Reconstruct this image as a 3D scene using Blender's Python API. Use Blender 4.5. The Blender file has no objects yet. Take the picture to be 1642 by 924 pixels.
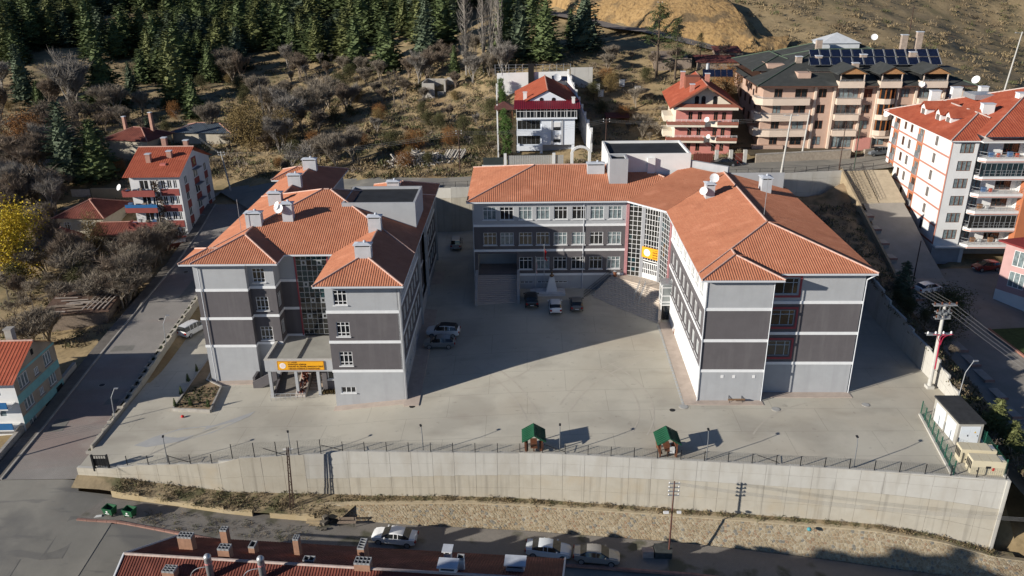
import bpy, math, random, numpy as np
from math import sin, cos, tan, pi, radians, sqrt, atan2, hypot
from mathutils import Vector, Matrix
random.seed(7)
SC = bpy.context.scene
COL = SC.collection
# ------------------------------------------------------------------ camera, sky, sun, exposure
CAMH, FPX, PITCH, ROLL = 47.0, 1283.2, 0.3964, -0.0124      # metres, focal length in photo pixels (1642 wide)
cam = bpy.data.cameras.new('camera'); cam_ob = bpy.data.objects.new('camera', cam); COL.objects.link(cam_ob)
cam.sensor_width = 36.0; cam.lens = 36.0 * FPX / 1642.0; cam.clip_start = 0.5; cam.clip_end = 3000
Rm = Matrix.Rotation(pi / 2 - PITCH, 4, 'X') @ Matrix.Rotation(ROLL, 4, 'Z')
cam_ob.matrix_world = Matrix.Translation((0, 0, CAMH)) @ Rm
SC.camera = cam_ob
SUN_AZ, SUN_EL = radians(24.6), radians(18.7)               # direction the light travels in plan, height of the sun
world = bpy.data.worlds.new('World'); SC.world = world; world.use_nodes = True
wn = world.node_tree.nodes; wl = world.node_tree.links
bg = wn['Background']; sky = wn.new('ShaderNodeTexSky'); sky.sky_type = 'NISHITA'; sky.sun_disc = False
sky.sun_elevation = SUN_EL; sky.sun_rotation = radians(270) - SUN_AZ
sky.altitude = 2500; sky.air_density = 0.75; sky.dust_density = 0.1; sky.ozone_density = 3.5
wl.new(sky.outputs[0], bg.inputs[0]); bg.inputs[1].default_value = 0.062
sun = bpy.data.lights.new('sun', 'SUN'); sun.energy = 4.2; sun.angle = radians(0.5); sun.color = (1.0, 0.935, 0.83)
sun_ob = bpy.data.objects.new('sun', sun); COL.objects.link(sun_ob)
sdir = Vector((cos(SUN_AZ) * cos(SUN_EL), sin(SUN_AZ) * cos(SUN_EL), -sin(SUN_EL)))
sun_ob.rotation_euler = sdir.to_track_quat('-Z', 'Y').to_euler()
vs = SC.view_settings; vs.view_transform = 'Standard'; vs.look = 'None'; vs.gamma = 1.0; vs.exposure = 0.7
try: vs.use_curve_mapping = False
except Exception: pass

# ------------------------------------------------------------------ survey: turn sighted points of the photograph into places
def ray(u, v):
    du, dv = u - 821.0, v - 462.0; c, s = cos(ROLL), sin(ROLL)
    X = (c * du + s * dv) / FPX; Y = -(-s * du + c * dv) / FPX
    return (X, cos(PITCH) + Y * sin(PITCH), -sin(PITCH) + Y * cos(PITCH))
def uz(u, v, z):
    d = ray(u, v); t = (z - CAMH) / d[2]; return Vector((d[0] * t, d[1] * t, z))
def uy(u, v, y):
    d = ray(u, v); t = y / d[1]; return Vector((d[0] * t, y, CAMH + d[2] * t))
def hit(u, v, hf, t0=40, t1=520, st=0.5):
    d = ray(u, v); t = t0
    while t < t1:
        if CAMH + d[2] * t <= hf(d[0] * t, d[1] * t): break
        t += st
    return Vector((d[0] * t, d[1] * t, hf(d[0] * t, d[1] * t)))

# ------------------------------------------------------------------ small scene helpers
def lnk(o, parent=None):
    COL.objects.link(o)
    if parent is not None: o.parent = parent
    return o
def tag(o, label=None, cat=None, group=None, kind=None):
    if label: o['label'] = label
    if cat: o['category'] = cat
    if group: o['group'] = group
    if kind: o['kind'] = kind
    return o
def thing(name, label, cat, loc=(0, 0, 0), group=None, rot=0.0):
    o = bpy.data.objects.new(name, None); o.empty_display_size = 0.3
    o.location = loc; o.rotation_euler = (0, 0, rot); lnk(o); return tag(o, label, cat, group)
def inst(name, me, parent, loc=(0, 0, 0), rot=0.0, sc=None):
    o = bpy.data.objects.new(name, me); o.location = loc
    o.rotation_euler = rot if isinstance(rot, tuple) else (0, 0, rot)
    if sc: o.scale = sc if isinstance(sc, tuple) else (sc, sc, sc)
    return lnk(o, parent)
def copy_tree(o, parent=None):
    c = o.copy(); COL.objects.link(c); c.parent = parent
    for ch in list(o.children): copy_tree(ch, c)
    return c
class MB:
    """collects faces; T maps local points to where they are wanted"""
    def __init__(s, T=None): s.v = []; s.f = []; s.m = []; s.T = T; s.cur = 0; s.sm = []; s.smooth = False
    def P(s, p):
        s.v.append(tuple(s.T(p)) if s.T else tuple(p)); return len(s.v) - 1
    def F(s, idx, m=None): s.f.append(tuple(idx)); s.m.append(s.cur if m is None else m); s.sm.append(s.smooth)
    def poly(s, pts, m=None): s.F([s.P(p) for p in pts], m)
    def box(s, x0, y0, z0, x1, y1, z1, m=None, skip=''):
        a = [s.P(p) for p in ((x0, y0, z0), (x1, y0, z0), (x1, y1, z0), (x0, y1, z0), (x0, y0, z1), (x1, y0, z1), (x1, y1, z1), (x0, y1, z1))]
        for k, q in (('b', (0, 3, 2, 1)), ('t', (4, 5, 6, 7)), ('f', (0, 1, 5, 4)), ('r', (1, 2, 6, 5)), ('k', (2, 3, 7, 6)), ('l', (3, 0, 4, 7))):
            if k not in skip: s.F([a[i] for i in q], m)
    def prism(s, pts, z0, z1, m=None, bottom=True):
        n = len(pts); f0 = z0 if callable(z0) else (lambda p: z0); f1 = z1 if callable(z1) else (lambda p: z1)
        a = [s.P((p[0], p[1], f0(p))) for p in pts]; b = [s.P((p[0], p[1], f1(p))) for p in pts]
        s.F(b, m)
        if bottom: s.F(a[::-1], m)
        for i in range(n): s.F((a[i], a[(i + 1) % n], b[(i + 1) % n], b[i]), m)
    def bar(s, p, q, w, h=None, m=None):
        """box section bar from p to q"""
        p = Vector(p); q = Vector(q); d = (q - p).normalized(); h = w if h is None else h
        up = Vector((0, 0, 1)) if abs(d.z) < 0.95 else Vector((0, 1, 0))
        sx = d.cross(up).normalized() * (w / 2); sz = sx.cross(d).normalized() * (h / 2)
        a = [s.P(c + o) for c in (p, q) for o in (-sx - sz, sx - sz, sx + sz, -sx + sz)]
        for q4 in ((3, 2, 1, 0), (4, 5, 6, 7), (0, 1, 5, 4), (1, 2, 6, 5), (2, 3, 7, 6), (3, 0, 4, 7)): s.F([a[i] for i in q4], m)
    def tube(s, p, q, r, r2=None, n=6, m=None, cap=True):
        p = Vector(p); q = Vector(q); d = (q - p); r2 = r if r2 is None else r2
        if d.length < 1e-6: return
        d.normalize(); up = Vector((0, 0, 1)) if abs(d.z) < 0.95 else Vector((1, 0, 0))
        x = d.cross(up).normalized(); y = x.cross(d)
        A = [s.P(p + (x * cos(2 * pi * i / n) + y * sin(2 * pi * i / n)) * r) for i in range(n)]
        B = [s.P(q + (x * cos(2 * pi * i / n) + y * sin(2 * pi * i / n)) * r2) for i in range(n)]
        for i in range(n): s.F((A[i], A[(i + 1) % n], B[(i + 1) % n], B[i]), m)
        if cap: s.F(A[::-1], m); s.F(B, m)
    def lathe(s, c, prof, n=12, m=None):
        rings = [[s.P((c[0] + r * cos(2 * pi * i / n), c[1] + r * sin(2 * pi * i / n), c[2] + z)) for i in range(n)] for r, z in prof]
        for a, b in zip(rings, rings[1:]):
            for i in range(n): s.F((a[i], a[(i + 1) % n], b[(i + 1) % n], b[i]), m)
        s.F(rings[0][::-1], m); s.F(rings[-1], m)
    def mesh(s, name, mats, off=(0, 0, 0)):
        me = bpy.data.meshes.new(name)
        ox, oy, oz = off
        me.from_pydata([(a - ox, b - oy, c - oz) for a, b, c in s.v], [], s.f)
        mats = mats if isinstance(mats, (list, tuple)) else [mats]
        for q in mats: me.materials.append(q)
        if len(mats) > 1: me.polygons.foreach_set('material_index', s.m)
        if any(s.sm): me.polygons.foreach_set('use_smooth', s.sm)
        me.update(); return me
    def build(s, name, mats, parent=None, kind=None):
        off = parent.matrix_basis.translation if parent is not None else (0, 0, 0)
        pp = parent
        o3 = Vector((0, 0, 0))
        while pp is not None: o3 = o3 + Vector(pp.location); pp = pp.parent
        o = bpy.data.objects.new(name, s.mesh(name, mats, tuple(o3)))
        lnk(o, parent)
        if kind: o['kind'] = kind
        return o
def wmesh(name, me, parent, loc, rot=0.0):
    """instance at a WORLD place under a parent that has no rotation"""
    o3 = Vector((0, 0, 0)); pp = parent
    while pp is not None: o3 = o3 + Vector(pp.location); pp = pp.parent
    return inst(name, me, parent, Vector(loc) - o3, rot)

# ------------------------------------------------------------------ materials
MATS = {}
def mat(name, col, rough=0.8, var=0.12, scale=1.5, bump=0.0, bscale=12.0, metal=0.0, spec=0.3, col2=None, detail=6.0, stretch=None, coat=0.0, obj=False):
    if name in MATS: return MATS[name]
    m = bpy.data.materials.new(name); m.use_nodes = True; MATS[name] = m
    nt = m.node_tree; N = nt.nodes; Lk = nt.links; b = N['Principled BSDF']
    b.inputs['Roughness'].default_value = rough; b.inputs['Metallic'].default_value = metal
    b.inputs['Specular IOR Level'].default_value = spec; b.inputs['Coat Weight'].default_value = coat
    b.inputs['Base Color'].default_value = (*col, 1)
    if obj: src = N.new('ShaderNodeTexCoord').outputs['Object']
    else: src = N.new('ShaderNodeNewGeometry').outputs['Position']
    if stretch:
        mp = N.new('ShaderNodeMapping'); mp.inputs['Scale'].default_value = stretch; Lk.new(src, mp.inputs[0]); src = mp.outputs[0]
    if var > 0:
        nz = N.new('ShaderNodeTexNoise'); nz.inputs['Scale'].default_value = scale; nz.inputs['Detail'].default_value = detail; nz.inputs['Roughness'].default_value = 0.65
        Lk.new(src, nz.inputs['Vector'])
        cr = N.new('ShaderNodeValToRGB'); cr.color_ramp.elements[0].position = 0.3; cr.color_ramp.elements[1].position = 0.7
        c2 = col2 if col2 else tuple(min(1, c * (1 + var)) for c in col)
        c1 = col if col2 else tuple(c * (1 - var) for c in col)
        cr.color_ramp.elements[0].color = (*c1, 1); cr.color_ramp.elements[1].color = (*c2, 1)
        Lk.new(nz.outputs[0], cr.inputs[0]); Lk.new(cr.outputs[0], b.inputs['Base Color'])
    if bump > 0:
        n2 = N.new('ShaderNodeTexNoise'); n2.inputs['Scale'].default_value = bscale; n2.inputs['Detail'].default_value = 4
        Lk.new(src, n2.inputs['Vector']); bp = N.new('ShaderNodeBump'); bp.inputs['Strength'].default_value = bump; bp.inputs['Distance'].default_value = 0.05
        Lk.new(n2.outputs[0], bp.inputs['Height']); Lk.new(bp.outputs[0], b.inputs['Normal'])
    return m
def layer(m, col, scale, lo, hi, amt=1.0, stretch=None, detail=5.0, kind='noise', mode='MIX'):
    """lay blotches of another colour over a material's colour"""
    nt = m.node_tree; N = nt.nodes; Lk = nt.links; b = N['Principled BSDF']; inp = b.inputs['Base Color']
    geo = N.new('ShaderNodeNewGeometry').outputs['Position']
    if stretch is not None:
        mp = N.new('ShaderNodeMapping'); mp.inputs['Scale'].default_value = stretch[:3]
        if len(stretch) > 3: mp.inputs['Rotation'].default_value = (0, 0, stretch[3])
        Lk.new(geo, mp.inputs[0]); geo = mp.outputs[0]
    if kind == 'noise':
        t = N.new('ShaderNodeTexNoise'); t.inputs['Scale'].default_value = scale; t.inputs['Detail'].default_value = detail; fac = t.outputs[0]; Lk.new(geo, t.inputs['Vector'])
    elif kind == 'wave':
        t = N.new('ShaderNodeTexWave'); t.inputs['Scale'].default_value = scale; t.inputs['Distortion'].default_value = detail; fac = t.outputs[1]; Lk.new(geo, t.inputs['Vector'])
    elif kind == 'brick':
        t = N.new('ShaderNodeTexBrick'); t.inputs['Scale'].default_value = scale; t.inputs['Mortar Size'].default_value = detail
        t.inputs['Color1'].default_value = (0, 0, 0, 1); t.inputs['Color2'].default_value = (0.25, 0.25, 0.25, 1); t.inputs['Mortar'].default_value = (1, 1, 1, 1)
        fac = t.outputs[0]; Lk.new(geo, t.inputs['Vector'])
    mr = N.new('ShaderNodeMapRange'); mr.inputs[1].default_value = lo; mr.inputs[2].default_value = hi; mr.inputs[3].default_value = 0; mr.inputs[4].default_value = amt
    Lk.new(fac, mr.inputs[0])
    mx = N.new('ShaderNodeMix'); mx.data_type = 'RGBA'; mx.blend_type = mode
    Lk.new(mr.outputs[0], mx.inputs[0])
    if inp.is_linked: Lk.new(inp.links[0].from_socket, mx.inputs[6])
    else: mx.inputs[6].default_value = inp.default_value
    mx.inputs[7].default_value = (*col, 1)
    Lk.new(mx.outputs[2], inp); return m
def glass(name, col, rough=0.06, var=0.5, scale=0.6, spec=0.8):
    return mat(name, col, rough, var, scale, spec=spec, bump=0.015, bscale=1.5)

m_lgrey = layer(mat('light grey render', (0.36, 0.37, 0.385), 0.9, 0.05, 0.8, bump=0.08, bscale=25), (0.29, 0.295, 0.31), 0.7, 0.52, 0.75, 0.5, (1.6, 1.6, 0.12))
m_dgrey = layer(mat('dark grey render', (0.108, 0.10, 0.106), 0.9, 0.08, 0.8, bump=0.08, bscale=25), (0.15, 0.142, 0.145), 0.8, 0.5, 0.75, 0.6, (1.5, 1.5, 0.15))
m_band = mat('white moulding', (0.70, 0.71, 0.72), 0.7, 0.05, 2)
m_white = mat('white render', (0.67, 0.67, 0.66), 0.85, 0.06, 0.6, bump=0.05)
m_whitepvc = mat('white window frame', (0.68, 0.68, 0.68), 0.45, 0.03, 2)
m_greyframe = mat('grey metal frame', (0.42, 0.44, 0.46), 0.5, 0.05, 2)
m_redtrim = mat('dark red trim', (0.28, 0.06, 0.07), 0.8, 0.1, 2)
m_pinktrim = mat('faded pink trim', (0.45, 0.22, 0.23), 0.85, 0.1, 2)
m_glass = glass('dark window glass', (0.012, 0.015, 0.018))
m_curtain = glass('window glass with pale curtain', (0.16, 0.20, 0.21), 0.12, 0.55, 2.2, 0.5)
m_blueglass = glass('tinted blue glass', (0.012, 0.035, 0.042), 0.08, 0.6, 1.2)
m_browngl = glass('dark glass', (0.02, 0.02, 0.018))
def roofmat(name, col, col2, row=0.115):
    m = mat(name, col, 0.78, 0.3, 0.9, col2=col2, spec=0.25)
    nt = m.node_tree; N = nt.nodes; Lk = nt.links; b = N['Principled BSDF']
    layer(m, tuple(c * 0.55 for c in col), 0.23, 0.55, 0.85, 0.5); layer(m, tuple(min(1, c * 1.25 + .03) for c in col2), 0.45, 0.55, 0.72, 0.45, (1, 1, .5), 8); layer(m, tuple(c * .6 for c in col), 3.1, .6, .75, .5)
    geo = N.new('ShaderNodeNewGeometry'); sp = N.new('ShaderNodeSeparateXYZ'); Lk.new(geo.outputs['Position'], sp.inputs[0])
    md = N.new('ShaderNodeMath'); md.operation = 'DIVIDE'; md.inputs[1].default_value = row; Lk.new(sp.outputs[2], md.inputs[0])
    fr = N.new('ShaderNodeMath'); fr.operation = 'FRACT'; Lk.new(md.outputs[0], fr.inputs[0])
    bp = N.new('ShaderNodeBump'); bp.inputs['Strength'].default_value = 0.5; bp.inputs['Distance'].default_value = 0.03; bp.invert = True
    Lk.new(fr.outputs[0], bp.inputs['Height']); Lk.new(bp.outputs[0], b.inputs['Normal'])
    return m
m_roof = roofmat('terracotta metal tile', (0.455, 0.172, 0.095), (0.53, 0.222, 0.125))
m_roofred = roofmat('red clay tile', (0.30, 0.065, 0.035), (0.40, 0.105, 0.055), 0.14)
m_roofdark = roofmat('old red tile', (0.125, 0.04, 0.03), (0.215, 0.065, 0.045), 0.14)
m_roofgreen = roofmat('dark shingle', (0.040, 0.043, 0.041), (0.06, 0.063, 0.06), 0.2)
m_mortar = mat('ridge mortar', (0.50, 0.33, 0.27), 0.9, 0.25, 3)
m_capgrey = mat('ridge cap', (0.36, 0.19, 0.15), 0.8, 0.2, 3)
m_chim = mat('chimney render', (0.45, 0.46, 0.48), 0.9, 0.08, 1.2)
m_chimcap = mat('chimney cap', (0.50, 0.53, 0.58), 0.6, 0.1, 2)
m_dark = mat('dark void', (0.012, 0.012, 0.013), 0.9, 0)
m_bitumen = mat('bitumen flat roof', (0.02, 0.022, 0.026), 0.85, 0.35, 0.7)
m_galv = mat('galvanised metal', (0.45, 0.47, 0.49), 0.45, 0.1, 3, metal=0.6)
m_alu = mat('pale grey gutter', (0.55, 0.57, 0.60), 0.5, 0.05, 3)
m_black = mat('black paint', (0.015, 0.016, 0.018), 0.5, 0)
m_green = mat('green fence paint', (0.015, 0.09, 0.06), 0.5, 0.1, 2)
m_wood = mat('brown wood', (0.16, 0.06, 0.03), 0.7, 0.3, 4, obj=True)
m_greywood = mat('weathered wood', (0.24, 0.19, 0.15), 0.85, 0.3, 5)
m_tarwood = mat('tarred pole wood', (0.06, 0.035, 0.028), 0.85, 0.25, 4)
m_concpole = mat('concrete pole', (0.46, 0.45, 0.42), 0.85, 0.1, 3)
m_dish = mat('white dish', (0.72, 0.72, 0.72), 0.6, 0.05, 3)
m_yellow = mat('yellow sign', (0.75, 0.36, 0.015), 0.55, 0.03, 3)
m_signtext = mat('sign lettering', (0.10, 0.02, 0.01), 0.7, 0)
m_panel = glass('solar panel glass', (0.008, 0.012, 0.03), 0.08, 0.4, 2)

# ------------------------------------------------------------------ ground levels
XK = [-56, -43, -38, -29, -21, -13, 0, 10, 21, 38, 60]
YK = [58, 68, 80, 92, 108, 135]
ZK = [[-3.3, -2.95, -2.6, -1.8, -1.5, -1.1, -.6, -.3, -.1, 0, 0],
      [-3.3, -2.95, -2.6, -1.8, -1.5, -1.1, -.6, -.3, -.1, 0, 0],
      [-3.1, -2.8, -2.6, -2.45, -2.35, -1.45, -.7, -.25, 0, 0, 0],
      [-2.8, -2.6, -2.45, -2.2, -1.5, -.7, .2, .3, .25, .1, .2],
      [-1.6, -1.4, -1.2, -.8, -.2, .8, 1.6, 1.6, .6, .4, .5],
      [0, .3, .6, 1, 1.4, 2.2, 2.8, 2.8, 2, 1.5, 1.5]]
ZK = np.array(ZK)
def yard_z(x, y):
    x = min(max(x, XK[0]), XK[-1]); y = min(max(y, YK[0]), YK[-1])
    i = max(k for k in range(len(XK) - 1) if XK[k] <= x); j = max(k for k in range(len(YK) - 1) if YK[k] <= y)
    a = (x - XK[i]) / (XK[i + 1] - XK[i]); b = (y - YK[j]) / (YK[j + 1] - YK[j])
    return float((ZK[j][i] * (1 - a) + ZK[j][i + 1] * a) * (1 - b) + (ZK[j + 1][i] * (1 - a) + ZK[j + 1][i + 1] * a) * b)
def lerp(x, xs, ys): return float(np.interp(x, xs, ys))
WALLX = [-46.5, -43, -29.5, -18.5, 1, 17.3, 32, 47.2]; WALLY = [71.3, 70.9, 70.0, 70.2, 69.0, 67.1, 65.3, 63.0]
def wall_y(x): return lerp(x, WALLX, WALLY)
def side_z(y): return lerp(y, [44, 60, 75, 80, 95, 108, 122, 135, 142, 150], [-6.9, -5.2, -3.75, -3.3, -1.5, -.3, .9, 2.8, 4.6, 5.2])      # street on the left
def front_z(x): return lerp(x, [-70, -50, -40, -25, -12, 3, 17, 27, 36, 60], [-4.3, -4.6, -5.4, -7.0, -8.2, -8.6, -8.75, -9.35, -10, -11.2])
def right_z(y): return lerp(y, [55, 65, 80, 87, 100, 112, 125], [-8, -6, -3.2, -2, -.6, .6, 1.2])
NEAR = [(-47, 138.5, 4.9), (-40, 137.5, 6.4), (-28, 136.3, 8.2), (-10.7, 132.8, 9.9), (20, 133.2, 10.9), (46.5, 135.3, 11), (64, 138, 11), (90, 147, 11.3), (120, 172, 13), (150, 215, 16)]
FARE = [(-58, 152.5, 5.0), (-46, 149.5, 6.9), (-23, 143.2, 9.4), (-13, 140, 9.9), (20, 141.5, 10.95), (43.5, 143.6, 11), (69, 149.0, 11.1), (86, 156, 11.4), (113, 180, 13.1), (142, 222, 16.1)]
CTRL = [(-200, 80, -6), (-130, 70, -7), (-80, 60, -7), (-62, 62, -5.8), (-58, 75, -4.2), (-58, 90, -3.0), (-57, 108, -.8), (-57, 122, .6), (-66, 132, .6), (-57.5, 142, 3.6), (-80, 95, -4.2), (-80, 118, -1.8), (-120, 120, -2.5), (-200, 130, -1), (-80, 140, .6), (-120, 145, 2),
        (-95, 165, 8), (-60, 160, 7), (-45, 158, 9), (-30, 152, 10.6), (-60, 195, 13.5), (-120, 200, 12), (-200, 200, 12), (-60, 250, 20), (-120, 262, 20), (-210, 260, 20), (-150, 350, 31), (-60, 350, 33), (-260, 350, 30), (-20, 165, 13.6), (-20, 187, 17.5), (-18, 150, 11), (-2, 150, 11.3), (-3, 176, 18.5), (6, 152, 11.3), (18, 150, 11.6), (25, 165, 15),
        (6, 178, 23), (-2, 190, 24.5), (14, 190, 26.5), (26, 180, 23), (40, 180, 24), (33, 150, 11.8), (36, 165, 15.5), (48, 152, 12.6), (60, 165, 14.5), (60, 185, 23), (80, 185, 22), (0, 225, 30), (22, 212, 29.5), (45, 197, 27.3), (70, 192, 24), (5, 240, 34), (30, 226, 37), (55, 212, 34), (80, 206, 29), (30, 300, 60), (80, 300, 55), (0, 330, 50), (100, 178, 17), (110, 210, 24), (130, 260, 41), (200, 300, 62), (100, 240, 37), (150, 230, 19), (160, 215, 16), (200, 230, 24), (130, 195, 14), (110, 160, 12), (150, 180, 12), (220, 160, 8),
        (120, 400, 76), (0, 420, 66), (-150, 430, 42), (250, 400, 92), (75, 155, 11.8), (95, 150, 11.2), (80, 135, 5), (90, 120, 2)]
_c = np.array(CTRL); _n = len(_c)
def _tps(r): return np.where(r > 1e-9, r * r * np.log(np.maximum(r, 1e-9)), 0)
_d = np.hypot(_c[:, None, 0] - _c[None, :, 0], _c[:, None, 1] - _c[None, :, 1]) / 100
_K = _tps(_d) + np.eye(_n) * 0.0004; _Pm = np.c_[np.ones(_n), _c[:, :2] / 100]
_A = np.block([[_K, _Pm], [_Pm.T, np.zeros((3, 3))]]); _w = np.linalg.solve(_A, np.r_[_c[:, 2], 0, 0, 0])
def hill_arr(X, Y):
    r = np.hypot(X[..., None] - _c[:, 0], Y[..., None] - _c[:, 1]) / 100
    return _tps(r) @ _w[:_n] + _w[_n] + _w[_n + 1] * X / 100 + _w[_n + 2] * Y / 100
_gx = np.arange(-300, 341, 2.0); _gy = np.arange(20, 481, 2.0)
_GX, _GY = np.meshgrid(_gx, _gy); _GZ = hill_arr(_GX, _GY)
def bump_noise(X, Y):
    return 0.25 * np.sin(X * .31 + 1.3 * np.sin(Y * .17)) * np.sin(Y * .27 + np.sin(X * .13)) + .12 * np.sin(X * .9 + Y * .4) * np.sin(Y * 1.1 - X * .3)
_GZ = _GZ + bump_noise(_GX, _GY) * np.clip((_GY - 150) / 30, .25, 1.6)
def hill_z(x, y):
    i = min(max((x - _gx[0]) / 2, 0), len(_gx) - 1.001); j = min(max((y - _gy[0]) / 2, 0), len(_gy) - 1.001)
    a, b = int(i), int(j); i -= a; j -= b
    return float((_GZ[b, a] * (1 - i) + _GZ[b, a + 1] * i) * (1 - j) + (_GZ[b + 1, a] * (1 - i) + _GZ[b + 1, a + 1] * i) * j)
# ================================================================== GROUND SHEETS
EASTX = [(63, 47.4), (76, 49.2), (86, 49.2), (98, 49.4), (105, 50.2), (136, 51.5)]
def east_x(y): return lerp(y, [a for a, b in EASTX], [b for a, b in EASTX])
def rear_y(x): return lerp(x, [p[0] for p in NEAR], [p[1] for p in NEAR])
def rear_z(x): return lerp(x, [p[0] for p in NEAR], [p[2] for p in NEAR])
def east_top(y): return lerp(y, [63, 70, 77, 77.2, 81.5, 81.7, 89, 89.2, 97, 97.2, 104, 134], [.12, .12, 1.2, 2.1, 2.1, 3.4, 3.4, 4.1, 4.1, 5, 5.2, 9])
def low_zone(x, y):
    """height of the hidden ground under the sheets, or None where the open ground itself shows"""
    if y < wall_y(x) + 1.5 if -46 < x < 49 else False: return front_z(x) - .6 - max(0, 56 - y) * .1
    if x <= -46 and y < 72.5: return (side_z(y) if x < -47 else front_z(x)) - .6 - max(0, 60 - y) * .15
    if x >= 49 and y < 64: return min(front_z(x), right_z(y)) - .8
    if -56.2 < x < -44.5 and y < 144: return side_z(y) - .5
    if -47 <= x < east_x(y) + 1.8 and y < rear_y(x) + 1.6: return yard_z(x, y) - 1.3
    if east_x(y) <= x < 69 and y < 139: return min(right_z(y), yard_z(x, y)) - 1.5
    fy = np.interp(x, [p[0] for p in FARE], [p[1] for p in FARE]); fz = np.interp(x, [p[0] for p in FARE], [p[2] for p in FARE])
    if -58 < x < 142 and rear_y(x) - 3 < y < fy - .6: return min(fz, rear_z(x)) - .5
    if x >= 69 and y < 139: return min(hill_z(x, y), right_z(y) - .4)
    return None
def make_ground():
    xs = np.arange(-300, 341, 2.0); ys = np.arange(20, 481, 2.0)
    V = []; Fc = []; nx = len(xs)
    for j, y in enumerate(ys):
        for i, x in enumerate(xs):
            lz = low_zone(x, y); V.append((x, y, _GZ[j, i] if lz is None else lz))
    for j in range(len(ys) - 1):
        for i in range(nx - 1): Fc.append((j * nx + i, j * nx + i + 1, (j + 1) * nx + i + 1, (j + 1) * nx + i))
    me = bpy.data.meshes.new('ground'); me.from_pydata(V, [], Fc); me.polygons.foreach_set('use_smooth', [True] * len(Fc))
    g = mat('dry hillside grass', (0.25, 0.185, 0.10), 0.95, 0.4, 0.35, bump=0.6, bscale=1.6, col2=(0.38, 0.285, 0.16), detail=10)
    layer(g, (0.115, 0.105, 0.055), 0.13, 0.50, 0.66, 0.65); layer(g, (0.21, 0.12, 0.06), 0.09, 0.62, 0.72, 0.5); layer(g, (0.15, 0.115, 0.065), 1.7, 0.5, 0.7, 0.55); layer(g, (0.28, 0.19, 0.10), 0.05, 0.60, 0.68, 0.45)
    me.materials.append(g); o = bpy.data.objects.new('ground', me); lnk(o); o['kind'] = 'structure'; return o
make_ground()
far = MB()       # land that carries the ground on to the horizon
for a in range(48):
    t0, t1 = 2 * pi * a / 48, 2 * pi * (a + 1) / 48
    def fp(r, t):
        x, y = r * cos(t), 200 + r * sin(t); base = 60 if y > 250 else -20
        return (x, y, -30 + (95 if sin(t) > 0 else 0) * max(0, sin(t)) * min(1, r / 700))
    for r0, r1 in ((230, 500), (500, 1000), (1000, 2400)):
        far.poly([fp(r0, t0), fp(r1, t0), fp(r1, t1), fp(r0, t1)])
fo = far.build('far_land', mat('far dry land', (0.14, 0.11, 0.07), 0.95, 0.3, 0.02)); fo['kind'] = 'structure'; fo.location.z = -14

def sheet(name, x0, x1, y0, y1, st, zf, inside, material, kind='structure'):
    nx = int(round((x1 - x0) / st)); ny = int(round((y1 - y0) / st)); V = []; Fc = []
    idx = {}
    def vid(i, j):
        if (i, j) not in idx:
            x, y = inside(x0 + i * st, y0 + j * st); idx[(i, j)] = len(V); V.append((x, y, zf(x, y)))
        return idx[(i, j)]
    for j in range(ny):
        for i in range(nx): Fc.append((vid(i, j), vid(i + 1, j), vid(i + 1, j + 1), vid(i, j + 1)))
    me = bpy.data.meshes.new(name); me.from_pydata(V, [], Fc); me.polygons.foreach_set('use_smooth', [True] * len(Fc)); me.materials.append(material)
    o = bpy.data.objects.new(name, me); lnk(o); o['kind'] = kind; return o
m_yard = mat('yard concrete', (0.42, 0.39, 0.325), 0.9, 0.2, 0.09, bump=0.12, bscale=8, col2=(0.51, 0.485, 0.415), detail=9)
layer(m_yard, (0.26, 0.235, 0.20), 0.16, 0.55, 0.78, 0.5, (1, 2.2, 1, .5)); layer(m_yard, (0.47, 0.43, 0.37), 0.35, 0.58, 0.75, 0.5, (0.5, 2.5, 1, .35), 8)
layer(m_yard, (0.42, 0.33, 0.235), 0.06, 0.52, 0.68, 0.3); layer(m_yard, (0.17, 0.155, 0.14), 1.3, 0.64, 0.74, 0.35, None, 8)
layer(m_yard, (0.16, 0.145, 0.125), 0.055, 0.5, 0.95, 0.4, (1, 1, 1, 0.02), 0.0016, 'brick')
layer(m_yard, (0.25, 0.23, 0.20), 0.12, 0.5, 0.62, 0.35, (1, 1, 1, .4), 7)
def clampyard(x, y):
    yf = wall_y(x) + .22; yr = rear_y(x); t = (y - 62) / (136 - 62); yy = yf + t * (yr - yf)
    xe = east_x(yy) - .05; xw = -46.4; s = (x + 47) / (50 + 47); return xw + s * (xe - xw), yy
sheet('yard', -47, 50, 62, 136, 1.0, lambda x, y: yard_z(x, y), clampyard, m_yard)
def ribbon(name, rows, material, n=6, z=0.0, kind='structure'):
    """rows: (left point, right point); cross-split n times"""
    mb = MB(); R = []
    for a, b in rows:
        a = Vector(a); b = Vector(b); R.append([mb.P((a + (b - a) * (k / n)) + Vector((0, 0, z))) for k in range(n + 1)])
    for r0, r1 in zip(R, R[1:]):
        for k in range(n): mb.F((r0[k], r0[k + 1], r1[k + 1], r1[k]))
    o = mb.build(name, material); o['kind'] = kind; return o
m_pave = mat('grey red paving', (0.235, 0.22, 0.205), 0.9, 0.25, 0.25, bump=0.15, bscale=10, col2=(0.31, 0.29, 0.27), detail=8)
layer(m_pave, (0.27, 0.17, 0.15), 0.10, 0.52, 0.64, 0.45, (0.25, 1.6, 1)); layer(m_pave, (0.10, 0.095, 0.09), 2.2, 0.05, 0.9, 0.5, (1, 1, 1), 0.02, 'brick'); layer(m_pave, (0.33, 0.31, 0.28), 0.22, 0.6, 0.75, 0.5)
m_asph = mat('worn asphalt', (0.205, 0.197, 0.175), 0.92, 0.2, 0.3, bump=0.15, bscale=18, col2=(0.265, 0.253, 0.222), detail=9)
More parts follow.
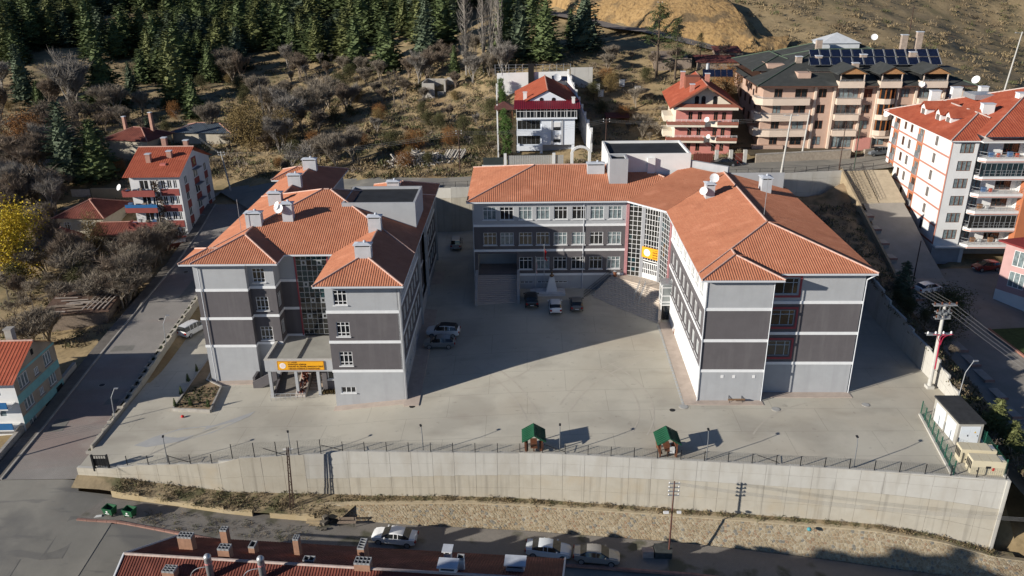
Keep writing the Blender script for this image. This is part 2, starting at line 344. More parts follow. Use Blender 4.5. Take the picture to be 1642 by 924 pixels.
layer(m_asph, (0.10, 0.10, 0.10), 0.13, 0.56, 0.7, 0.6); layer(m_asph, (0.32, 0.285, 0.235), 0.09, 0.54, 0.7, 0.7); layer(m_asph, (0.13, 0.128, 0.125), 0.5, 0.6, 0.66, 0.5, (.4, 1.6, 1, .3)); layer(m_asph, (0.12, 0.12, 0.12), 0.05, 0.6, 0.63, 0.5)
m_conc = mat('cast concrete', (0.44, 0.425, 0.39), 0.92, 0.14, 0.45, bump=0.12, bscale=9, col2=(0.50, 0.49, 0.455), detail=8)
layer(m_conc, (0.34, 0.305, 0.25), 0.5, 0.5, 0.72, 0.45, (1, 1, .35)); layer(m_conc, (0.25, 0.235, 0.21), 1.1, 0.58, 0.72, 0.45, (1.6, 1.6, .10), 7)
m_concold = mat('stained old concrete', (0.395, 0.36, 0.295), 0.92, 0.18, 0.5, bump=0.2, bscale=9, col2=(0.47, 0.44, 0.375), detail=8)
layer(m_concold, (0.22, 0.20, 0.17), 0.9, 0.54, 0.72, 0.55, (2.2, 2.2, .07), 7); layer(m_concold, (0.43, 0.35, 0.24), 0.3, 0.55, 0.7, 0.4)
m_kerb = mat('kerb stone', (0.34, 0.32, 0.29), 0.9, 0.2, 1)
m_kerbred = mat('faded red kerb', (0.33, 0.19, 0.155), 0.9, 0.25, 1)
m_earth = mat('bare earth', (0.20, 0.14, 0.085), 0.95, 0.35, 0.6, bump=0.6, bscale=3, col2=(0.29, 0.21, 0.13), detail=9)
layer(m_earth, (0.07, 0.07, 0.04), 0.5, 0.5, 0.66, 0.7)
m_verge = mat('weedy verge', (0.075, 0.06, 0.038), 0.95, 0.4, 0.7, bump=0.6, bscale=3, col2=(0.12, 0.095, 0.06), detail=9)
# street on the left, rising away from the gate
yy = list(np.arange(71, 146, 3.0))
ribbon('side_street', [((-54.6, y, side_z(y)), (-46.75 if y > 74 else -46.75 + (74 - y) * .25, y, side_z(y))) for y in yy], m_pave, 8)
ribbon('side_pavement', [((-56.25, y, side_z(y) + .14), (-54.75, y, side_z(y) + .14)) for y in yy], mat('dark pavement', (.15, .135, .12), .92, .25, .6), 2)
kb = MB()
for a, b in zip(yy, yy[1:]): kb.prism([(-54.78, a), (-54.58, a), (-54.58, b), (-54.78, b)], lambda p: side_z(p[1]) - .1, lambda p: side_z(p[1]) + .15)
ko = kb.build('kerb', m_kerb); ko['kind'] = 'structure'
rows = []
def pl(pts, t):
    d = [0]
    for a, b in zip(pts, pts[1:]): d.append(d[-1] + (Vector(b) - Vector(a)).length)
    return Vector([lerp(t * d[-1], d, [p[k] for p in pts]) for k in range(3)])
ribbon('back_road', [(pl(FARE, k / 60) + Vector((0, 0, .03)), pl(NEAR, k / 60) + Vector((0, 0, .03))) for k in range(61)], m_asph, 8)
# upper road on the hill
UP = [(118, 80), (1180, 92), (1110, 72), (1040, 58), (985, 51), (935, 41), (880, 30), (830, 18)]
up = [hit(u, v, hill_z) for u, v in UP[1:]]
m_uproad = mat('dusty upper road', (0.22, 0.19, 0.17), 0.95, 0.15, .4)
upr = []
for k, p in enumerate(up):
    d = (up[min(k + 1, len(up) - 1)] - up[max(k - 1, 0)]); d.z = 0; d.normalize(); nrm = Vector((-d.y, d.x, 0))
    a = p + nrm * -3; b = p + nrm * 3; z = max(hill_z(a.x, a.y), hill_z(b.x, b.y), hill_z(p.x, p.y)) + .25
    upr.append(((a.x, a.y, z), (b.x, b.y, z)))
ribbon('upper_road', upr, m_uproad, 3)
# cut bank above the upper road
m_bank = mat('ochre cut bank', (0.30, 0.185, 0.075), 0.95, 0.25, .5, bump=.9, bscale=1.2, col2=(0.38, 0.25, 0.115), detail=10)
layer(m_bank, (0.17, 0.105, 0.05), 0.8, .5, .66, .75, (1.5, 1.5, .3)); layer(m_bank, (0.12, 0.09, 0.055), 0.22, .52, .64, .8)
for n_ in m_bank.node_tree.nodes:
    if n_.type == 'BUMP': n_.inputs['Distance'].default_value = .35
bank = MB(); bank.smooth = True; BT = []
tops = [(1262, 78), (1262, 62), (1215, 38), (1150, 25), (1060, 12), (975, 2), (900, -12), (830, -30)]
bots = [(1262, 88), (1215, 88), (1165, 78), (1100, 62), (1040, 47), (985, 38), (915, 22), (845, 5)]
rowsb = []
for (ut, vt), (ub, vb) in zip(tops, bots):
    B0 = hit(ub, vb, hill_z); d = Vector((B0.x, B0.y, 0)).normalized(); r = []
    for k in range(9):
        t = k / 8; p = B0 + d * (t * 20 * (0.35 if ut > 1230 else 1)); h = (11 if ut < 1230 else 4) * (t ** .75)
        j = 0.5 * sin(k * 2.1 + ub * .05) + random.uniform(-.35, .35)
        r.append((p.x + j, p.y + j * .4, max(B0.z + h * 1.0 + j * .25, hill_z(p.x + j, p.y) + .25) if 0 < k < 8 else (B0.z - .2 if k == 0 else hill_z(p.x, p.y) - .6)))
    rowsb.append(r)
dense = []
for r0, r1 in zip(rowsb, rowsb[1:]):
    for q in range(5):
        t = q / 5; dense.append([tuple(a[c] * (1 - t) + b[c] * t + (random.uniform(-.45, .45) if 0 < q else 0) for c in range(3)) for a, b in zip(r0, r1)])
dense.append(rowsb[-1]); ids = [[bank.P(p) for p in r] for r in dense]
for r0, r1 in zip(ids, ids[1:]):
    for k in range(8): bank.F((r0[k], r1[k], r1[k + 1], r0[k + 1]))
bo = bank.build('cut_bank', m_bank); bo['kind'] = 'structure'
# right street and the verge above it
ribbon('right_street', [((56.2 + max(0, y - 100) * .12, y, right_z(y)), (70 if y < 116 else 66.5, y, right_z(y))) for y in np.arange(50, 119.5, 3)], mat('right street concrete', (0.20, 0.185, 0.165), .92, .2, .3, bump=.15, col2=(.27, .25, .225)), 6)
def ramp_z(y): return lerp(y, [100, 112, 118, 126, 130.5, 138], [-.6, .8, 3.2, 6.2, 7.6, 11])
ribbon('ramp', [((58 + max(0, y - 112) * .08, y, ramp_z(y) + .02), (65.5 + max(0, y - 118) * .06, y, ramp_z(y) + .02)) for y in np.arange(110, 131, 2)], mat('ramp concrete', (0.26, 0.24, 0.21), .92, .2, .4, col2=(.33, .30, .265)), 4)
def verge_rows():
    R = []
    for y in np.arange(60, 107.5, 2.0):
        xe = east_x(y) + .15; x1 = 56.2 + max(0, y - 100) * .12 if y < 112 else 58 + max(0, y - 112) * .08
        z0 = east_top(y) - .35; z1 = right_z(y) if y < 110 else ramp_z(y) - .2
        if y > 126: z0 = min(z0, 7.0)
        R.append(((xe, y, z0), (x1, y, z1 + .02)))
    return R
ribbon('verge', verge_rows(), m_verge, 8)
def bank_z(x, y):
    b = lerp(y, [105, 108, 112, 118, 126, 136], [.3, 1.6, 3.2, 4.8, 6.4, 7.2]); e = (right_z(y) if y < 110 else ramp_z(y)) - .2; t = min(1, max(0, (x - 52.5) / 5.5)) ** 1.5
    return b * (1 - t) + e * t + .22 * sin(x * 1.3 + y * .7) * sin(y * .9 - x * .4) + .1 * sin(x * 3.1) * sin(y * 2.7)
sheet('dirt_bank', 38.5, 58, 105, 136, .75, bank_z, lambda x, y: (x if y < 112 else min(x, 57.9 + max(0, y - 112) * .04), min(y, 135.2)), m_earth)
# front street with its paved footway, terrace and slope under the big wall
def sw_top(x): return lerp(x, [-22, -12, -5, 17, 27, 36, 42, 47.3, 52], [-6.3, -6.1, -5.95, -6.2, -6.3, -6.4, -7.05, -8.35, -9.2])
def sw_y(x): return wall_y(x) - lerp(x, [-22, -5, 47], [1.4, .95, .95])
ribbon('front_street', [((x, wall_y(x) - lerp(x, [-60, -45, -18, -5, 47], [9, 6.0, 3.8, 2.1, 2.0]) if x > -46 else 66.5, front_z(x)), (x, 44, front_z(x) - 1.254)) for x in np.arange(-40.6, 62, 3)], m_asph, 8, 0.02)
def jz(x, y):
    t = min(1, max(0, (x + 47.5) / 6.5)); return side_z(y) * (1 - t) + (front_z(-40.6) + .03 - max(0, 64.9 - y) * .06) * t
def jin(x, y):
    yt = 71.2 if x < -46.2 else 69.7; return x, 44 + (y - 44) / 28 * (yt - 44)
sheet('street_junction', -60, -40.5, 44, 72, .75, jz, jin, m_asph)

m_foot = mat('grey footway blocks', (0.24, 0.22, 0.195), .9, .25, .4, bump=.2, bscale=10, col2=(.30, .275, .245)); layer(m_foot, (.09, .085, .08), 2.4, .05, .9, .6, (1, 1, 1, -.13), .03, 'brick'); layer(m_foot, (.06, .065, .03), .35, .56, .66, .7)
ribbon('footway', [((x, wall_y(x) - 2.0, front_z(x) + .1), (x, wall_y(x) - lerp(x, [-46, -40, -18, -5, 47], [5.6, 5.2, 7.2, 6.4, 6.2]), front_z(x) + .06)) for x in np.arange(-44, 58, 3)], m_foot, 4, .03)
kb = MB()
for x in np.arange(-44, 56, 1.0):
    f = lambda q: wall_y(q) - lerp(q, [-46, -40, -18, -5, 47], [5.6, 5.2, 7.2, 6.4, 6.2])
    kb.prism([(x + .01, f(x) - .25), (x + .98, f(x + 1) - .25), (x + .98, f(x + 1)), (x + .01, f(x))], lambda p: front_z(p[0]) - .1, lambda p: front_z(p[0]) + .16)
ko = kb.build('kerb', m_kerbred); ko['kind'] = 'structure'
def terr(x):      # slope between the concrete wall and the lower walls
    if x < -18: return (wall_y(x) - .05, lerp(x, [-43, -38, -30, -18], [-3.8, -4.4, -5.3, -5.9])), (wall_y(x) - lerp(x, [-43, -38, -18], [1.6, 1.9, 2.8]), lerp(x, [-43, -38, -30, -18], [-4.3, -5.0, -5.9, -6.9]))
    return (wall_y(x) - .05, sw_top(x) + .2), (sw_y(x) - .0, sw_top(x) - .03)
m_terr = mat('dry terrace', (0.22, 0.17, 0.105), .95, .4, .8, bump=.6, bscale=3, col2=(.32, .255, .16), detail=9); layer(m_terr, (.09, .095, .045), .45, .52, .64, .8)
ribbon('terrace', [((x, a[0], a[1]), (x, b[0], b[1])) for x, (a, b) in [(x, terr(x)) for x in np.arange(-46.6, 50, 1.5)]], m_terr, 4)

# ================================================================== RETAINING WALLS
def jointed_wall(name, label, pts, zt, zb, step, mats, thick=.3, rows=None, off=.03, batter=0.0, group=None, coping=None, cat='wall'):
    """wall along pts made of single cast panels with recessed joints; front is to the right of the direction of travel"""
    L = [0]
    for a, b in zip(pts, pts[1:]): L.append(L[-1] + hypot(b[0] - a[0], b[1] - a[1]))
    def at(s): return (lerp(s, L, [p[0] for p in pts]), lerp(s, L, [p[1] for p in pts]))
    t = thing(name, label, cat, (pts[0][0], pts[0][1], zb(0, *pts[0])), group)
    core = MB(); n = max(1, int(round(L[-1] / step))); ds = L[-1] / n; k0 = 0
    for k in range(n):
        s0, s1 = k * ds, (k + 1) * ds; p, q = at(s0), at(s1); dx, dy = q[0] - p[0], q[1] - p[1]; l = hypot(dx, dy); dx /= l; dy /= l; nx, ny = dy, -dx
        zt0, zt1, zb0, zb1 = zt(s0, *p), zt(s1, *q), zb(s0, *p), zb(s1, *q)
        core.prism([(p[0] - nx * thick, p[1] - ny * thick), (q[0] - nx * thick, q[1] - ny * thick), (q[0] - nx * .03, q[1] - ny * .03), (p[0] - nx * .03, p[1] - ny * .03)][::-1],
                   lambda w: (zb0 + zb1) / 2 - .5, lambda w: max(min(zt0, zt1), (zt0 + zt1) / 2) - .012)
        cuts = [0] + (rows(s0) if rows else []) + [1]
        for r, (c0, c1) in enumerate(zip(cuts, cuts[1:])):
            pb = MB(); g = .013; m = mats[min(r, len(mats) - 1)] if r == 0 or len(mats) > 1 else mats[0]; pr = random.uniform(0, .018) + off
            a0 = (p[0] + dx * g, p[1] + dy * g); a1 = (q[0] - dx * g, q[1] - dy * g); za = zb0 + (zt0 - zb0) * c0 + g; zc = zb0 + (zt0 - zb0) * c1 - g; zd = zb1 + (zt1 - zb1) * c0 + g; ze = zb1 + (zt1 - zb1) * c1 - g
            def pt(b, z, e): return (b[0] + nx * e, b[1] + ny * e, z)
            A = [pb.P(pt(a0, za, -.04)), pb.P(pt(a1, zd, -.04)), pb.P(pt(a1, ze, -.04)), pb.P(pt(a0, zc, -.04)), pb.P(pt(a0, za, pr)), pb.P(pt(a1, zd, pr)), pb.P(pt(a1, ze, pr)), pb.P(pt(a0, zc, pr))]
            for q4 in ((4, 5, 6, 7), (0, 1, 5, 4), (1, 2, 6, 5), (2, 3, 7, 6), (3, 0, 4, 7)): pb.F([A[i] for i in q4])
            pb.build('panel', m, t)
    core.build('wall_core', mats[-1], t)
    if coping:
        cb = MB()
        for k in range(n):
            p, q = at(k * ds), at((k + 1) * ds); dx, dy = (q[0] - p[0]) / ds, (q[1] - p[1]) / ds; nx, ny = dy, -dx; z0 = zt(k * ds, *p); z1 = zt((k + 1) * ds, *q)
            cb.prism([(p[0] - nx * (thick + .02), p[1] - ny * (thick + .02)), (p[0] + nx * .09, p[1] + ny * .09), (q[0] + nx * .09, q[1] + ny * .09), (q[0] - nx * (thick + .02), q[1] - ny * (thick + .02))][::-1], lambda w: (z0 + z1) / 2 - .01, lambda w: (z0 + z1) / 2 + .06)
        cb.build('coping', coping, t)
    return t
def fw_top(s, x, y):
    if x < -41.2: return yard_z(x, 70) + .1
    return lerp(x, [-41.2, -41.0, -29.6, -29.4, -18.6, -18.4, 1, 1.2, 47.2], [-2.7, -2.35, -1.7, -1.15, -.75, -.5, -.25, -.1, .16])
def fw_bot(s, x, y): return terr(x)[0][1] - .3
FWP = [(x, wall_y(x)) for x in WALLX]
def fw_rows(s): 
    h = lerp(s, [0, 14, 26, 46, 62, 92], [.3, .45, .42, .55, .62, .60]); return [h * .5, h, h + (1 - h) * .55] if s > 24 else [.5]
jointed_wall('retaining_wall', 'long pale cast concrete retaining wall holding up the school yard along the front street', FWP, fw_top, fw_bot, 2.25, [m_concold, m_concold, m_conc, m_conc], .35, fw_rows, coping=None)
# return of the wall at its right-hand end
jointed_wall('retaining_wall', 'shaded end wall turning the corner beside the two generators', [(47.2, 62.85), (49.2, 76), (49.25, 76.2)], lambda s, x, y: .14, lambda s, x, y: right_z(y) - 1.5, 2.4, [m_conc], .3)
# wall behind the yard and right-hand boundary
ry = lambda x: rear_y(x) - .1
jointed_wall('rear_retaining_wall', 'tall sandy concrete wall at the back of the yard between the two schools', [(-28, ry(-28)), (-10.7, ry(-10.7)), (2, ry(2)), (20, ry(20))], lambda s, x, y: rear_z(x) + .25, lambda s, x, y: yard_z(x, y) - .3, 3.0, [m_concold, m_concold, m_conc], .3, lambda s: [.4, .78])
jointed_wall('rear_retaining_wall', 'pale panelled concrete wall below the back road behind the right school wing', [(36, ry(36)), (46.5, ry(46.5)), (58.2, ry(57.6) - .2)], lambda s, x, y: rear_z(x) + .25, lambda s, x, y: 6.5, 2.9, [m_conc], .3, lambda s: [.25, .5, .75])
ewp = [(east_x(y), y) for y in (107, 98, 86, 77)]
jointed_wall('boundary_wall', 'stepped grey concrete wall along the right edge of the school yard', ewp, lambda s, x, y: east_top(y - .01), lambda s, x, y: yard_z(x, y) - .3, 2.3, [m_conc], .25, lambda s: [.5])
swp = [(-46.55, y) for y in (135, 122, 108, 95, 82, 76, 75)]
jointed_wall('street_wall', 'low concrete wall between the school yard and the rising left street', swp[::-1], lambda s, x, y: max(side_z(y), yard_z(x, y)) + lerp(y, [75, 95, 120], [.35, .45, .8]), lambda s, x, y: yard_z(x, y) - .4, 2.6, [m_concold], .25)
# steps of planted strip that climbs along the street wall
ps = thing('planter_strip', 'narrow terraced planting strip climbing beside the left street wall', 'planter', (-47.1, 75, side_z(75)))
m_leafdark = mat('dark planting', (.03, .045, .02), .95, .5, 3)
for k in range(34):
    y = 75 + k * 1.35; b = MB(); z = side_z(y + .67)
    b.box(-47.5, y + .03, z - .5, -46.72, y + .17, z + .30); b.box(-47.5, y + .17, z - .5, -47.38, y + 1.34, z + .22); b.build('kerb_box', m_kerb, ps)
b = MB()
for k in range(34):
    y = 75 + k * 1.35; z = side_z(y + .67)
    for q in range(26):
        x, yq = random.uniform(-47.34, -46.75), y + random.uniform(.2, 1.3); h = random.uniform(.1, .35); a = random.uniform(0, pi)
        b.poly([(x - .1 * cos(a), yq - .1 * sin(a), z + .02), (x + .1 * cos(a), yq + .1 * sin(a), z + .02), (x + .05, yq, z + .1 + h)])
b.build('planting', m_leafdark, ps, 'stuff')
# rubble stone wall of single stones
SM = [mat('stone ' + n, c, .92, .2, 3, bump=.3, bscale=14) for n, c in (('ochre', (.29, .235, .155)), ('buff', (.33, .27, .185)), ('tan', (.27, .205, .13)), ('grey', (.19, .18, .155)), ('rust', (.26, .18, .115)), ('pale', (.36, .31, .225)))]
def clip(poly, a, b, c):
    """keep a*x+b*y+c >= 0"""
    out = []
    for i in range(len(poly)):
        p, q = poly[i], poly[(i + 1) % len(poly)]; fp = a * p[0] + b * p[1] + c; fq = a * q[0] + b * q[1] + c
        if fp >= 0: out.append(p)
        if (fp >= 0) != (fq >= 0): t = fp / (fp - fq); out.append((p[0] + (q[0] - p[0]) * t, p[1] + (q[1] - p[1]) * t))
    return out
swt = thing('stone_wall', 'long rubble stone wall of ochre and grey stones standing along the footway', 'wall', (-20, sw_y(-20), front_z(-20)))
seeds = {}; NX = int(72 / .34); NZ = 12
for i in range(-1, NX + 1):
    for j in range(-1, NZ + 1): seeds[i, j] = ((i + .5 * (j % 2) + random.uniform(-.33, .33)) / NX, (j + .5 + random.uniform(-.34, .34)) / NZ)
def swmap(s, t, e=0.0):
    x = -20.5 + s * 72; z0 = front_z(x) - .15; z1 = sw_top(x); y1 = sw_y(x); y0 = y1 - .95
    return (x, y0 + (y1 - y0) * t - e, z0 + (z1 - z0) * t)
many = MB(); cells = []
for i in range(NX):
    for j in range(NZ):
        s, t = seeds[i, j]; sx, tz = s * 72, t * 3.0
        poly = [(max(0, sx - .6), max(0, tz - .6)), (min(72, sx + .6), max(0, tz - .6)), (min(72, sx + .6), min(3, tz + .6)), (max(0, sx - .6), min(3, tz + .6))]
        for di in (-2, -1, 0, 1, 2):
            for dj in (-2, -1, 0, 1, 2):
                if (di or dj) and (i + di, j + dj) in seeds:
                    o = seeds[i + di, j + dj]; ox, oz = o[0] * 72, o[1] * 3.0
                    a, c = sx - ox, tz - oz; poly = clip(poly, a, c, -(a * (sx + ox) / 2 + c * (tz + oz) / 2) - .016 * hypot(a, c))
                    if len(poly) < 3: break
            if len(poly) < 3: break
        if len(poly) >= 3: cells.append((sx, tz, poly))
def stone(mb, sx, tz, poly, m):
    h = random.uniform(.015, .055); n = len(poly)
    A = [mb.P(swmap(p[0] / 72, p[1] / 3, -.02)) for p in poly]
    B = [mb.P(swmap((sx + (p[0] - sx) * .88) / 72, (tz + (p[1] - tz) * .88) / 3, h)) for p in poly]
    mb.F(B, m)
    for k in range(n): mb.F((A[k], A[(k + 1) % n], B[(k + 1) % n], B[k]), m)
near = sorted(range(len(cells)), key=lambda k: abs(cells[k][0] - 30))[:300]; ns = set(near)
wts = [0, 0, 1, 1, 2, 2, 2, 3, 0, 5, 1, 1, 0, 4, 2, 5, 0, 1]
for k, (sx, tz, poly) in enumerate(cells):
    m = random.choice(wts)
    if k in ns: b = MB(); stone(b, sx, tz, poly, 0); b.build('stone', SM[m], swt)
    else: stone(many, sx, tz, poly, m)
many.build('stones', SM, swt, 'stuff')
b = MB()
for k in range(48):
    s0, s1 = k / 48, (k + 1) / 48; b.poly([swmap(s0, 0), swmap(s1, 0), swmap(s1, 1), swmap(s0, 1)])
b.build('mortar', mat('pale mortar', (.37, .33, .26), .95, .15, 2, bump=.3), swt)
b = MB()
for k in range(48):
    s0, s1 = k / 48, (k + 1) / 48; a, c = swmap(s0, 1), swmap(s1, 1)
    b.prism([(a[0], a[1] - .06), (c[0], c[1] - .06), (c[0], c[1] + .4), (a[0], a[1] + .4)], lambda p: sw_top(p[0]) - .02, lambda p: sw_top(p[0]) + .1)
b.build('coping', mat('mortar coping', (.42, .35, .24), .95, .15, 2), swt)
# low yellowish wall at the foot of the slope on the left
def lw(name, label, x0, x1, hz, m):
    P = [(x, terr(x)[1][0] - .02) for x in np.linspace(x0, x1, 8)]
    return jointed_wall(name, label, P, lambda s, x, y: terr(x)[1][1] + .08, lambda s, x, y: front_z(x) - .2, 3.2, [m], .25, None, .02)
m_yell = mat('yellowed concrete', (.42, .33, .19), .92, .2, .6, bump=.2, col2=(.48, .40, .27))
lw('low_wall', 'low yellow stained wall under the weedy slope, from the yard gate to the gully', -42.2, -27.2, 1, m_yell)
lw('low_wall', 'short yellow wall stub between the gully and the small steps', -25.4, -20.8, 1, m_yell)
# ================================================================== BUILDING TOOLS
class Fr:
    """a local frame in plan: origin and turn"""
    def __init__(s, ox, oy, a): s.o = (ox, oy); s.a = a; s.c = cos(a); s.s = sin(a)
    def __call__(s, p): return (s.o[0] + s.c * p[0] - s.s * p[1], s.o[1] + s.s * p[0] + s.c * p[1], p[2])
    def inv(s, p): dx, dy = p[0] - s.o[0], p[1] - s.o[1]; return (s.c * dx + s.s * dy, -s.s * dx + s.c * dy, p[2])
def hip(fr, x0, y0, x1, y1, ze, p, gable=''):
    """one hipped roof over a rectangle: its planes z=ax+by+c and its plan, in world terms"""
    cs = [fr((x0, y0, 0)), fr((x1, y0, 0)), fr((x1, y1, 0)), fr((x0, y1, 0))]; dom = [(q[0], q[1]) for q in cs]; pls = []
    for k, nm in enumerate('frkl'):
        if nm in gable: continue
        A, B = dom[k], dom[(k + 1) % 4]; tx, ty = B[0] - A[0], B[1] - A[1]; l = hypot(tx, ty); nx, ny = -ty / l, tx / l
        pp = p.get(nm, p['all']) if isinstance(p, dict) else p
        pls.append((pp * nx, pp * ny, ze - pp * (A[0] * nx + A[1] * ny)))
    return dict(pl=pls, dom=dom)
def rz(r, x, y): return min(a * x + b * y + c for a, b, c in r['pl'])
def inside(dom, x, y):
    return all((dom[(k + 1) % len(dom)][0] - dom[k][0]) * (y - dom[k][1]) - (dom[(k + 1) % len(dom)][1] - dom[k][1]) * (x - dom[k][0]) >= -1e-6 for k in range(len(dom)))
def roof_z(roofs, x, y): return max([rz(r, x, y) for r in roofs if inside(r['dom'], x, y)] or [-99])
def domhp(dom):
    out = []
    for k in range(len(dom)):
        A, B = dom[k], dom[(k + 1) % len(dom)]; a, b = -(B[1] - A[1]), (B[0] - A[0]); out.append((a, b, -(a * A[0] + b * A[1])))
    return out
def area(p): return abs(sum(p[i][0] * p[(i + 1) % len(p)][1] - p[(i + 1) % len(p)][0] * p[i][1] for i in range(len(p)))) / 2
def roof_pieces(roofs):
    out = []
    for i, r in enumerate(roofs):
        for f in r['pl']:
            poly = r['dom']
            for g in r['pl']:
                if g is not f: poly = clip(poly, g[0] - f[0], g[1] - f[1], g[2] - f[2])
                if len(poly) < 3: break
            if len(poly) < 3: continue
            polys = [poly]
            for j, q in enumerate(roofs):
                if j == i: continue
                e = 1e-4 if j < i else -1e-4
                hps = [(g[0] - f[0], g[1] - f[1], g[2] - f[2] + e) for g in q['pl']] + domhp(q['dom']); nxt = []
                for P in polys:
                    rem = P
                    for h in hps:
                        o = clip(rem, -h[0], -h[1], -h[2])
                        if len(o) >= 3 and area(o) > 1e-3: nxt.append(o)
                        rem = clip(rem, *h)
                        if len(rem) < 3: break
                polys = nxt
            for P in polys:
                if area(P) > .01: out.append((P, f))
    return out
def build_roof(parent, roofs, m, name='roof', sp=.27, rh=.037, ribs=True):
    mb = MB(); rb = MB(); pcs = roof_pieces(roofs)
    for P, (a, b, c) in pcs:
        mb.poly([(x, y, a * x + b * y + c) for x, y in P])
        if not ribs: continue
        g = hypot(a, b)
        if g < .02: continue
        ux, uy_ = a / g, b / g; tx, ty = -uy_, ux; ks = [p[0] * tx + p[1] * ty for p in P]
        for k in range(int(math.ceil(min(ks) / sp)), int(max(ks) / sp) + 1):
            s = k * sp; iv = []
            for q in range(len(P)):
                A, B = P[q], P[(q + 1) % len(P)]; da, db = A[0] * tx + A[1] * ty - s, B[0] * tx + B[1] * ty - s
                if (da >= 0) != (db >= 0):
                    t = da / (da - db); X, Y = A[0] + (B[0] - A[0]) * t, A[1] + (B[1] - A[1]) * t; iv.append(X * ux + Y * uy_)
            if len(iv) < 2 or max(iv) - min(iv) < .15: continue
            l0, l1 = min(iv), max(iv); w = sp * .27
            def pt(l, o, h): X, Y = ux * l + tx * (s + o), uy_ * l + ty * (s + o); return (X, Y, a * X + b * Y + c + h)
            r = [[rb.P(pt(l, o, h)) for o, h in ((-w, .004), (-w * .45, rh), (w * .45, rh), (w, .004))] for l in (l0, l1)]
            for q in range(3): rb.F((r[0][q], r[0][q + 1], r[1][q + 1], r[1][q]))
            rb.F((r[0][3], r[0][2], r[0][1], r[0][0]))
    o = mb.build(name, m, parent)
    if ribs: rr = rb.build('tile_rows', m, o); rr['kind'] = 'stuff'
    return o
def hip_caps(parent, roofs, mbuild, r=.12):
    """ridge and hip cappings wherever two slopes of one roof meet above all the others"""
    mb = MB()
    for i, q in enumerate(roofs):
        for f in range(len(q['pl'])):
            for g in range(f + 1, len(q['pl'])):
                F, G = q['pl'][f], q['pl'][g]; a, b, c = F[0] - G[0], F[1] - G[1], F[2] - G[2]; n = hypot(a, b)
                if n < 1e-6: continue
                bx, by = -a * c / n / n, -b * c / n / n; dx, dy = -b / n, a / n
                ts = [t * .5 for t in range(-1200, 1200)] ; run = None
                # range of t inside the plan
                lo, hi = -1e9, 1e9
                for ha, hb, hc in domhp(q['dom']):
                    den = ha * dx + hb * dy; num = ha * bx + hb * by + hc
                    if abs(den) < 1e-9:
                        if num < 0: lo, hi = 1, 0
                    elif den > 0: lo = max(lo, -num / den)
                    else: hi = min(hi, -num / den)
                if hi - lo < .3: continue
                N = max(4, int((hi - lo) / .35)); segs = []; st = None
                for k in range(N + 1):
                    t = lo + (hi - lo) * k / N; x, y = bx + dx * t, by + dy * t; z = F[0] * x + F[1] * y + F[2]
                    ok = rz(q, x, y) > z - 1e-3 and not any(inside(w['dom'], x, y) and (rz(w, x, y) > z + (.01 if j > i else -.01)) for j, w in enumerate(roofs) if j != i)
                    if ok and st is None: st = t
                    if (not ok or k == N) and st is not None:
                        e = t if ok else t - (hi - lo) / N
                        if e - st > .3: segs.append((st, e))
                        st = None
                for s0, s1 in segs:
                    P = [(bx + dx * t, by + dy * t, F[0] * (bx + dx * t) + F[1] * (by + dy * t) + F[2] + .03) for t in (s0, s1)]; mb.tube(P[0], P[1], r, n=6)
    return mb.build('ridge_cap', mbuild, parent) if mb.f else None
def eaves(parent, roofs, ze, m, drop=.24):
    mb = MB()
    for k, r in enumerate(roofs): mb.prism(r['dom'], ze - drop - .003 * k, ze - .03 - .003 * k)
    return mb.build('gutter', m, parent)
class Wall:
    """plan line of a wall; s runs along it, d out of it, z up"""
    def __init__(w, a, b):
        w.a = a; w.L = hypot(b[0] - a[0], b[1] - a[1]); w.d = ((b[0] - a[0]) / w.L, (b[1] - a[1]) / w.L); w.n = (w.d[1], -w.d[0]); w.rot = atan2(w.d[1], w.d[0])
    def __call__(w, p): s, d, z = p; return (w.a[0] + w.d[0] * s + w.n[0] * d, w.a[1] + w.d[1] * s + w.n[1] * d, z)
def wall_panel(mb, W, s0, s1, z0, z1, ops, depth=.18, m=0, mr=None):
    ss = sorted({s0, s1} | {o[0] for o in ops} | {o[0] + o[2] for o in ops}); zz = sorted({z0, z1} | {o[1] for o in ops} | {o[1] + o[3] for o in ops})
    ss = [s for s in ss if s0 - 1e-6 <= s <= s1 + 1e-6]; zz = [z for z in zz if z0 - 1e-6 <= z <= z1 + 1e-6]
    for a, b in zip(ss, ss[1:]):
        for c, d in zip(zz, zz[1:]):
            ms, mz = (a + b) / 2, (c + d) / 2
            if any(o[0] < ms < o[0] + o[2] and o[1] < mz < o[1] + o[3] for o in ops): continue
            mb.poly([W((a, 0, c)), W((b, 0, c)), W((b, 0, d)), W((a, 0, d))], m)
    mr = m if mr is None else mr
    for o in ops:
        a, b, c, d = o[0], o[0] + o[2], o[1], o[1] + o[3]
        mb.poly([W((a, 0, c)), W((b, 0, c)), W((b, -depth, c)), W((a, -depth, c))], mr); mb.poly([W((a, -depth, d)), W((b, -depth, d)), W((b, 0, d)), W((a, 0, d))], mr)
        mb.poly([W((a, 0, c)), W((a, -depth, c)), W((a, -depth, d)), W((a, 0, d))], mr); mb.poly([W((b, -depth, c)), W((b, 0, c)), W((b, 0, d)), W((b, -depth, d))], mr)
_wc = {}
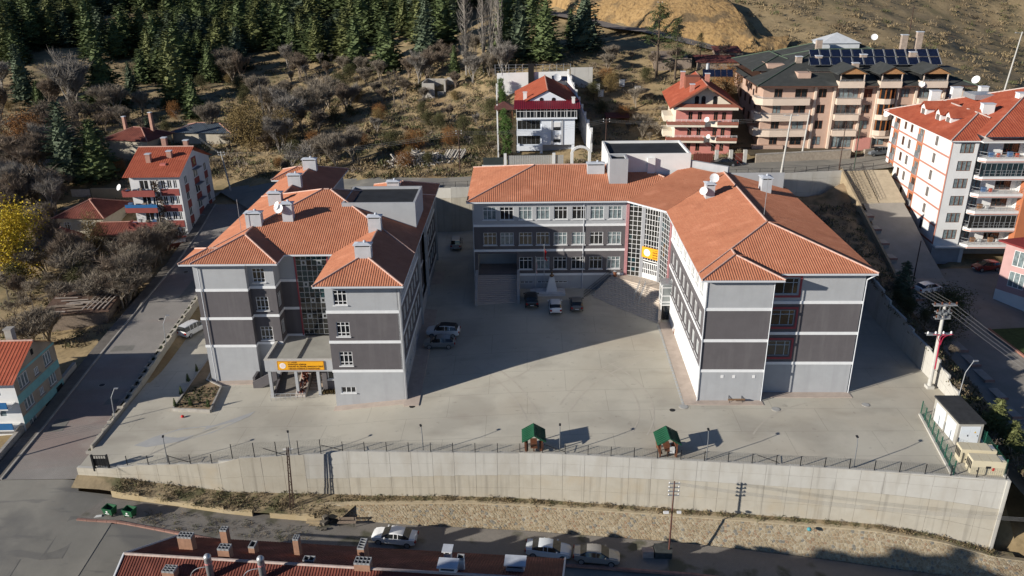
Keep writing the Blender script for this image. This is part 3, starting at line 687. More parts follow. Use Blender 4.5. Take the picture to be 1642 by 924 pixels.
def window_meshes(w, h, style, fm, gm):
    k = (round(w, 2), round(h, 2), style, fm.name, gm.name)
    if k in _wc: return _wc[k]
    f = MB(); g = MB(); t = .07
    def fb(x0, z0, x1, z1, d=.06): f.box(x0, -d, z0, x1, .02, z1)
    fb(0, 0, w, t); fb(0, h - t, w, h); fb(0, t, t, h - t); fb(w - t, t, w, h - t)
    if style == 'school':        # three lights with an upper row and a short lower row in the middle
        for x in (w / 3, 2 * w / 3): fb(x - t / 2, t, x + t / 2, h - t, .055)
        zt = h * .72; fb(t, zt - t / 2, w - t, zt + t / 2, .05)
    elif style == 'dorm':
        for x in (w * .34, w * .67): fb(x - t * .6, t, x + t * .6, h - t, .055)
        for z in (h * .24, h * .74): fb(t, z - t * .5, w - t, z + t * .5, .05)
    elif style == 'two': fb(w / 2 - t * .6, t, w / 2 + t * .6, h - t, .055)
    elif style == 'three':
        for x in (w / 3, 2 * w / 3): fb(x - t * .6, t, x + t * .6, h - t, .055)
    elif style == 'grid':
        for x in (w * .4, w * .78): fb(x - t / 2, t, x + t / 2, h - t, .055)
        fb(t, h * .72 - t / 2, w - t, h * .72 + t / 2, .05)
    elif style == 'balcony':
        n = max(3, int(w / .75))
        for k2 in range(1, n): fb(w * k2 / n - .02, t, w * k2 / n + .02, h - t, .05)
    g.poly([(t, 0, t), (w - t, 0, t), (w - t, 0, h - t), (t, 0, h - t)])
    _wc[k] = (f.mesh('window', fm), g.mesh('pane', gm)); return _wc[k]
_sills = {}
def put_window(parent, W, o, style='school', fm=None, gm=None, depth=.18, sill=None, name='window'):
    fm = fm or m_whitepvc; gm = gm or m_glass; s, z, w, h = o[:4]; fme, gme = window_meshes(w, h, style, fm, gm)
    win = wmesh(name, fme, parent, W((s, -depth + .06, z)), W.rot); inst('pane', gme, win, (0, -.0, 0))
    if sill:
        k = (round(w, 2), sill.name)
        if k not in _sills: q = MB(); q.box(-.1, -.16 - .06, -.08, w + .1, .10, 0); _sills[k] = q.mesh('sill', sill)
        inst('sill', _sills[k], win, (0, -.06, -.002))
    return win
def band(mb, W, s0, s1, z0, z1, pr=.07): mb.T = W; mb.box(s0, -.02, z0, s1, pr, z1); mb.T = None
def chimney(parent, roofs, px, w=None, dp=1.0, dishes=(), fr=None, capm=None):
    """px: left, right, base and top of the front face as sighted"""
    u0, u1, vb, vt = px; P = hit((u0 + u1) / 2, vb, lambda x, y: roof_z(roofs, x, y), 60, 300, .15); D = (P - Vector((0, 0, CAMH))); dep = P.y * cos(PITCH) - (P.z - CAMH) * sin(PITCH)
    w = (u1 - u0) * dep / FPX * .93; top = uy((u0 + u1) / 2, vt, P.y).z; fr = fr or Fr(P.x, P.y, -.02)
    F2 = Fr(P.x, P.y, fr.a); mb = MB(F2); mb.box(-w / 2, 0, P.z - 1.5, w / 2, dp, top - .42)
    c = mb.build('chimney', m_chim, parent)
    mb = MB(F2); mb.box(-w / 2 + .12, .12, top - .42, w / 2 - .12, dp - .12, top - .22, 1)
    for x in (-w / 2, w / 2 - .1):
        for y in (0, dp - .1): mb.box(x, y, top - .42, x + .1, y + .1, top - .22, 0)
    a, b = w / 2 + .14, .14; q = [mb.P(p) for p in ((-a, -b, top - .22), (a, -b, top - .22), (a, dp + b, top - .22), (-a, dp + b, top - .22), (-a, -b, top - .14), (a, -b, top - .14), (a, dp + b, top - .14), (-a, dp + b, top - .14), (-w * .3, dp * .3, top), (w * .3, dp * .3, top), (w * .3, dp * .7, top), (-w * .3, dp * .7, top))]
    for f in ((3, 2, 1, 0), (0, 1, 5, 4), (1, 2, 6, 5), (2, 3, 7, 6), (3, 0, 4, 7), (4, 5, 9, 8), (5, 6, 10, 9), (6, 7, 11, 10), (7, 4, 8, 11), (8, 9, 10, 11)): mb.F([q[i] for i in f], 0)
    mb.lathe((w * .1, dp * .5, top), [(.13, 0), (.13, .12), (.2, .14), (.06, .26)], 8, 0)
    mb.build('chimney_cap', [capm or m_chimcap, m_dark], c)
    for dx, dy, dz, r, az in dishes: dish(c, F2((dx, dy, top + dz)), r, az)
    return c, P, top
def dish(parent, p, r, az, el=.5, name='satellite_dish'):
    mb = MB(); mb.smooth = True; n = 14; d = Vector((cos(az) * cos(el), sin(az) * cos(el), sin(el))); x = d.cross(Vector((0, 0, 1))).normalized(); y = x.cross(d)
    c = Vector(p); rg = []
    for rr, o in ((0.02, 0), (r * .6, r * .08), (r, r * .22)): rg.append([mb.P(c + d * o + (x * cos(2 * pi * i / n) + y * sin(2 * pi * i / n)) * rr) for i in range(n)])
    for a, b in zip(rg, rg[1:]):
        for i in range(n): mb.F((a[i], a[(i + 1) % n], b[(i + 1) % n], b[i]))
    mb.smooth = False; mb.tube(c, c - d * .2 - Vector((0, 0, r * .8)), .03, n=5); mb.tube(c, c + d * r * .9, .02, n=4)
    return mb.build(name, m_dish, parent)
def tower_box(parent, fr, x0, y0, x1, y1, z0, z1, m, name='roof_tower', flat=True, par=.35):
    mb = MB(fr); mb.box(x0, y0, z0, x1, y1, z1 - .5, 0, 't')
    t = .28
    for a in ((x0, y0, x1, y0 + t), (x0, y1 - t, x1, y1), (x0, y0 + t, x0 + t, y1 - t), (x1 - t, y0 + t, x1, y1 - t)): mb.box(a[0], a[1], z1 - .5, a[2], a[3], z1, 0)
    o = mb.build(name, m, parent); q = MB(fr); q.box(x0 + t, y0 + t, z1 - .9, x1 - t, y1 - t, z1 - par); q.build('flat_roof', m_bitumen, o); return o
def text_mesh(s, size, m, ext=.006):
    cu = bpy.data.curves.new('lettering', 'FONT'); cu.body = s; cu.size = size; cu.extrude = ext; cu.align_x = 'LEFT'; cu.resolution_u = 2
    o = bpy.data.objects.new('lettering', cu); COL.objects.link(o); dg = bpy.context.evaluated_depsgraph_get(); me = bpy.data.meshes.new_from_object(o.evaluated_get(dg)); bpy.data.objects.remove(o)
    me.materials.clear(); me.materials.append(m); return me
def sign(parent, W, s0, s1, z0, z1, d, lines, name='sign'):
    mb = MB(W); mb.box(s0, d, z0, s1, d + .12, z1); o = mb.build(name, m_yellow, parent)
    f = MB(W); t = .035
    for a in ((s0, z0, s1, z0 + t), (s0, z1 - t, s1, z1), (s0, z0 + t, s0 + t, z1 - t), (s1 - t, z0 + t, s1, z1 - t)): f.box(a[0], d + .1, a[1], a[2], d + .135, a[3])
    f.build('sign_border', mat('sign border', (.42, .16, .03), .6, 0), o)
    h = z1 - z0; cx, cz = s0 + h * .55, (z0 + z1) / 2; e = MB(W); n = 16
    e.cur = 0
    a = [e.P((cx + h * .33 * cos(2 * pi * i / n), d + .135, cz + h * .33 * sin(2 * pi * i / n))) for i in range(n)]; e.F(a, 0)
    a = [e.P((cx + h * .2 * cos(2 * pi * i / n), d + .14, cz + h * .2 * sin(2 * pi * i / n))) for i in range(n)]; e.F(a, 1)
    e.build('emblem', [mat('emblem white', (.78, .74, .72), .6, 0), mat('emblem pale red', (.72, .58, .56), .6, 0)], o)
    for txt, sz, zz in lines:
        me = text_mesh(txt, sz, m_signtext); c, s_ = W.d; l = inst('lettering', me, o, Vector(W((s0 + h * 1.12, d + .135, zz))) - Vector(parent.location), (pi / 2, 0, W.rot))
        wd = max((v.co.x for v in me.vertices), default=1); mxw = (s1 - s0) - h * 1.12 - .1
        if wd > mxw: l.scale = (mxw / wd, 1, 1)
    return o
def downpipe(parent, p, z0, z1, m=None, r=.055):
    mb = MB(); mb.tube((p[0], p[1], z0), (p[0], p[1], z1), r, n=6); return mb.build('downpipe', m or m_alu, parent)
def curtain(parent, W, s0, s1, z0, z1, nc, nr, fm, gms, odd=None, depth=0.0, open_=(), t=.028):
    mb = MB(W); dw, dh = (s1 - s0) / nc, (z1 - z0) / nr
    for i in range(nc + 1): mb.box(s0 + i * dw - t, depth - .03, z0, s0 + i * dw + t, depth + .06, z1)
    for j in range(nr + 1): mb.box(s0, depth - .03, z0 + j * dh - t, s1, depth + .05, z0 + j * dh + t)
    for i, j in open_:
        a, b = s0 + i * dw, z0 + j * dh
        for q in ((a + .05, b + .05, a + dw - .05, b + .17), (a + .05, b + dh - .17, a + dw - .05, b + dh - .05), (a + .05, b + .17, a + .17, b + dh - .17), (a + dw - .17, b + .17, a + dw - .05, b + dh - .17)): mb.box(q[0], depth - .01, q[1], q[2], depth + .09, q[3])
    cw = mb.build('curtain_wall', fm, parent); q = MB(); q.box(-dw / 2, -.02, -dh / 2, dw / 2, .01, dh / 2)
    mes = [q.mesh('pane', g) for g in gms]
    for i in range(nc):
        for j in range(nr):
            me = mes[odd(i, j) if odd else random.randrange(len(mes))]
            o = wmesh('pane', me, cw, W((s0 + (i + .5) * dw, depth, z0 + (j + .5) * dh)), 0); o.rotation_euler = (random.uniform(-.012, .012), 0, W.rot + random.uniform(-.012, .012))
    return cw

# ================================================================== LEFT SCHOOL BUILDING (hostel wing)
FL = Fr(-20.856, 81.933, -.0165)
LZ1, LZ2, LZ3, LZE = 2.56, 6.30, 10.05, 13.76
bl = thing('dormitory_building', 'grey hostel building with red hipped roofs, left of the yard, yellow sign over its porch', 'building', FL((0, 0, -2.4)))
P_ = .365
LROOF = [hip(FL, -17.0, 8.7, 9.05, 33.8, LZE, P_), hip(FL, -17.02, 5.62, -6.75, 20, LZE, P_), hip(FL, -.9, -1.45, 9.05, 22, LZE, P_), hip(FL, -17.02, 22, -7.3, 50.3, LZE, P_), hip(FL, -1.2, 24, 9.07, 40.2, LZE, P_), hip(FL, -18.4, 5.6, -10.5, 11.0, LZE, P_), hip(FL, -18.4, 43.4, -10.5, 50.4, LZE, P_)]
lroof = build_roof(bl, LROOF, m_roof); hip_caps(lroof, LROOF, m_mortar); eaves(bl, LROOF, LZE, m_alu)
def lw_(a, b): return Wall(FL((a[0], a[1], 0))[:2], FL((b[0], b[1], 0))[:2])
def storeys(parent, W, zs, mats, ops_by, bands=True, base=None, bm=None, s0=0, s1=None, sillm=None, depth=.18, name='wall'):
    """one wall: each storey a part; ops_by[k] = [(s,z,w,h,style,glass,frame)]"""
    s1 = W.L if s1 is None else s1; bmx = MB()
    for k, (z0, z1) in enumerate(zip(zs, zs[1:])):
        mb = MB(); ops = ops_by[k] if k < len(ops_by) else []
        wall_panel(mb, W, s0, s1, z0, z1, ops, depth); mb.build(name, mats[k], parent)
        for o in ops: put_window(parent, W, o, o[4], o[6] if len(o) > 6 else None, o[5] if len(o) > 5 else None, depth, sillm)
        if bands and 0 < k: bmx = MB(); band(bmx, W, s0 - .06, s1 + .06, z0 - .17, z0 + .17); bmx.build('moulding', bm or m_band, parent)
LZS = [-3.6, LZ1, LZ2, LZ3, LZE - .1]; LM = [m_lgrey, m_dgrey, m_dgrey, m_lgrey]
wd = lambda s, z, w=1.5, h=1.8: (s, z, w, h, 'dorm', m_glass)
storeys(bl, lw_((0, 0), (8.12, 0)), LZS, LM, [[(.75, -.35, 1.7, .8, 'three', m_glass)], [wd(.92, 3.25)], [wd(.92, 7.0)], [wd(.92, 10.9)]], sillm=m_band)
# east flank, in shade: windows in rows between pilasters
ops = lambda z: [(1.2 + k * 2.35, z, 1.6, 1.9, 'school', m_glass) for k in range(7)]
storeys(bl, lw_((8.12, 0), (8.12, 18.0)), LZS, LM, [[(2 + k * 3.2, .4, 1.4, .7, 'three', m_glass) for k in range(4)], ops(3.4), ops(7.15), ops(10.9)])
storeys(bl, lw_((7.6, 18.0), (7.6, 26.0)), LZS, LM, [[], [(1.5, 3.4, 5, 2.2, 'balcony', m_glass)], [(1.5, 7.15, 5, 2.2, 'balcony', m_glass)], []])
ops = lambda z: [(1.0 + k * 2.3, z, 1.6, 1.9, 'school', m_glass) for k in range(5)]
storeys(bl, lw_((8.12, 26.0), (8.12, 39.3)), LZS, LM, [[], ops(3.4), ops(7.15), ops(10.9)])
for y in (0.0, 17.6, 26.0, 38.9): pm = MB(FL); pm.box(8.0, y, -3.6, 8.42, y + .4, LZE - .2); pm.build('pilaster', m_lgrey, bl)
pm = MB(FL); pm.box(8.05, 18.02, -3.6, 8.12, 25.98, LZ1); pm.build('recess_wall', m_lgrey, bl)
storeys(bl, lw_((0, 9.6), (0, 0)), LZS, LM, [[], [(6.5, 3.4, 1.4, 1.9, 'school', m_glass)], [(6.5, 7.1, 1.4, 1.9, 'school', m_glass)], []])
# left wing front: bay standing a little proud beside the window strip
storeys(bl, lw_((-17.2, 6.57), (-11.0, 6.57)), LZS, LM, [[], [], [], []])
storeys(bl, lw_((-11.0, 6.57), (-11.0, 7.4)), LZS, LM, [[], [], [], []])
storeys(bl, lw_((-11.0, 7.4), (-7.9, 7.4)), LZS, LM, [[], [wd(.55, 2.98)], [wd(.52, 6.98)], [wd(.52, 10.7)]], sillm=m_band)
storeys(bl, lw_((-7.9, 7.4), (-7.9, 9.6)), LZS, LM, [[], [(.5, 3.4, 1.2, 1.9, 'school', m_glass)], [(.5, 7.1, 1.2, 1.9, 'school', m_glass)], []])
storeys(bl, lw_((-7.9, 9.6), (-5.75, 9.6)), LZS, LM, [[], [], [], []])
storeys(bl, lw_((-1.9, 9.6), (0, 9.6)), LZS, LM, [[], [], [], []])
storeys(bl, lw_((-17.2, 49.4), (-17.2, 6.57)), LZS, LM, [[], [(2 + k * 3.4, 3.4, 1.6, 1.9, 'school', m_glass) for k in range(12)], [(2 + k * 3.4, 7.1, 1.6, 1.9, 'school', m_glass) for k in range(12)], [(2 + k * 3.4, 10.9, 1.6, 1.9, 'school', m_glass) for k in range(12)]])
storeys(bl, lw_((-8.1, 49.4), (-17.2, 49.4)), LZS, LM, [[], [], [], []]); storeys(bl, lw_((-8.1, 33), (-8.1, 49.4)), LZS, LM, [[], [], [], []]); storeys(bl, lw_((8.12, 39.3), (-.4, 39.3)), LZS, LM, [[], [], [], []]); storeys(bl, lw_((-.4, 39.3), (-.4, 33)), LZS, LM, [[], [], [], []])
W = lw_((-5.75, 9.6), (-1.9, 9.6))
curtain(bl, W, 0, W.L, LZ1 + .1, LZE - .35, 6, 15, m_galv, [m_blueglass, m_browngl, m_glass], lambda i, j: (0 if j > 6 else 1) if random.random() < .8 else 2, -.1, [(1, 13), (4, 13), (1, 9), (4, 9), (1, 3), (4, 3), (2, 6), (4, 6)])
mb = MB(W); mb.box(-.16, -.1, LZ1, 0, .1, LZE - .2); mb.box(W.L, -.1, LZ1, W.L + .16, .1, LZE - .2); mb.box(-.1, -.14, LZE - .36, W.L + .1, .1, LZE - .2); mb.build('curtain_wall_edge', m_redtrim, bl)
downpipe(bl, FL((-16.55, 6.4, 0)), -2.6, LZE - .3); downpipe(bl, FL((8.3, -.1, 0)), -1.5, LZE - .3, m_lgrey)
# stair tower with flat roof
tower_box(bl, FL, -1.3, 17.6, 8.2, 25.6, LZE - .4, 17.5, m_lgrey)
for px, dsh in (((394, 421, 365, 340), ()), ((430, 452.6, 328, 308), ()), ((461.5, 483.6, 299, 279), ()), ((485, 508, 272, 254), ()), ((453, 471, 356, 325), ((-.9, -.15, -.75, .62, -1.9), (-1.25, .3, -.55, .6, -2.5))), ((568.6, 596.4, 416, 391), ()), ((590, 612, 371, 346), ()), ((620, 641, 304, 290), ()), ((628, 645, 291, 272), ())):
    chimney(bl, LROOF, px, dishes=dsh, fr=FL)
ma = MB(); pa = hit(387, 372, lambda x, y: roof_z(LROOF, x, y), 60, 300, .15); ma.tube(pa, pa + Vector((0, 0, 4.2)), .03, n=5); ma.build('roof_mast', m_galv, bl)
# entrance canopy with its sign, columns, ramps and steps
cz = 2.75
can = MB(FL); can.box(-8.6, 2.55, 1.55, .0, 9.55, cz - .35); 
for a in ((-8.75, 2.4, .0, 2.66), (-8.75, 2.66, -8.5, 7.35)): can.box(a[0], a[1], 1.2, a[2], a[3], cz)
cano = can.build('canopy', m_lgrey, bl)
q = MB(FL); q.box(-8.5, 2.66, cz - .35, -.02, 9.55, cz - .3); q.box(-5.25, 2.66, cz - .3, -5.0, 8.6, cz - .12); q.build('canopy_deck', mat('canopy deck screed', (.33, .32, .285), .9, .15, .5), cano)
q = MB(FL); q.box(-8.8, 2.36, cz, .0, 2.7, cz + .05); q.box(-8.8, 2.7, cz, -8.46, 7.4, cz + .05); q.build('coping', mat('pale coping', (.50, .48, .44), .8, .1, 2), cano)
for x in (-8.35, -5.2, -2.55):
    q = MB(FL); q.box(x - .17, 2.5, -3, x + .17, 2.84, 1.2); q.build('column', m_lgrey, cano)
WS = Wall(FL((-8.75, 2.4, 0))[:2], FL((0, 2.4, 0))[:2])
sign(bl, WS, 1.55, 7.1, 1.47, 2.62, .0, [('T.C.  VALİLİĞİ', .16, 2.42), ('EZENTEPE AŞIKLIK', .26, 2.14), ('MESLEKİ VE TEKNİK ANADOLU LİSESİ', .26, 1.85), ('ORHAN ÖĞRENCİ PANSİYONU', .26, 1.555)])
yz = lambda x, y: yard_z(*FL((x, y, 0))[:2])
floor_z = -.95
q = MB(FL); q.box(-8.2, 6.6, -3, 0, 9.55, floor_z); q.build('porch_floor', mat('porch tile', (.30, .245, .20), .7, .15, 2), bl)
for k in range(9):
    z = floor_z - .16 * k; y = 6.6 - .42 * (k + 1); q = MB(FL); q.box(-4.2, y, -3.4, -2.4, y + .42, z - .16); q.build('step', mat('stair stone', (.46, .37, .29), .8, .15, 3), bl)
q = MB(FL); q.prism([(-8.0, 2.4), (-5.6, 2.4), (-5.6, 6.6), (-8.0, 6.6)], -3.4, lambda p: lerp(p[1], [2.4, 6.6], [-2.3, floor_z])); q.build('ramp', mat('ramp paving', (.16, .145, .13), .9, .15, 2), bl)
q = MB(FL); q.prism([(-8.2, 2.6), (-8.0, 2.6), (-8.0, 9.5), (-8.2, 9.5)], -3.4, lambda p: lerp(p[1], [2.6, 6.6, 9.5], [-1.7, .1, .1])); q.build('ramp_wall', m_dgrey, bl)
q = MB(FL); q.prism([(-5.5, 2.2), (-4.3, 2.2), (-4.3, 6.5), (-5.5, 6.5)], -3.4, lambda p: lerp(p[1], [2.2, 6.5], [-1.9, floor_z + .5])); q.build('flower_trough', mat('trough stone', (.5, .44, .38), .85, .15, 2), bl)
q = MB(FL)
for k in range(160):
    x, y = random.uniform(-5.35, -4.45), random.uniform(2.35, 6.4); z = lerp(y, [2.2, 6.5], [-1.9, floor_z + .5]); a = random.uniform(0, 6.3); r = .16
    q.poly([(x - r * cos(a), y - r * sin(a), z), (x + r * cos(a), y + r * sin(a), z), (x, y, z + random.uniform(.12, .35))])
q.build('trough_plants', mat('rusty plants', (.16, .05, .03), .95, .6, 5), bl, 'stuff')
W = lw_((-2.35, 3.3), (0, 3.3)); mb = MB(); wall_panel(mb, W, 0, W.L, -3.2, 1.2, [(.75, -.35, 1.5, 1.05)]); o = mb.build('porch_room_wall', m_dgrey, bl); put_window(bl, W, (.75, -.35, 1.5, 1.05), 'two', None, m_glass, .18, m_band)
q = MB(FL); q.box(-2.35, 3.32, -3.2, -2.2, 9.5, 1.2); q.build('porch_room_wall', m_dgrey, bl); q = MB(FL); q.box(-2.4, 3.1, 1.0, 0, 3.3, 1.25); q.build('coping', m_kerb, bl)
q = MB(FL); q.box(-5.6, 9.3, floor_z, -2.5, 9.45, 1.3); q.build('entrance_door', mat('dark doorway', (.02, .02, .022), .3, .2, 2), bl)
q = MB(FL); q.prism([(-11.4, 4.9), (-11.1, 4.9), (-11.1, 7.3), (-11.4, 7.3)], -3.4, -1.0); 
q.prism([(-11.4, 4.7), (-8.3, 4.7), (-8.3, 4.95), (-11.4, 4.95)], lambda p: lerp(p[0], [-11.4, -9.2, -8.3], [-2.9, -1.2, -1.2]), lambda p: lerp(p[0], [-11.4, -9.2, -8.3], [-1.55, .15, .15])); q.build('basement_ramp_wall', m_dgrey, bl)
q = MB(FL)
for i in range(8): x = -8.3 + i * .6; q.tube((x, 1.6, yz(x, 1.6)), (x, 1.6, yz(x, 1.6) + .95), .025, n=5)
for h in (.5, .95): q.tube((-8.3, 1.6, yz(-8.3, 1.6) + h), (-4.1, 1.6, yz(-4.1, 1.6) + h), .025, n=5)
q.build('railing', m_galv, bl)
q = MB(FL)
for k in range(260):
    x, y = random.uniform(-2.3, -.05), random.uniform(2.5, 3.15); z = yz(x, y); a = random.uniform(0, 6.3); r = .13; hh = random.uniform(.25, .6)
    q.poly([(x - r * cos(a), y - r * sin(a), z + hh * .4), (x + r * cos(a), y + r * sin(a), z + hh * .4), (x, y, z + hh)])
tag(q.build('hedge', mat('autumn hedge', (.07, .05, .02), .95, .6, 5)), 'low clipped brownish hedge under the grey porch wall beside the entrance steps', 'hedge')
# apron round the hostel
m_apron = mat('apron slab', (.42, .35, .30), .9, .12, 1)
q = MB(FL); q.prism([(8.12, -1.4), (9.9, -1.4), (9.9, 34), (8.12, 34)][::1], -4, lambda p: yz(p[0], p[1]) + .1); q.prism([(-.2, -.9), (8.12, -.9), (8.12, 0), (-.2, 0)], -4, lambda p: yz(p[0], p[1]) + .08); q.prism([(-17.9, 5.6), (-11.4, 5.6), (-11.4, 6.57), (-17.9, 6.57)], -4, lambda p: yz(p[0], p[1]) + .1)
ao = q.build('apron', m_apron); ao['kind'] = 'structure'

# ================================================================== RIGHT SCHOOL BUILDING (two wings joined by a glazed corner)
FR = Fr(20.845, 78.575, -.0289); FM = Fr(-5.306, 108.24, -.0116)
RZ1, RZ2, RZ3, RZE = 3.85, 7.59, 11.34, 15.06
br = thing('school_building', 'large L-shaped grey school with orange tile roofs, glazed corner entrance and yellow sign', 'building', FR((0, 0, 0)))
P2_ = .283
chA, chB = FM((21.5, -.75, 0)), FR((-.81, 23.6, 0)); tx, ty = chB[0] - chA[0], chB[1] - chA[1]; l = hypot(tx, ty); cnx, cny = -ty / l, tx / l
far1, far2 = (chB[0] + cnx * 12.6 , chB[1] + cny * 12.6), (chA[0] + cnx * 12.6, chA[1] + cny * 12.6)
CH = dict(pl=[(.215 * cnx, .215 * cny, RZE - .215 * (chA[0] * cnx + chA[1] * cny))], dom=[chA[:2], chB[:2], far1, far2])
RROOF = [hip(FR, -.85, 1.0, 18.25, 34.5, RZE, P2_, 'k'), hip(FR, -.87, -.88, 7.86, 14, RZE, P2_), hip(FM, -.9, -.77, 33.5, 18.8, RZE, P2_), CH]
rroof = build_roof(br, RROOF, m_roof); hip_caps(rroof, RROOF, m_mortar)
eaves(br, RROOF[:2], RZE, m_alu); 
eg = MB()
eg.prism([FM((-.9, -.77, 0))[:2], FM((21.6, -.77, 0))[:2], FM((21.6, 18.8, 0))[:2], FM((-.9, 18.8, 0))[:2]], RZE - .25, RZE - .04); eg.prism([chA[:2], chB[:2], (chB[0] + cnx * 6, chB[1] + cny * 6), (chA[0] + cnx * 6, chA[1] + cny * 6)], RZE - .262, RZE - .052); eg.build('gutter', m_alu, br)
RZS = [-1.0, RZ1, RZ2, RZ3, RZE - .1]; RM_ = [m_lgrey, m_dgrey, m_dgrey, m_lgrey]
rw = lambda a, b: Wall(FR((a[0], a[1], 0))[:2], FR((b[0], b[1], 0))[:2])
mw = lambda a, b: Wall(FM((a[0], a[1], 0))[:2], FM((b[0], b[1], 0))[:2])
storeys(br, rw((0, 0), (7.0, 0)), RZS, RM_, [[], [], [], []])
storeys(br, rw((7.0, 0), (7.0, 1.85)), RZS, RM_, [[], [], [], []])
wp = lambda s, z, w=2.55, h=1.85: (s, z, w, h, 'grid', m_glass, mat('blue grey frame', (.36, .42, .47), .5, .05, 2))
W = rw((7.0, 1.85), (17.35, 1.85)); storeys(br, W, RZS, RM_, [[], [wp(.62, 4.77)], [wp(.68, 8.55)], [wp(.68, 12.33)]])
q = MB(W)
for s, z in ((.62, 4.77), (.68, 8.55), (.68, 12.33)):
    for a in ((s - .35, z - .4, s + 2.9, z - .15), (s - .35, z + 2.0, s + 2.9, z + 2.25), (s + 2.68, z - .15, s + 2.9, z + 2.0)): q.box(a[0], -.02, a[1], a[2], .06, a[3])
q.build('window_surround', m_redtrim, br)
q = MB(W); q.box(.02, -.02, .3, .7, .05, 2.6); q.build('service_door', mat('grey service door', (.36, .36, .33), .6, .05, 2), br)
for s in (2.35, 3.65, 5.85): q = MB(rw((0, 0), (7, 0))); q.box(s, -.01, 2.95, s + .3, .04, 3.3); q.build('vent_grille', m_whitepvc, br)
so = lambda z, n=8: [(1.0 + k * 2.62, z, 1.75, 1.95, 'school', m_curtain if random.random() < .6 else m_glass) for k in range(n)]
storeys(br, rw((0, 23.0), (0, 0)), RZS, [m_white] + RM_[1:3] + [m_white], [[], so(4.5), so(8.2), so(12.0)], depth=.30, sillm=m_band)
storeys(br, rw((17.35, 1.85), (17.35, 33.5)), RZS, RM_, [[], [(2 + k * 3.3, 4.6, 1.9, 1.9, 'school', m_glass) for k in range(9)], [(2 + k * 3.3, 8.3, 1.9, 1.9, 'school', m_glass) for k in range(9)], [(2 + k * 3.3, 12.0, 1.9, 1.9, 'school', m_glass) for k in range(9)]])
storeys(br, rw((17.35, 33.5), (7, 33.5)), RZS + [RZE + 2.6], RM_ + [m_lgrey], [[], [], [], [], []])
downpipe(br, FR((-.1, -.1, 0)), -.2, RZE - .3); downpipe(br, FR((7.05, -.12, 0)), -.2, RZE - .3); downpipe(br, FR((17.45, 1.72, 0)), .1, RZE - 1.0)
q = MB(); q.tube(FR((17.45, 1.72, RZE - 1.0)), FR((18.1, 1.1, RZE - .2)), .07); q.build('downpipe', m_alu, br)
# rear wing, facing the camera
WM = mw((0, 0), (21.55, 0))
mo = lambda z, ss: [(s, z, 1.88, 1.87, 'school', random.choice([m_curtain, m_curtain, m_glass]), m_whitepvc) for s in ss]
cols = (1.33, 3.75, 6.4, 8.86, 11.36, 13.94, 16.5, 19.05)
porch = (.45, RZ1 + .05, 5.6, 3.2)
mb = MB(); ops3 = mo(4.65, cols[2:])
wall_panel(mb, WM, 0, WM.L, -1, RZ1, [(s, 2.45, w, .32) for s, w in ((6.5, 1.9), (9.0, 1.9), (11.5, 1.9))] + [(.45, 1.0, 5.6, RZ1 - 1.0)], .18); mb.build('wall', m_lgrey, br)
mb = MB(); wall_panel(mb, WM, 0, WM.L, RZ1, RZ2, ops3 + [porch], .18); mb.build('wall', m_dgrey, br)
for o in ops3: put_window(br, WM, o, 'school', None, o[5], .18, m_band)
for s in (6.5, 9.0, 11.5): put_window(br, WM, (s, 2.45, 1.9, .32), 'three', None, m_glass, .18)
for z, m, zz0, zz1 in ((8.4, m_dgrey, RZ2, RZ3), (12.2, m_lgrey, RZ3, RZE - .1)):
    mb = MB(); ops = mo(z, cols); wall_panel(mb, WM, 0, WM.L, zz0, zz1, ops, .18); mb.build('wall', m, br)
    for o in ops: put_window(br, WM, o, 'school', None, o[5], .18, m_band)
for a_, z in ((-.06, RZ3), (-.06, RZ2), (6.05, RZ1)): q = MB(); band(q, WM, a_, WM.L, z - .17, z + .17); q.build('moulding', m_band, br)
storeys(br, mw((0, 18), (0, 0)), RZS, RM_, [[], [], [], []]); storeys(br, mw((33, 18), (0, 18)), RZS, RM_, [[], [], [], []])
downpipe(br, FM((15.55, -.12, 0)), 1.6, RZE - .3); downpipe(br, FM((-.1, .1, 0)), 1.2, RZE - .4)
# recessed porch and its flight of steps
q = MB(WM); q.poly([(.45, -.18, RZ1), (6.05, -.18, RZ1), (6.05, -4.5, RZ1), (.45, -4.5, RZ1)]); q.build('porch_floor', mat('porch stone', (.34, .27, .24), .7, .15, 2), br)
q = MB(WM); q.poly([(.45, -4.5, 1), (6.05, -4.5, 1), (6.05, -4.5, 7.1), (.45, -4.5, 7.1)]); q.poly([(.45, -.18, 1), (.45, -4.5, 1), (.45, -4.5, 7.1), (.45, -.18, 7.1)]); q.poly([(6.05, -4.5, 1), (6.05, -.18, 1), (6.05, -.18, 7.1), (6.05, -4.5, 7.1)]); q.poly([(.45, -.18, 7.1), (.45, -4.5, 7.1), (6.05, -4.5, 7.1), (6.05, -.18, 7.1)]); q.build('porch_wall', m_lgrey, br)
m_stair = mat('grey pink stair stone', (.42, .36, .33), .8, .06, .6)
yzm = lambda x, y: yard_z(*FM((x, y, 0))[:2])
for k in range(15):
    z = RZ1 - .17 * k; q = MB(FM); q.box(.45, -.29 * (k + 1), -1, 6.05, -.29 * k + (.17 if k == 0 else 0), z - .005); q.build('step', m_stair, br)
for x in (.05, 6.05):
    q = MB(FM); q.prism([(x, -4.6), (x + .4, -4.6), (x + .4, -.0), (x, -.0)], -1, lambda p: lerp(p[1], [-4.6, 0], [1.75, RZ1 + .75])); q.build('stair_wall', mat('stair side wall', (.36, .34, .33), .85, .1, 2), br)
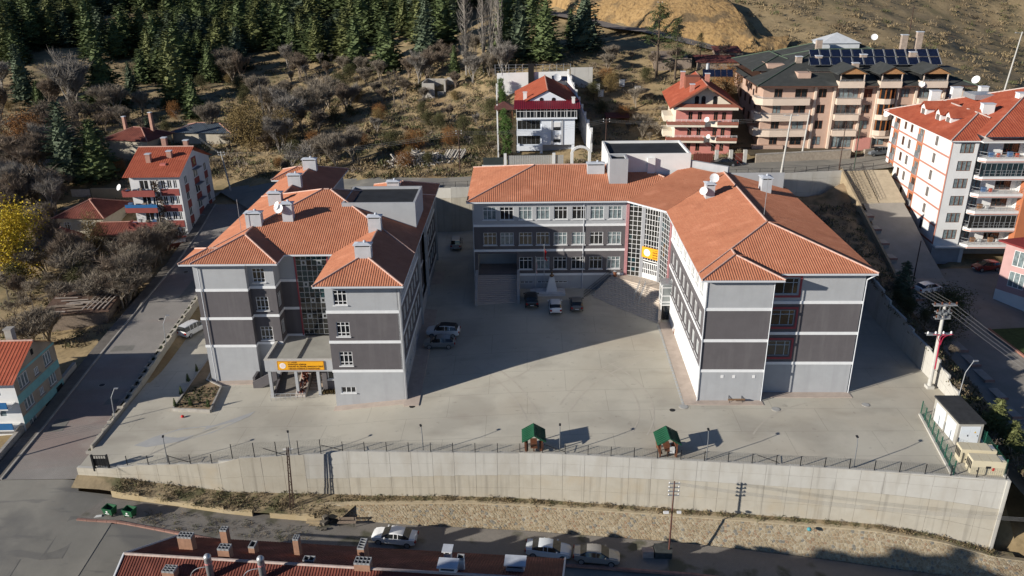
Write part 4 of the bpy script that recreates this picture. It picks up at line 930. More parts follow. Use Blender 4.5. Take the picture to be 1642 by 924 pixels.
# glazed corner
b0, b1, b2, b3 = FM((21.75, .0, 0)), (18.55, 107.15, 0), (20.75, 105.2, 0), FR((-.0, 23.4, 0))
TZ = RZ1 - .15
for (A, B, nc, nr, oz) in ((b0, b1, 3, 16, TZ), (b1, b2, 6, 11, TZ + 2.75), (b2, b3, 4, 16, TZ)):
    W = Wall(A[:2], B[:2]); curtain(br, W, .16, W.L - .16, oz, RZE - .3, nc, nr, m_whitepvc, [m_browngl, m_glass, m_blueglass], lambda i, j: 0 if random.random() < .7 else random.randrange(3), -.05)
for A in (b1, b2): q = MB(); q.box(A[0] - .24, A[1] - .24, TZ, A[0] + .24, A[1] + .24, RZE - .2); q.build('column', m_chim, br)
for A in (b0, b3): q = MB(); q.box(A[0] - .2, A[1] - .2, TZ, A[0] + .2, A[1] + .2, RZE - .2); q.build('corner_trim', m_pinktrim, br)
W = Wall(b1[:2], b2[:2])
q = MB(W); q.box(.25, -.1, TZ, W.L - .25, -.02, TZ + 2.7, 1)
n = 8; dw = (W.L - .5) / n
for k in range(n + 1): x = .25 + k * dw; q.box(x - .05, -.05, TZ, x + .05, .05, TZ + 2.4, 0)
for z0, z1 in ((0, .75), (1.35, 1.45), (2.3, 2.45), (2.65, 2.78)): q.box(.25, -.04, TZ + z0, W.L - .25, .04, TZ + z1, 0)
q.build('entrance_door', [m_whitepvc, m_glass], br)
q = MB(); dv = Vector((b2[0] - .35, b2[1] + .1, 0)); dd = Vector((-.35, -.95, 0)); 
sign(br, W, .12, W.L - .1, TZ + 3.15, TZ + 4.75, .07, [('T.C.  VALİLİĞİ', .14, TZ + 4.42), ('EZENTEPE AŞIKLIK', .24, TZ + 4.08), ('MESLEKİ VE TEKNİK', .24, TZ + 3.72), ('ANADOLU LİSESİ', .22, TZ + 3.35)])
# flat-roofed block behind the corner roof
tower_box(br, FM, 19.4, 6.7, 31.5, 15.5, RZE - .2, 19.9, m_white); tower_box(br, FM, 19.4, 3.6, 22.0, 6.72, RZE - .2, 19.88, m_lgrey)
q = MB(FM); q.box(25.2, 6.3, 16, 26.3, 6.75, 19.3); q.build('roof_upstand', m_white, br)
pa_, pb_ = FM((30.6, 8.0, 0)), FR((9.3, 33.4, 0))
q = MB(); q.bar((pa_[0], pa_[1], 18.2), (pb_[0], pb_[1], 18.0), .5, 1.2); q.build('parapet', m_lgrey, br)
chimney(br, RROOF, (940.7, 970, 280, 261), fr=FM, dp=1.1); chimney(br, RROOF, (1131, 1146, 318, 294), fr=FR, dp=1.5, dishes=((-.95, -.2, -1.0, .55, -2.2), (.45, .5, .55, .62, -1.7))); chimney(br, RROOF, (1220, 1237, 309, 284), fr=FR, dp=1.6)
ma = MB(); pa = hit(1225, 346, lambda x, y: roof_z(RROOF, x, y), 60, 300, .15); ma.tube(pa, pa + Vector((0, 0, 4.6)), .04, n=5); ma.build('lightning_rod', m_galv, br)
# corner terrace and its broad flight of steps
TL, TR_ = Vector((14.3, 107.6, 0)), Vector((20.45, 102.3, 0)); BL_, BR_ = Vector((10.3, 105.3, 0)), Vector((19.7, 98.2, 0))
m_terrace = mat('terrace paving', (.46, .395, .33), .85, .15, 1); m_step2 = mat('cream stair stone', (.52, .455, .39), .85, .05, .6)
q = MB(); q.prism([TL[:2], TR_[:2], (21.6, 102.0), (21.4, 107.5), (16, 108.3)], -1, TZ); q.build('terrace', m_terrace, br)
NS = 17
for k in range(NS):
    t0, t1 = k / NS, (k + 1) / NS; z = TZ - (k + 1) * ((TZ - .55) / NS)
    a, b, c, d = TL.lerp(BL_, t0), TR_.lerp(BR_, t0), TR_.lerp(BR_, t1), TL.lerp(BL_, t1); q = MB(); q.prism([d[:2], c[:2], b[:2], a[:2]], -1.2, z); q.build('step', m_step2, br)
q = MB(); n_ = (BR_ - TR_).normalized(); sd = Vector((n_.y * -1, n_.x, 0)) * -1
e = Vector((.42, .08, 0)); q.prism([tuple(p[:2]) for p in (TR_, BR_, BR_ + e, TR_ + e)], -1, lambda p: TZ + .35 if p[1] > 101 else 1.0); q.build('stair_wall', mat('cream stair wall', (.52, .45, .38), .85, .1, 1), br)
q = MB()
for k in range(24):
    p = TL.lerp(BL_, k / 23); z = TZ - (TZ - 1.3) * k / 23; q.tube((p.x, p.y, z - .3), (p.x, p.y, z + 1.0), .02, n=4)
for h in (.1, .55, 1.0): q.tube((TL.x, TL.y, TZ + h), (BL_.x, BL_.y, 1.3 + h), .025, n=5)
q.build('railing', m_black, br)
q = MB(); m0, m1 = TL.lerp(TR_, .62), BL_.lerp(BR_, .62)
for o in (0, .9):
    for k in range(7):
        t = .05 + .55 * k / 6; p = m0.lerp(m1, t) + (TR_ - TL).normalized() * o; z = TZ - (TZ - .55) * t; q.tube((p.x, p.y, z - .1), (p.x, p.y, z + .95), .025, n=5)
    for h in (.35, .65, .95):
        A = m0.lerp(m1, .05) + (TR_ - TL).normalized() * o; B = m0.lerp(m1, .6) + (TR_ - TL).normalized() * o; q.tube((A.x, A.y, TZ - (TZ - .55) * .05 + h), (B.x, B.y, TZ - (TZ - .55) * .6 + h), .025, n=5)
q.build('handrail', m_galv, br)
# glazed platform lift standing in the angle
lp = Vector((20.15 + .9, 99.7, 0)); lf = thing('lift_cabin', 'small white glazed platform lift standing between the corner steps and the right wing', 'lift', (lp.x, lp.y, .6))
q = MB(); x0, y0, x1, y1 = lp.x - .85, lp.y - .4, lp.x + .62, lp.y + 1.3
for x in (x0, x1 - .14):
    for y in (y0, y1 - .14): q.box(x, y, .4, x + .14, y + .14, 5.6)
for z in (2.55, 3.0, 3.9, 5.1, 5.55): q.box(x0 + .14, y0, z, x1 - .14, y0 + .1, z + .14); q.box(x0, y0 + .14, z, x0 + .1, y1 - .14, z + .14)
q.build('frame', m_whitepvc, lf)
q = MB(); q.box(x0 - .15, y0 - .15, 5.7, x1 + .15, y1 + .15, 5.85); q.build('roof', m_galv, lf)
q = MB(); q.poly([(x0 + .1, y0 + .05, 2.6), (x1 - .1, y0 + .05, 2.6), (x1 - .1, y0 + .05, 5.6), (x0 + .1, y0 + .05, 5.6)]); q.poly([(x0 + .05, y1, 2.6), (x0 + .05, y0, 2.6), (x0 + .05, y0, 5.6), (x0 + .05, y1, 5.6)]); q.build('pane', mat('clear pale glass', (.22, .24, .24), .1, .1, 1, spec=.6), lf)
q = MB(); q.box(x0 + .35, y0 + .02, .4, x1 - .35, y0 + .12, 2.5); q.build('door', m_glass, lf)
# strip drain and apron beside the right wing
q = MB(FR); yzr = lambda x, y: yard_z(*FR((x, y, 0))[:2])
q.prism([(-1.55, -.9), (-.0, -.9), (-.0, 20), (-1.55, 20)], -1, lambda p: yzr(p[0], p[1]) + .06); q.prism([(0, -.95), (7.2, -.95), (7.2, 0), (0, 0)], -1, lambda p: yzr(*p) + .06); q.prism([(7.2, .7), (17.6, .7), (17.6, 1.85), (7.2, 1.85)], -1, lambda p: yzr(*p) + .06); ao = q.build('apron', m_apron); ao['kind'] = 'structure'
dr = thing('drain_channel', 'long narrow grated drain channel along the foot of the right wing', 'drain', FR((-1.7, -1, 0)))
for k in range(60): q = MB(FR); q.box(-1.86, -.9 + k * .33, -.2, -1.6, -.9 + k * .33 + .29, yzr(-1.7, k * .33) + .035); q.build('grate', m_galv if k % 2 else m_conc, dr)
# ================================================================== NEIGHBOURING HOUSES
def plain(parent, fr, a, b, z0, z1, ops, m, depth=.15, fm=None, sill=None, name='wall', mr=None):
    W = Wall(fr((a[0], a[1], 0))[:2], fr((b[0], b[1], 0))[:2]); mb = MB(); wall_panel(mb, W, 0, W.L, z0, z1, ops, depth); mb.build(name, m, parent)
    for o in ops: put_window(parent, W, o, o[4], o[6] if len(o) > 6 else fm, o[5] if len(o) > 5 else None, depth, sill)
    return W
def bx(parent, name, m, fr, *b, **k): q = MB(fr); q.box(*b); return q.build(name, m, parent)
def railing(parent, fr, pts, z, h, m, name='railing', step=.6, r=.02):
    q = MB(fr)
    for a, b in zip(pts, pts[1:]):
        n = max(1, int(hypot(b[0] - a[0], b[1] - a[1]) / step))
        for k in range(n + 1): x, y = a[0] + (b[0] - a[0]) * k / n, a[1] + (b[1] - a[1]) * k / n; q.bar((x, y, z), (x, y, z + h), r * 2)
        for hh in (h * .5, h): q.bar((a[0], a[1], z + hh), (b[0], b[1], z + hh), r * 2)
    return q.build(name, m, parent)
def simple_chimney(parent, fr, x, y, z0, z1, w, d, m, cap=None):
    q = MB(fr); q.box(x - w / 2, y - d / 2, z0, x + w / 2, y + d / 2, z1); c = q.build('chimney', m, parent)
    q = MB(fr); q.box(x - w / 2 - .08, y - d / 2 - .08, z1, x + w / 2 + .08, y + d / 2 + .08, z1 + .12); q.build('chimney_cap', cap or m, c); return c
m_frame_br = mat('brown window frame', (.16, .07, .04), .5, .1, 2)
# ---- white apartment block on the right with terracotta stripes
FA = Fr(66.9, 119.6, -.035); ab = thing('apartment_building', 'white apartment block with terracotta stripes and small dormers at the right', 'building', FA((0, 0, 1)))
AE = 20.2; m_terra = mat('terracotta paint', (.42, .15, .07), .85, .08, 1); m_roseband = mat('rose band paint', (.45, .20, .15), .85, .1, 1)
H6 = (AE - 3.7) / 6; zf = [3.7 + k * H6 for k in range(7)]
ops = []
for k in range(6):
    z = zf[k] + .75
    for s, w, st in ((1.9, 1.55, 'r'), (5.6, .95, 'w'), (8.3, .95, 'w'), (12.2, 1.55, 'r'), (18.3, .95, 'w')):
        if st == 'w' or True: ops.append((s, z, w if st == 'w' else 1.45, 1.5, 'two', m_curtain if random.random() < .6 else m_glass, m_frame_br))
def grnd(s): return lerp(s, [0, 24], [9, .6])
W = Wall(FA((.9, 24.2, 0))[:2], FA((0, 0, 0))[:2])
keep = [o for o in ops if o[1] > grnd(o[0]) + .2]
W = plain(ab, FA, (.9, 24.2), (0, 0), .4, AE, keep, m_white, .12)
q = MB(W)
for k in range(7): q.box(0, -.01, zf[k] - .14, W.L + .03, .05, zf[k] + .14)
q.box(W.L - .3, -.01, 3.6, W.L + .03, .06, AE - .1); q.build('stripe', m_roseband, ab)
q = MB(W)
for s in (1.35, 11.65):
    for k in range(6):
        z = zf[k]
        if z + 2 < grnd(s): continue
        q.box(s, 0, z + .1, s + .5, .045, z + H6 - .1); q.box(s + 2.05, 0, z + .1, s + 2.3, .045, z + H6 - .1); q.box(s + .5, 0, z + H6 - .52, s + 2.05, .045, z + H6 - .1)
q.build('stripe', m_terra, ab)
q = MB(W)
for s in (1.85, 12.15):
    for k in range(6):
        z = zf[k] + .2
        if z < grnd(s): continue
        q = MB(W)
        for x in range(6): q.box(s + x * .3, .02, z, s + x * .3 + .03, .3, z + 1.0)
        q.box(s, .28, z + .95, s + 1.55, .32, z + 1.0); q.box(s, 0, z - .03, s + 1.55, .32, z); q.build('window_railing', m_galv, ab)
# front, with bay, balconies and a broad terracotta pier
fo = [(1.25, zf[k] + .75, 2.1, 1.55, 'three', m_curtain, m_frame_br) for k in range(6)]
plain(ab, FA, (0, 0), (3.9, 0), 3.4, AE, fo, m_white, .15)
bo = []
for k in range(6): z = zf[k]; bo += [(1.0, z + .12, 1.3, 2.2, 'two', m_curtain, m_frame_br), (4.6, z + .12, 2.4, 2.2, 'three', m_glass, m_frame_br)]
plain(ab, FA, (3.9, 1.6), (14.2, 1.6), 3.4, AE + .8, bo, m_white, .1); plain(ab, FA, (3.9, 0), (3.9, 1.6), 3.4, AE, [], m_white)
bo = []
for k in range(6): z = zf[k]; bo += [(1.0, z + .12, 2.4, 2.2, 'three', m_glass, m_frame_br), (5.2, z + .12, 1.6, 2.2, 'two', m_curtain, m_frame_br), (9.5, z + .3, 2.6, 1.9, 'three', m_curtain, m_frame_br)]
plain(ab, FA, (14.2, 1.6), (32, 1.6), 3.4, AE + .8, bo, m_white, .1)
bx(ab, 'pier', m_terra, FA, 11.6, -1.3, 3.4, 13.6, .2, AE - .9); bx(ab, 'pier_core', m_white, FA, 11.8, .2, 3.4, 13.4, 1.6, AE - .5)
for k in range(6):
    z = zf[k]
    for x0, x1 in ((4.2, 11.58), (13.62, 31)):
        q = MB(FA); q.prism([(x0, 1.55), (x0, -.2), (x0 + .7, -1.0), (x1, -1.0), (x1, 1.55)], z - .5, z + .1); q.build('balcony', m_white, ab)
        q = MB(FA); q.prism([(x0 - .03, -.24), (x0 + .68, -1.04), (x1, -1.04), (x1, -.95), (x0 + .7, -.95), (x0 + .05, -.2)][::-1][::-1], z - .42, z - .28); q.build('stripe', m_roseband, ab)
        railing(ab, FA, [(x0 + .05, 1.4), (x0 + .05, -.2), (x0 + .75, -.92), (x1, -.92)], z + .1, .95, m_galv, step=.9)
    for x0, x1, on in ((4.3, 11.5, k in (1, 4)), (13.7, 31, k in (2, 4, 5))):
        if on:
            W = Wall(FA((x0, -.85, 0))[:2], FA((x1, -.85, 0))[:2]); put_window(ab, W, (0, z + .1, x1 - x0, H6 - .65, 'balcony'), 'balcony', m_galv, m_blueglass if k == 4 and x0 < 5 else m_browngl, 0, name='balcony_glazing')
rng = random.Random(3)
for k in range(6):
    for x in (6.0, 8.8, 15.5):
        if rng.random() < .75:
            z = zf[k] + .1; ms = [mat('blue plastic', (.07, .13, .25), .6, .1, 2), mat('red cushion', (.35, .08, .05), .8, .1, 2)] if k % 2 else [mat('brown cane', (.2, .11, .06), .8, .1, 2), mat('grey plastic', (.4, .4, .4), .6, .1, 2)]
            q = MB(FA); q.box(x, .3, z, x + .7, .8, z + .7); q.build('balcony_chair', ms[0], ab); q = MB(FA); q.box(x + 1.1, .1, z, x + 1.5, .5, z + .55); q.build('balcony_stool', ms[1], ab)
# garage storey
bx(ab, 'garage_wall', mat('garage grey', (.33, .34, .36), .9, .1, 1), FA, 5.2, 3.5, .2, 32, 3.7, 3.45); bx(ab, 'garage_wall', mat('garage grey', (.33, .34, .36), .9, .1, 1), FA, .0, .02, .2, 4.4, .3, 3.3)
for x in (4.4, 12.0, 19.5, 27): bx(ab, 'column', m_white, FA, x, -.1, .2, x + .55, .45, 3.4)
bx(ab, 'floor_slab', m_white, FA, .1, -.9, 3.2, 32, 12, 3.42)
plain(ab, FA, (32, 1.6), (32, 24.2), .4, AE, [], m_white); plain(ab, FA, (32, 24.2), (.9, 24.2), .4, AE, [], m_white)
AR = [hip(FA, -.6, -.5, 13, 25, AE, .42), hip(FA, 3.8, -1.35, 26, 25, AE + .75, .40, 'r'), hip(FA, 10, 8, 33, 25, AE + .9, .42)]
ar = build_roof(ab, AR[:], m_roofred, sp=.4); hip_caps(ar, AR, mat('white ridge mortar', (.47, .38, .34), .9, .2, 3), .14); eaves(ab, AR, AE + .02, m_white, .2)
def dormer(y, w, x=2.0):
    z = AE + 1.0; q = MB(FA); q.prism([(x, y - w / 2), (x + 5, y - w / 2), (x + 5, y + w / 2), (x, y + w / 2)], z - 1, z + 1.25); q.poly([(x, y + w / 2, z + 1.25), (x, y - w / 2, z + 1.25), (x, y, z + 1.95)]); d = q.build('dormer', m_white, ar)
    q = MB(FA); e = .3
    for s in (-1, 1):
        a = [(x - e, y + s * (w / 2 + e), z + 1.05), (x + 5.4, y + s * (w / 2 + e), z + 1.05), (x + 5.4, y, z + 2.12), (x - e, y, z + 2.12)]; b = [(p[0], p[1], p[2] + .12) for p in a]
        A = [q.P(p) for p in a]; B = [q.P(p) for p in b]; q.F(B if s < 0 else B[::-1]); q.F(A)
        for i in range(4): q.F((A[i], A[(i + 1) % 4], B[(i + 1) % 4], B[i]))
    q.build('dormer_roof', m_roofred, d); W = Wall(FA((x, y + w / 2, 0))[:2], FA((x, y - w / 2, 0))[:2]); f, g = window_meshes(.9, 1.1, 'two', m_frame_br, m_curtain); w0 = wmesh('window', f, d, W((w / 2 - .45, .05, z - .1)), W.rot); inst('pane', g, w0)
dormer(15.5, 2.0); dormer(10.2, 1.8); dormer(7.6, 1.8, 2.4)
for x, y, w, d, h in ((8.0, 7.4, 1.8, 1.0, 24.3), (14.5, 9.5, 2.2, 1.2, 25.6), (6, 21, 1.6, 1, 24.2), (10, 22, 1.6, 1, 24.6), (13.5, 20, 1.3, 1, 25.0)): simple_chimney(ar, FA, x, y, AE, h, w, d, m_white, m_chimcap)
bx(ar, 'roof_hatch', m_galv, FA, 9.5, 14.5, AE + 3.5, 13.5, 18.5, AE + 4.3); dish(ar, FA((12.5, 21, 26)), .7, -2.6); dish(ab, FA((-.5, 23.6, 19.8)), .6, -2.6)
# ---- salmon building with the solar panels
FB = Fr(46.9, 150.1, -.06); bb = thing('apartment_building', 'broad salmon apartment building with curved balconies and two rows of solar panels', 'building', FB((0, 0, 12.3)))
m_salmon = mat('salmon render', (.46, .32, .25), .9, .08, .8); m_cream = mat('cream balcony', (.60, .49, .40), .88, .06, .8); m_rose = mat('rose garage door', (.45, .20, .17), .8, .05, 1)
BE = 24.0; zb = [12.2, 15.2, 18.1, 21.0]
xs = [(2.0, 1.5), (5.8, 2.2), (10.0, 1.5), (13.6, 3.6), (18.2, 1.5), (21.0, 2.2), (24.8, 1.5), (28.0, 3.4), (33.0, 1.5)]
ops = []
for k, z in enumerate(zb):
    for s, w in xs: ops.append((s, z + (.75 if w < 3 else .3), w, 1.6 if w < 3 else 2.2, 'two' if w < 3 else 'balcony', random.choice([m_glass, m_glass, m_curtain]), m_frame_br))
plain(bb, FB, (0, 0), (36, 0), 11.2, BE, ops, m_salmon, .15)
plain(bb, FB, (0, 26), (0, 0), 11.2, BE, [(2 + j * 4.4, z + .7, 1.6, 1.6, 'two', m_glass, m_frame_br) for z in zb for j in range(5)], m_salmon, .15); plain(bb, FB, (36, 0), (36, 26), 11.2, BE, [], m_salmon); plain(bb, FB, (36, 26), (0, 26), 11.2, BE, [], m_salmon)
q = MB(FB)
for x in (9.2, 12.6, 17.6, 20.4, 23.9, 27.2, 32.2, 35.4): q.box(x, -.42, 11.2, x + .4, .1, BE - .1)
q.build('pilaster', m_cream, bb)
for z in zb[1:]:
    q = MB(FB); pts = [(8.3, 0), (8.3, -1.2)] + [(2.2 + 2.2 * cos(a) - 2.2, -1.2 - .2 + 1.4 * (1 - 1) + 0) for a in ()] + [(1.5, -1.5), (-.2, -1.2), (-1.2, -.3), (-1.4, 1.2), (-1.2, 3.2), (0, 3.4)]
    q.prism(pts, z - .45, z + .75); q.build('balcony', m_cream, bb); railing(bb, FB, [(8.2, -1.15), (1.5, -1.42), (-.15, -1.12), (-1.1, -.3), (-1.3, 1.2)], z + .75, .3, m_galv, step=1)
    for x0, x1 in ((13.1, 17.4), (27.7, 32.0)):
        bx(bb, 'balcony', m_cream, FB, x0, -1.35, z - .35, x1, .02, z + .7); railing(bb, FB, [(x0, -1.3), (x1, -1.3)], z + .7, .35, m_galv, step=.8)
    q = MB(FB); q.prism([(23.8, 0), (20.5, 0), (20.7, -.8), (21.6, -1.25), (22.7, -1.25), (23.6, -.8)][::-1], z - .3, z + .65); q.build('bay', m_cream, bb)
    q = MB(FB); q.prism([(23.6, 0), (20.7, 0), (20.9, -.7), (21.7, -1.1), (22.6, -1.1), (23.4, -.7)][::-1], z + .65, z + 2.55, 1); 
    for x, y in ((20.9, -.7), (21.7, -1.1), (22.6, -1.1), (23.4, -.7)): q.box(x - .09, y - .09, z + .65, x + .09, y + .05, z + 2.55, 0)
    q.build('bay_window', [mat('varnished wood', (.30, .11, .035), .5, .2, 3), m_glass], bb)
bx(bb, 'garage_door', m_rose, FB, 17.9, -.5, 12.0, 20.6, -.2, 14.4); bx(bb, 'entrance_canopy', m_cream, FB, 20.8, -1.6, 14.5, 24.2, .0, 14.8); bx(bb, 'ground_floor', m_salmon, FB, -1.2, -.9, 11.2, 4.5, .0, 13.0)
BR = [hip(FB, -1.6, -1.6, 37.3, 27, BE + .1, .34), hip(FB, -.6, 8, 12, 28, BE + 1.5, .34), hip(FB, 8, 12, 30, 30, BE + 2.6, .36)]
brf = build_roof(bb, BR, m_roofgreen, ribs=False); hip_caps(brf, BR, mat('green ridge', (.07, .10, .07), .8, .2, 3), .13); eaves(bb, BR, BE + .1, mat('dark eaves', (.10, .05, .035), .8, .1, 2))
m_gable = mat('pine gable boards', (.36, .19, .085), .7, .2, 4)
for x0, x1 in ((12.7, 17.6), (20.0, 24.2), (27.3, 32.2)):
    z = BE; xm = (x0 + x1) / 2; bx(bb, 'balcony', m_cream, FB, x0 + .2, -1.9, z - .25, x1 - .2, 0, z + .85); railing(bb, FB, [(x0 + .3, -1.85), (x1 - .3, -1.85)], z + .85, .35, m_galv, step=.8)
    bx(bb, 'loft_room', m_dark, FB, x0 + .4, -.7, z + .8, x1 - .4, 4.2, z + 2.3)
    q = MB(FB); q.poly([(x0, -1.9, z + 2.2), (x1, -1.9, z + 2.2), (xm, -1.9, z + 3.3)]); q.build('gable', m_gable, bb)
    q = MB(FB)
    for s, xa in ((-1, x0 - .3), (1, x1 + .3)):
        a = [(xa, -2.2, z + 2.1), (xa, 5, z + 2.1), (xm, 5, z + 3.45), (xm, -2.2, z + 3.45)]; A = [q.P(p) for p in a]; B = [q.P((p[0], p[1], p[2] + .14)) for p in a]; q.F(A); q.F(B)
        for i in range(4): q.F((A[i], A[(i + 1) % 4], B[(i + 1) % 4], B[i]))
    q.build('gable_roof', m_roofgreen, bb)
    for x in (x0 + .3, x1 - .45): bx(bb, 'post', m_cream, FB, x, -1.8, z + .85, x + .15, -1.65, z + 2.2)
bx(bb, 'roof_room', m_salmon, FB, 6.3, 1.2, BE, 8.6, 4, BE + 2.0); bx(bb, 'roof_room', m_salmon, FB, 9, 3.4, BE, 17, 8, BE + 2.1); bx(bb, 'roof_room', m_salmon, FB, 2.5, 9, BE, 10, 14, BE + 2.6); bx(bb, 'roof_room_eaves', m_roofgreen, FB, 8.7, 3.0, BE + 2.1, 36, 8.4, BE + 2.35)
me = None
for r in range(2):
    for k in range(12):
        x = 10.4 + r * .8 * 0 + k * 2.02 + (0 if r else -1.1); y = 5.6 + (1 - r) * 3.9 * 1; y = 4.8 if r == 0 else 9.0; z = BE + 3.0 + r * 1.0
        if me is None:
            a = MB(); a.T = None; p0, p1 = Vector((0, 0, 0)), Vector((0, 1.5, 1.15)); A = [a.P(p) for p in ((0, 0, 0), (1.7, 0, 0), (1.7, 1.5, 1.15), (0, 1.5, 1.15))]; B = [a.P((p[0], p[1] + .06, p[2] - .09)) for p in ((0, 0, 0), (1.7, 0, 0), (1.7, 1.5, 1.15), (0, 1.5, 1.15))]; a.F(A, 0); a.F(B[::-1], 1)
            for i in range(4): a.F((B[i], B[(i + 1) % 4], A[(i + 1) % 4], A[i]), 1)
            a.bar((1.78, -.03, .0), (1.78, 1.5, 1.2), .09, m=1); a.bar((.1, 1.5, 1.1), (.1, 1.6, -.9), .05, m=1); a.bar((1.6, 1.5, 1.1), (1.6, 1.6, -.9), .05, m=1); me = a.mesh('solar_panel', [m_panel, m_galv])
        wmesh('solar_panel', me, brf, FB((x, y, z)), FB.a)
for x, y, h in ((7.8, 7.5, 28.2), (11.2, 6.6, 28.4), (19.5, 6.8, 28.6), (28.5, 6.8, 29.0), (17, 3.2, 27.5), (29, 13, 31.5), (32, 13.5, 32), (13.5, 15, 30.5)): simple_chimney(brf, FB, x, y, BE, h, 1.1, .9, mat('stone chimney', (.34, .27, .22), .9, .25, 2), m_chimcap)
q = MB(FB); A = [q.P(p) for p in ((14.5, 17, BE + 5.6), (22.5, 17, BE + 5.6), (22.5, 24, BE + 5.6), (14.5, 24, BE + 5.6))]; T_ = q.P((18.5, 20.5, BE + 7.4)); [q.F((A[i], A[(i + 1) % 4], T_)) for i in range(4)]; q.box(14.8, 17.3, BE + 4.5, 22.2, 23.7, BE + 5.6); q.build('rooftop_shed', mat('grey white sheet', (.5, .52, .54), .5, .1, 1), brf); dish(brf, FB((25.3, 18.5, BE + 6.6)), .65, -1.9); dish(bb, FB((27.4, -1.9, 24.4)), .55, -1.9); dish(bb, FB((27.2, -1.5, 16.6)), .5, -2.1); dish(bb, FB((33.5, -1.3, 13.4)), .5, -2.1)
gw = thing('garden_wall', 'low random stone garden wall in front of the salmon apartment building', 'wall', (45.2, 144.4, 11))
q = MB(); q.bar((44.9, 144.3, 11.5), (63.0, 146.2, 11.7), .5, 2.0); q.bar((66.2, 147.6, 11.6), (75, 150.2, 11.7), .5, 1.6); q.build('wall', mat('rough stonework', (.26, .22, .175), .95, .5, 2.2, bump=.8, bscale=3.5, col2=(.38, .33, .27)), gw)
q = MB(); q.bar((44.9, 144.3, 12.55), (63.0, 146.2, 12.75), .6, .12); q.build('coping', m_kerb, gw)
tb = ribbon('building_terrace', [((44, 144.5, 12.2), (44, 151, 12.4)), ((63, 146.3, 12.2), (63, 151, 12.4)), ((63.2, 147, 11.4), (63.2, 151, 12.3)), ((66, 147.5, 11.3), (66, 151, 12.3)), ((66.2, 147.8, 12.1), (66.2, 151, 12.3)), ((82, 152, 12.2), (82, 156, 12.4))], m_verge, 3)
# ---- pink house with gabled tile roof
FP = Fr(30.4, 149.2, -.10); pb = thing('pink_house', 'pink three storey house with arched windows, brown balconies and a red gabled roof', 'house', FP((0, 0, 11.7)))
m_pink = mat('pink render', (.50, .20, .17), .9, .08, .8); m_creamw = mat('cream render', (.64, .58, .48), .88, .06, .8); m_brownbal = mat('brown balcony', (.25, .085, .055), .85, .1, 1)
PE = 20.6; pz = [11.7, 14.6, 17.5]
plain(pb, FP, (0.4, 0), (10.6, 0), 10.8, PE, [(s, z + .55, .75, 1.5, 'two', m_glass, m_frame_br) for z in pz for s in (2.3, 4.0, 6.9, 8.4)], m_pink)
plain(pb, FP, (.4, 16), (.4, 0), 10.8, PE, [(4, z + .6, 1.2, 1.5, 'two', m_glass) for z in pz[1:]], m_creamw); plain(pb, FP, (10.6, 0), (10.6, 16), 10.8, PE, [], m_creamw); plain(pb, FP, (10.6, 16), (.4, 16), 10.8, PE, [], m_creamw)
for z in pz[1:]:
    for x0, x1 in ((-1.2, 5.6), (7.9, 11.6)):
        q = MB(FP); q.box(x0, -1.5, z - .5, x1, 0 if x0 > 0 else .4, z - .1, 0); q.box(x0 - .05, -1.56, z - .1, x1 + .05, -1.42, z + .5, 1); q.box(x0 - .05, -1.42, z - .1, x0 + .08, 0, z + .5, 1); q.build('balcony', [m_creamw, m_brownbal], pb)
        railing(pb, FP, [(x0, -1.5), (x1, -1.5)], z + .5, .4, m_whitepvc, step=.8)
    q = MB(FP); q.prism([(5.6, 0), (5.6, -1.4), (6.6, -.8), (7.9, -1.4), (7.9, 0)], z - .5, z + .45); q.build('balcony', m_creamw, pb)
    q = MB(FP); q.box(-1.4, 4.5, z - .6, .4, 10, z + .5); q.build('side_balcony', m_creamw, pb)
dish(pb, FP((5.9, -1.6, 18.4)), .5, -2.3); dish(pb, FP((6.4, -1.6, 15.3)), .42, -2.3)
bx(pb, 'cornice', m_creamw, FP, -.2, -1.6, PE - .45, 11.4, .2, PE); bx(pb, 'loft_balcony', m_brownbal, FP, 0, -1.5, PE, 11.2, -1.3, PE + .6)
PR = [hip(FP, -1.0, -1.9, 12.0, 17, PE - .1, .62, 'fk')]; prf = build_roof(pb, PR, m_roofred, sp=.4); hip_caps(prf, PR, m_capgrey, .12)
q = MB(FP); q.poly([(.2, -.1, PE), (10.8, -.1, PE), (5.5, -.1, PE + 3.45)]); q.build('gable', m_creamw, pb)
q = MB(FP)
for x in (4.0, 5.2, 7.3):
    n = 10; a = [(x - .38, -.14, PE + .4), (x + .38, -.14, PE + .4)] + [(x + .38 * cos(t * pi / n), -.14, PE + 1.5 + .38 * sin(t * pi / n)) for t in range(n + 1)]; q.poly(a)
q.build('arched_window', m_glass, pb)
q = MB(FP)
for s in (-1, 1):
    xe = 5.5 + s * 6.5; q.bar((xe, -1.95, PE - .2), (5.5, -1.95, PE + 3.85), .18, .3)
q.build('bargeboard', mat('brown boards', (.22, .08, .05), .7, .1, 2), pb)
for x, y, h in ((3.2, 1.5, 24.3), (6.2, 4.5, 25.8), (2.2, 9.5, 25.5)): simple_chimney(prf, FP, x, y, PE, h, .8, .7, mat('pink chimney', (.45, .2, .15), .9, .2, 2), m_chimcap)
bx(prf, 'loft_box', mat('brown boards', (.22, .08, .05), .7, .1, 2), FP, 2.5, 6.5, PE + 1.5, 5.2, 10, PE + 4.3)
q = MB(FP)
for k in range(5): a = [(6.0 + k * 1.15, 9.2, PE + 4.0), (7.1 + k * 1.15, 9.2, PE + 4.0), (7.1 + k * 1.15, 10.4, PE + 5.2), (6.0 + k * 1.15, 10.4, PE + 5.2)]; q.poly(a)
q.build('solar_panel', m_panel, prf); q = MB(FP); q.lathe((7.0, 10.9, PE + 4.6), [(.35, 0), (.35, 1.6), (.2, 1.75)], 10); q.build('water_tank', m_galv, prf)
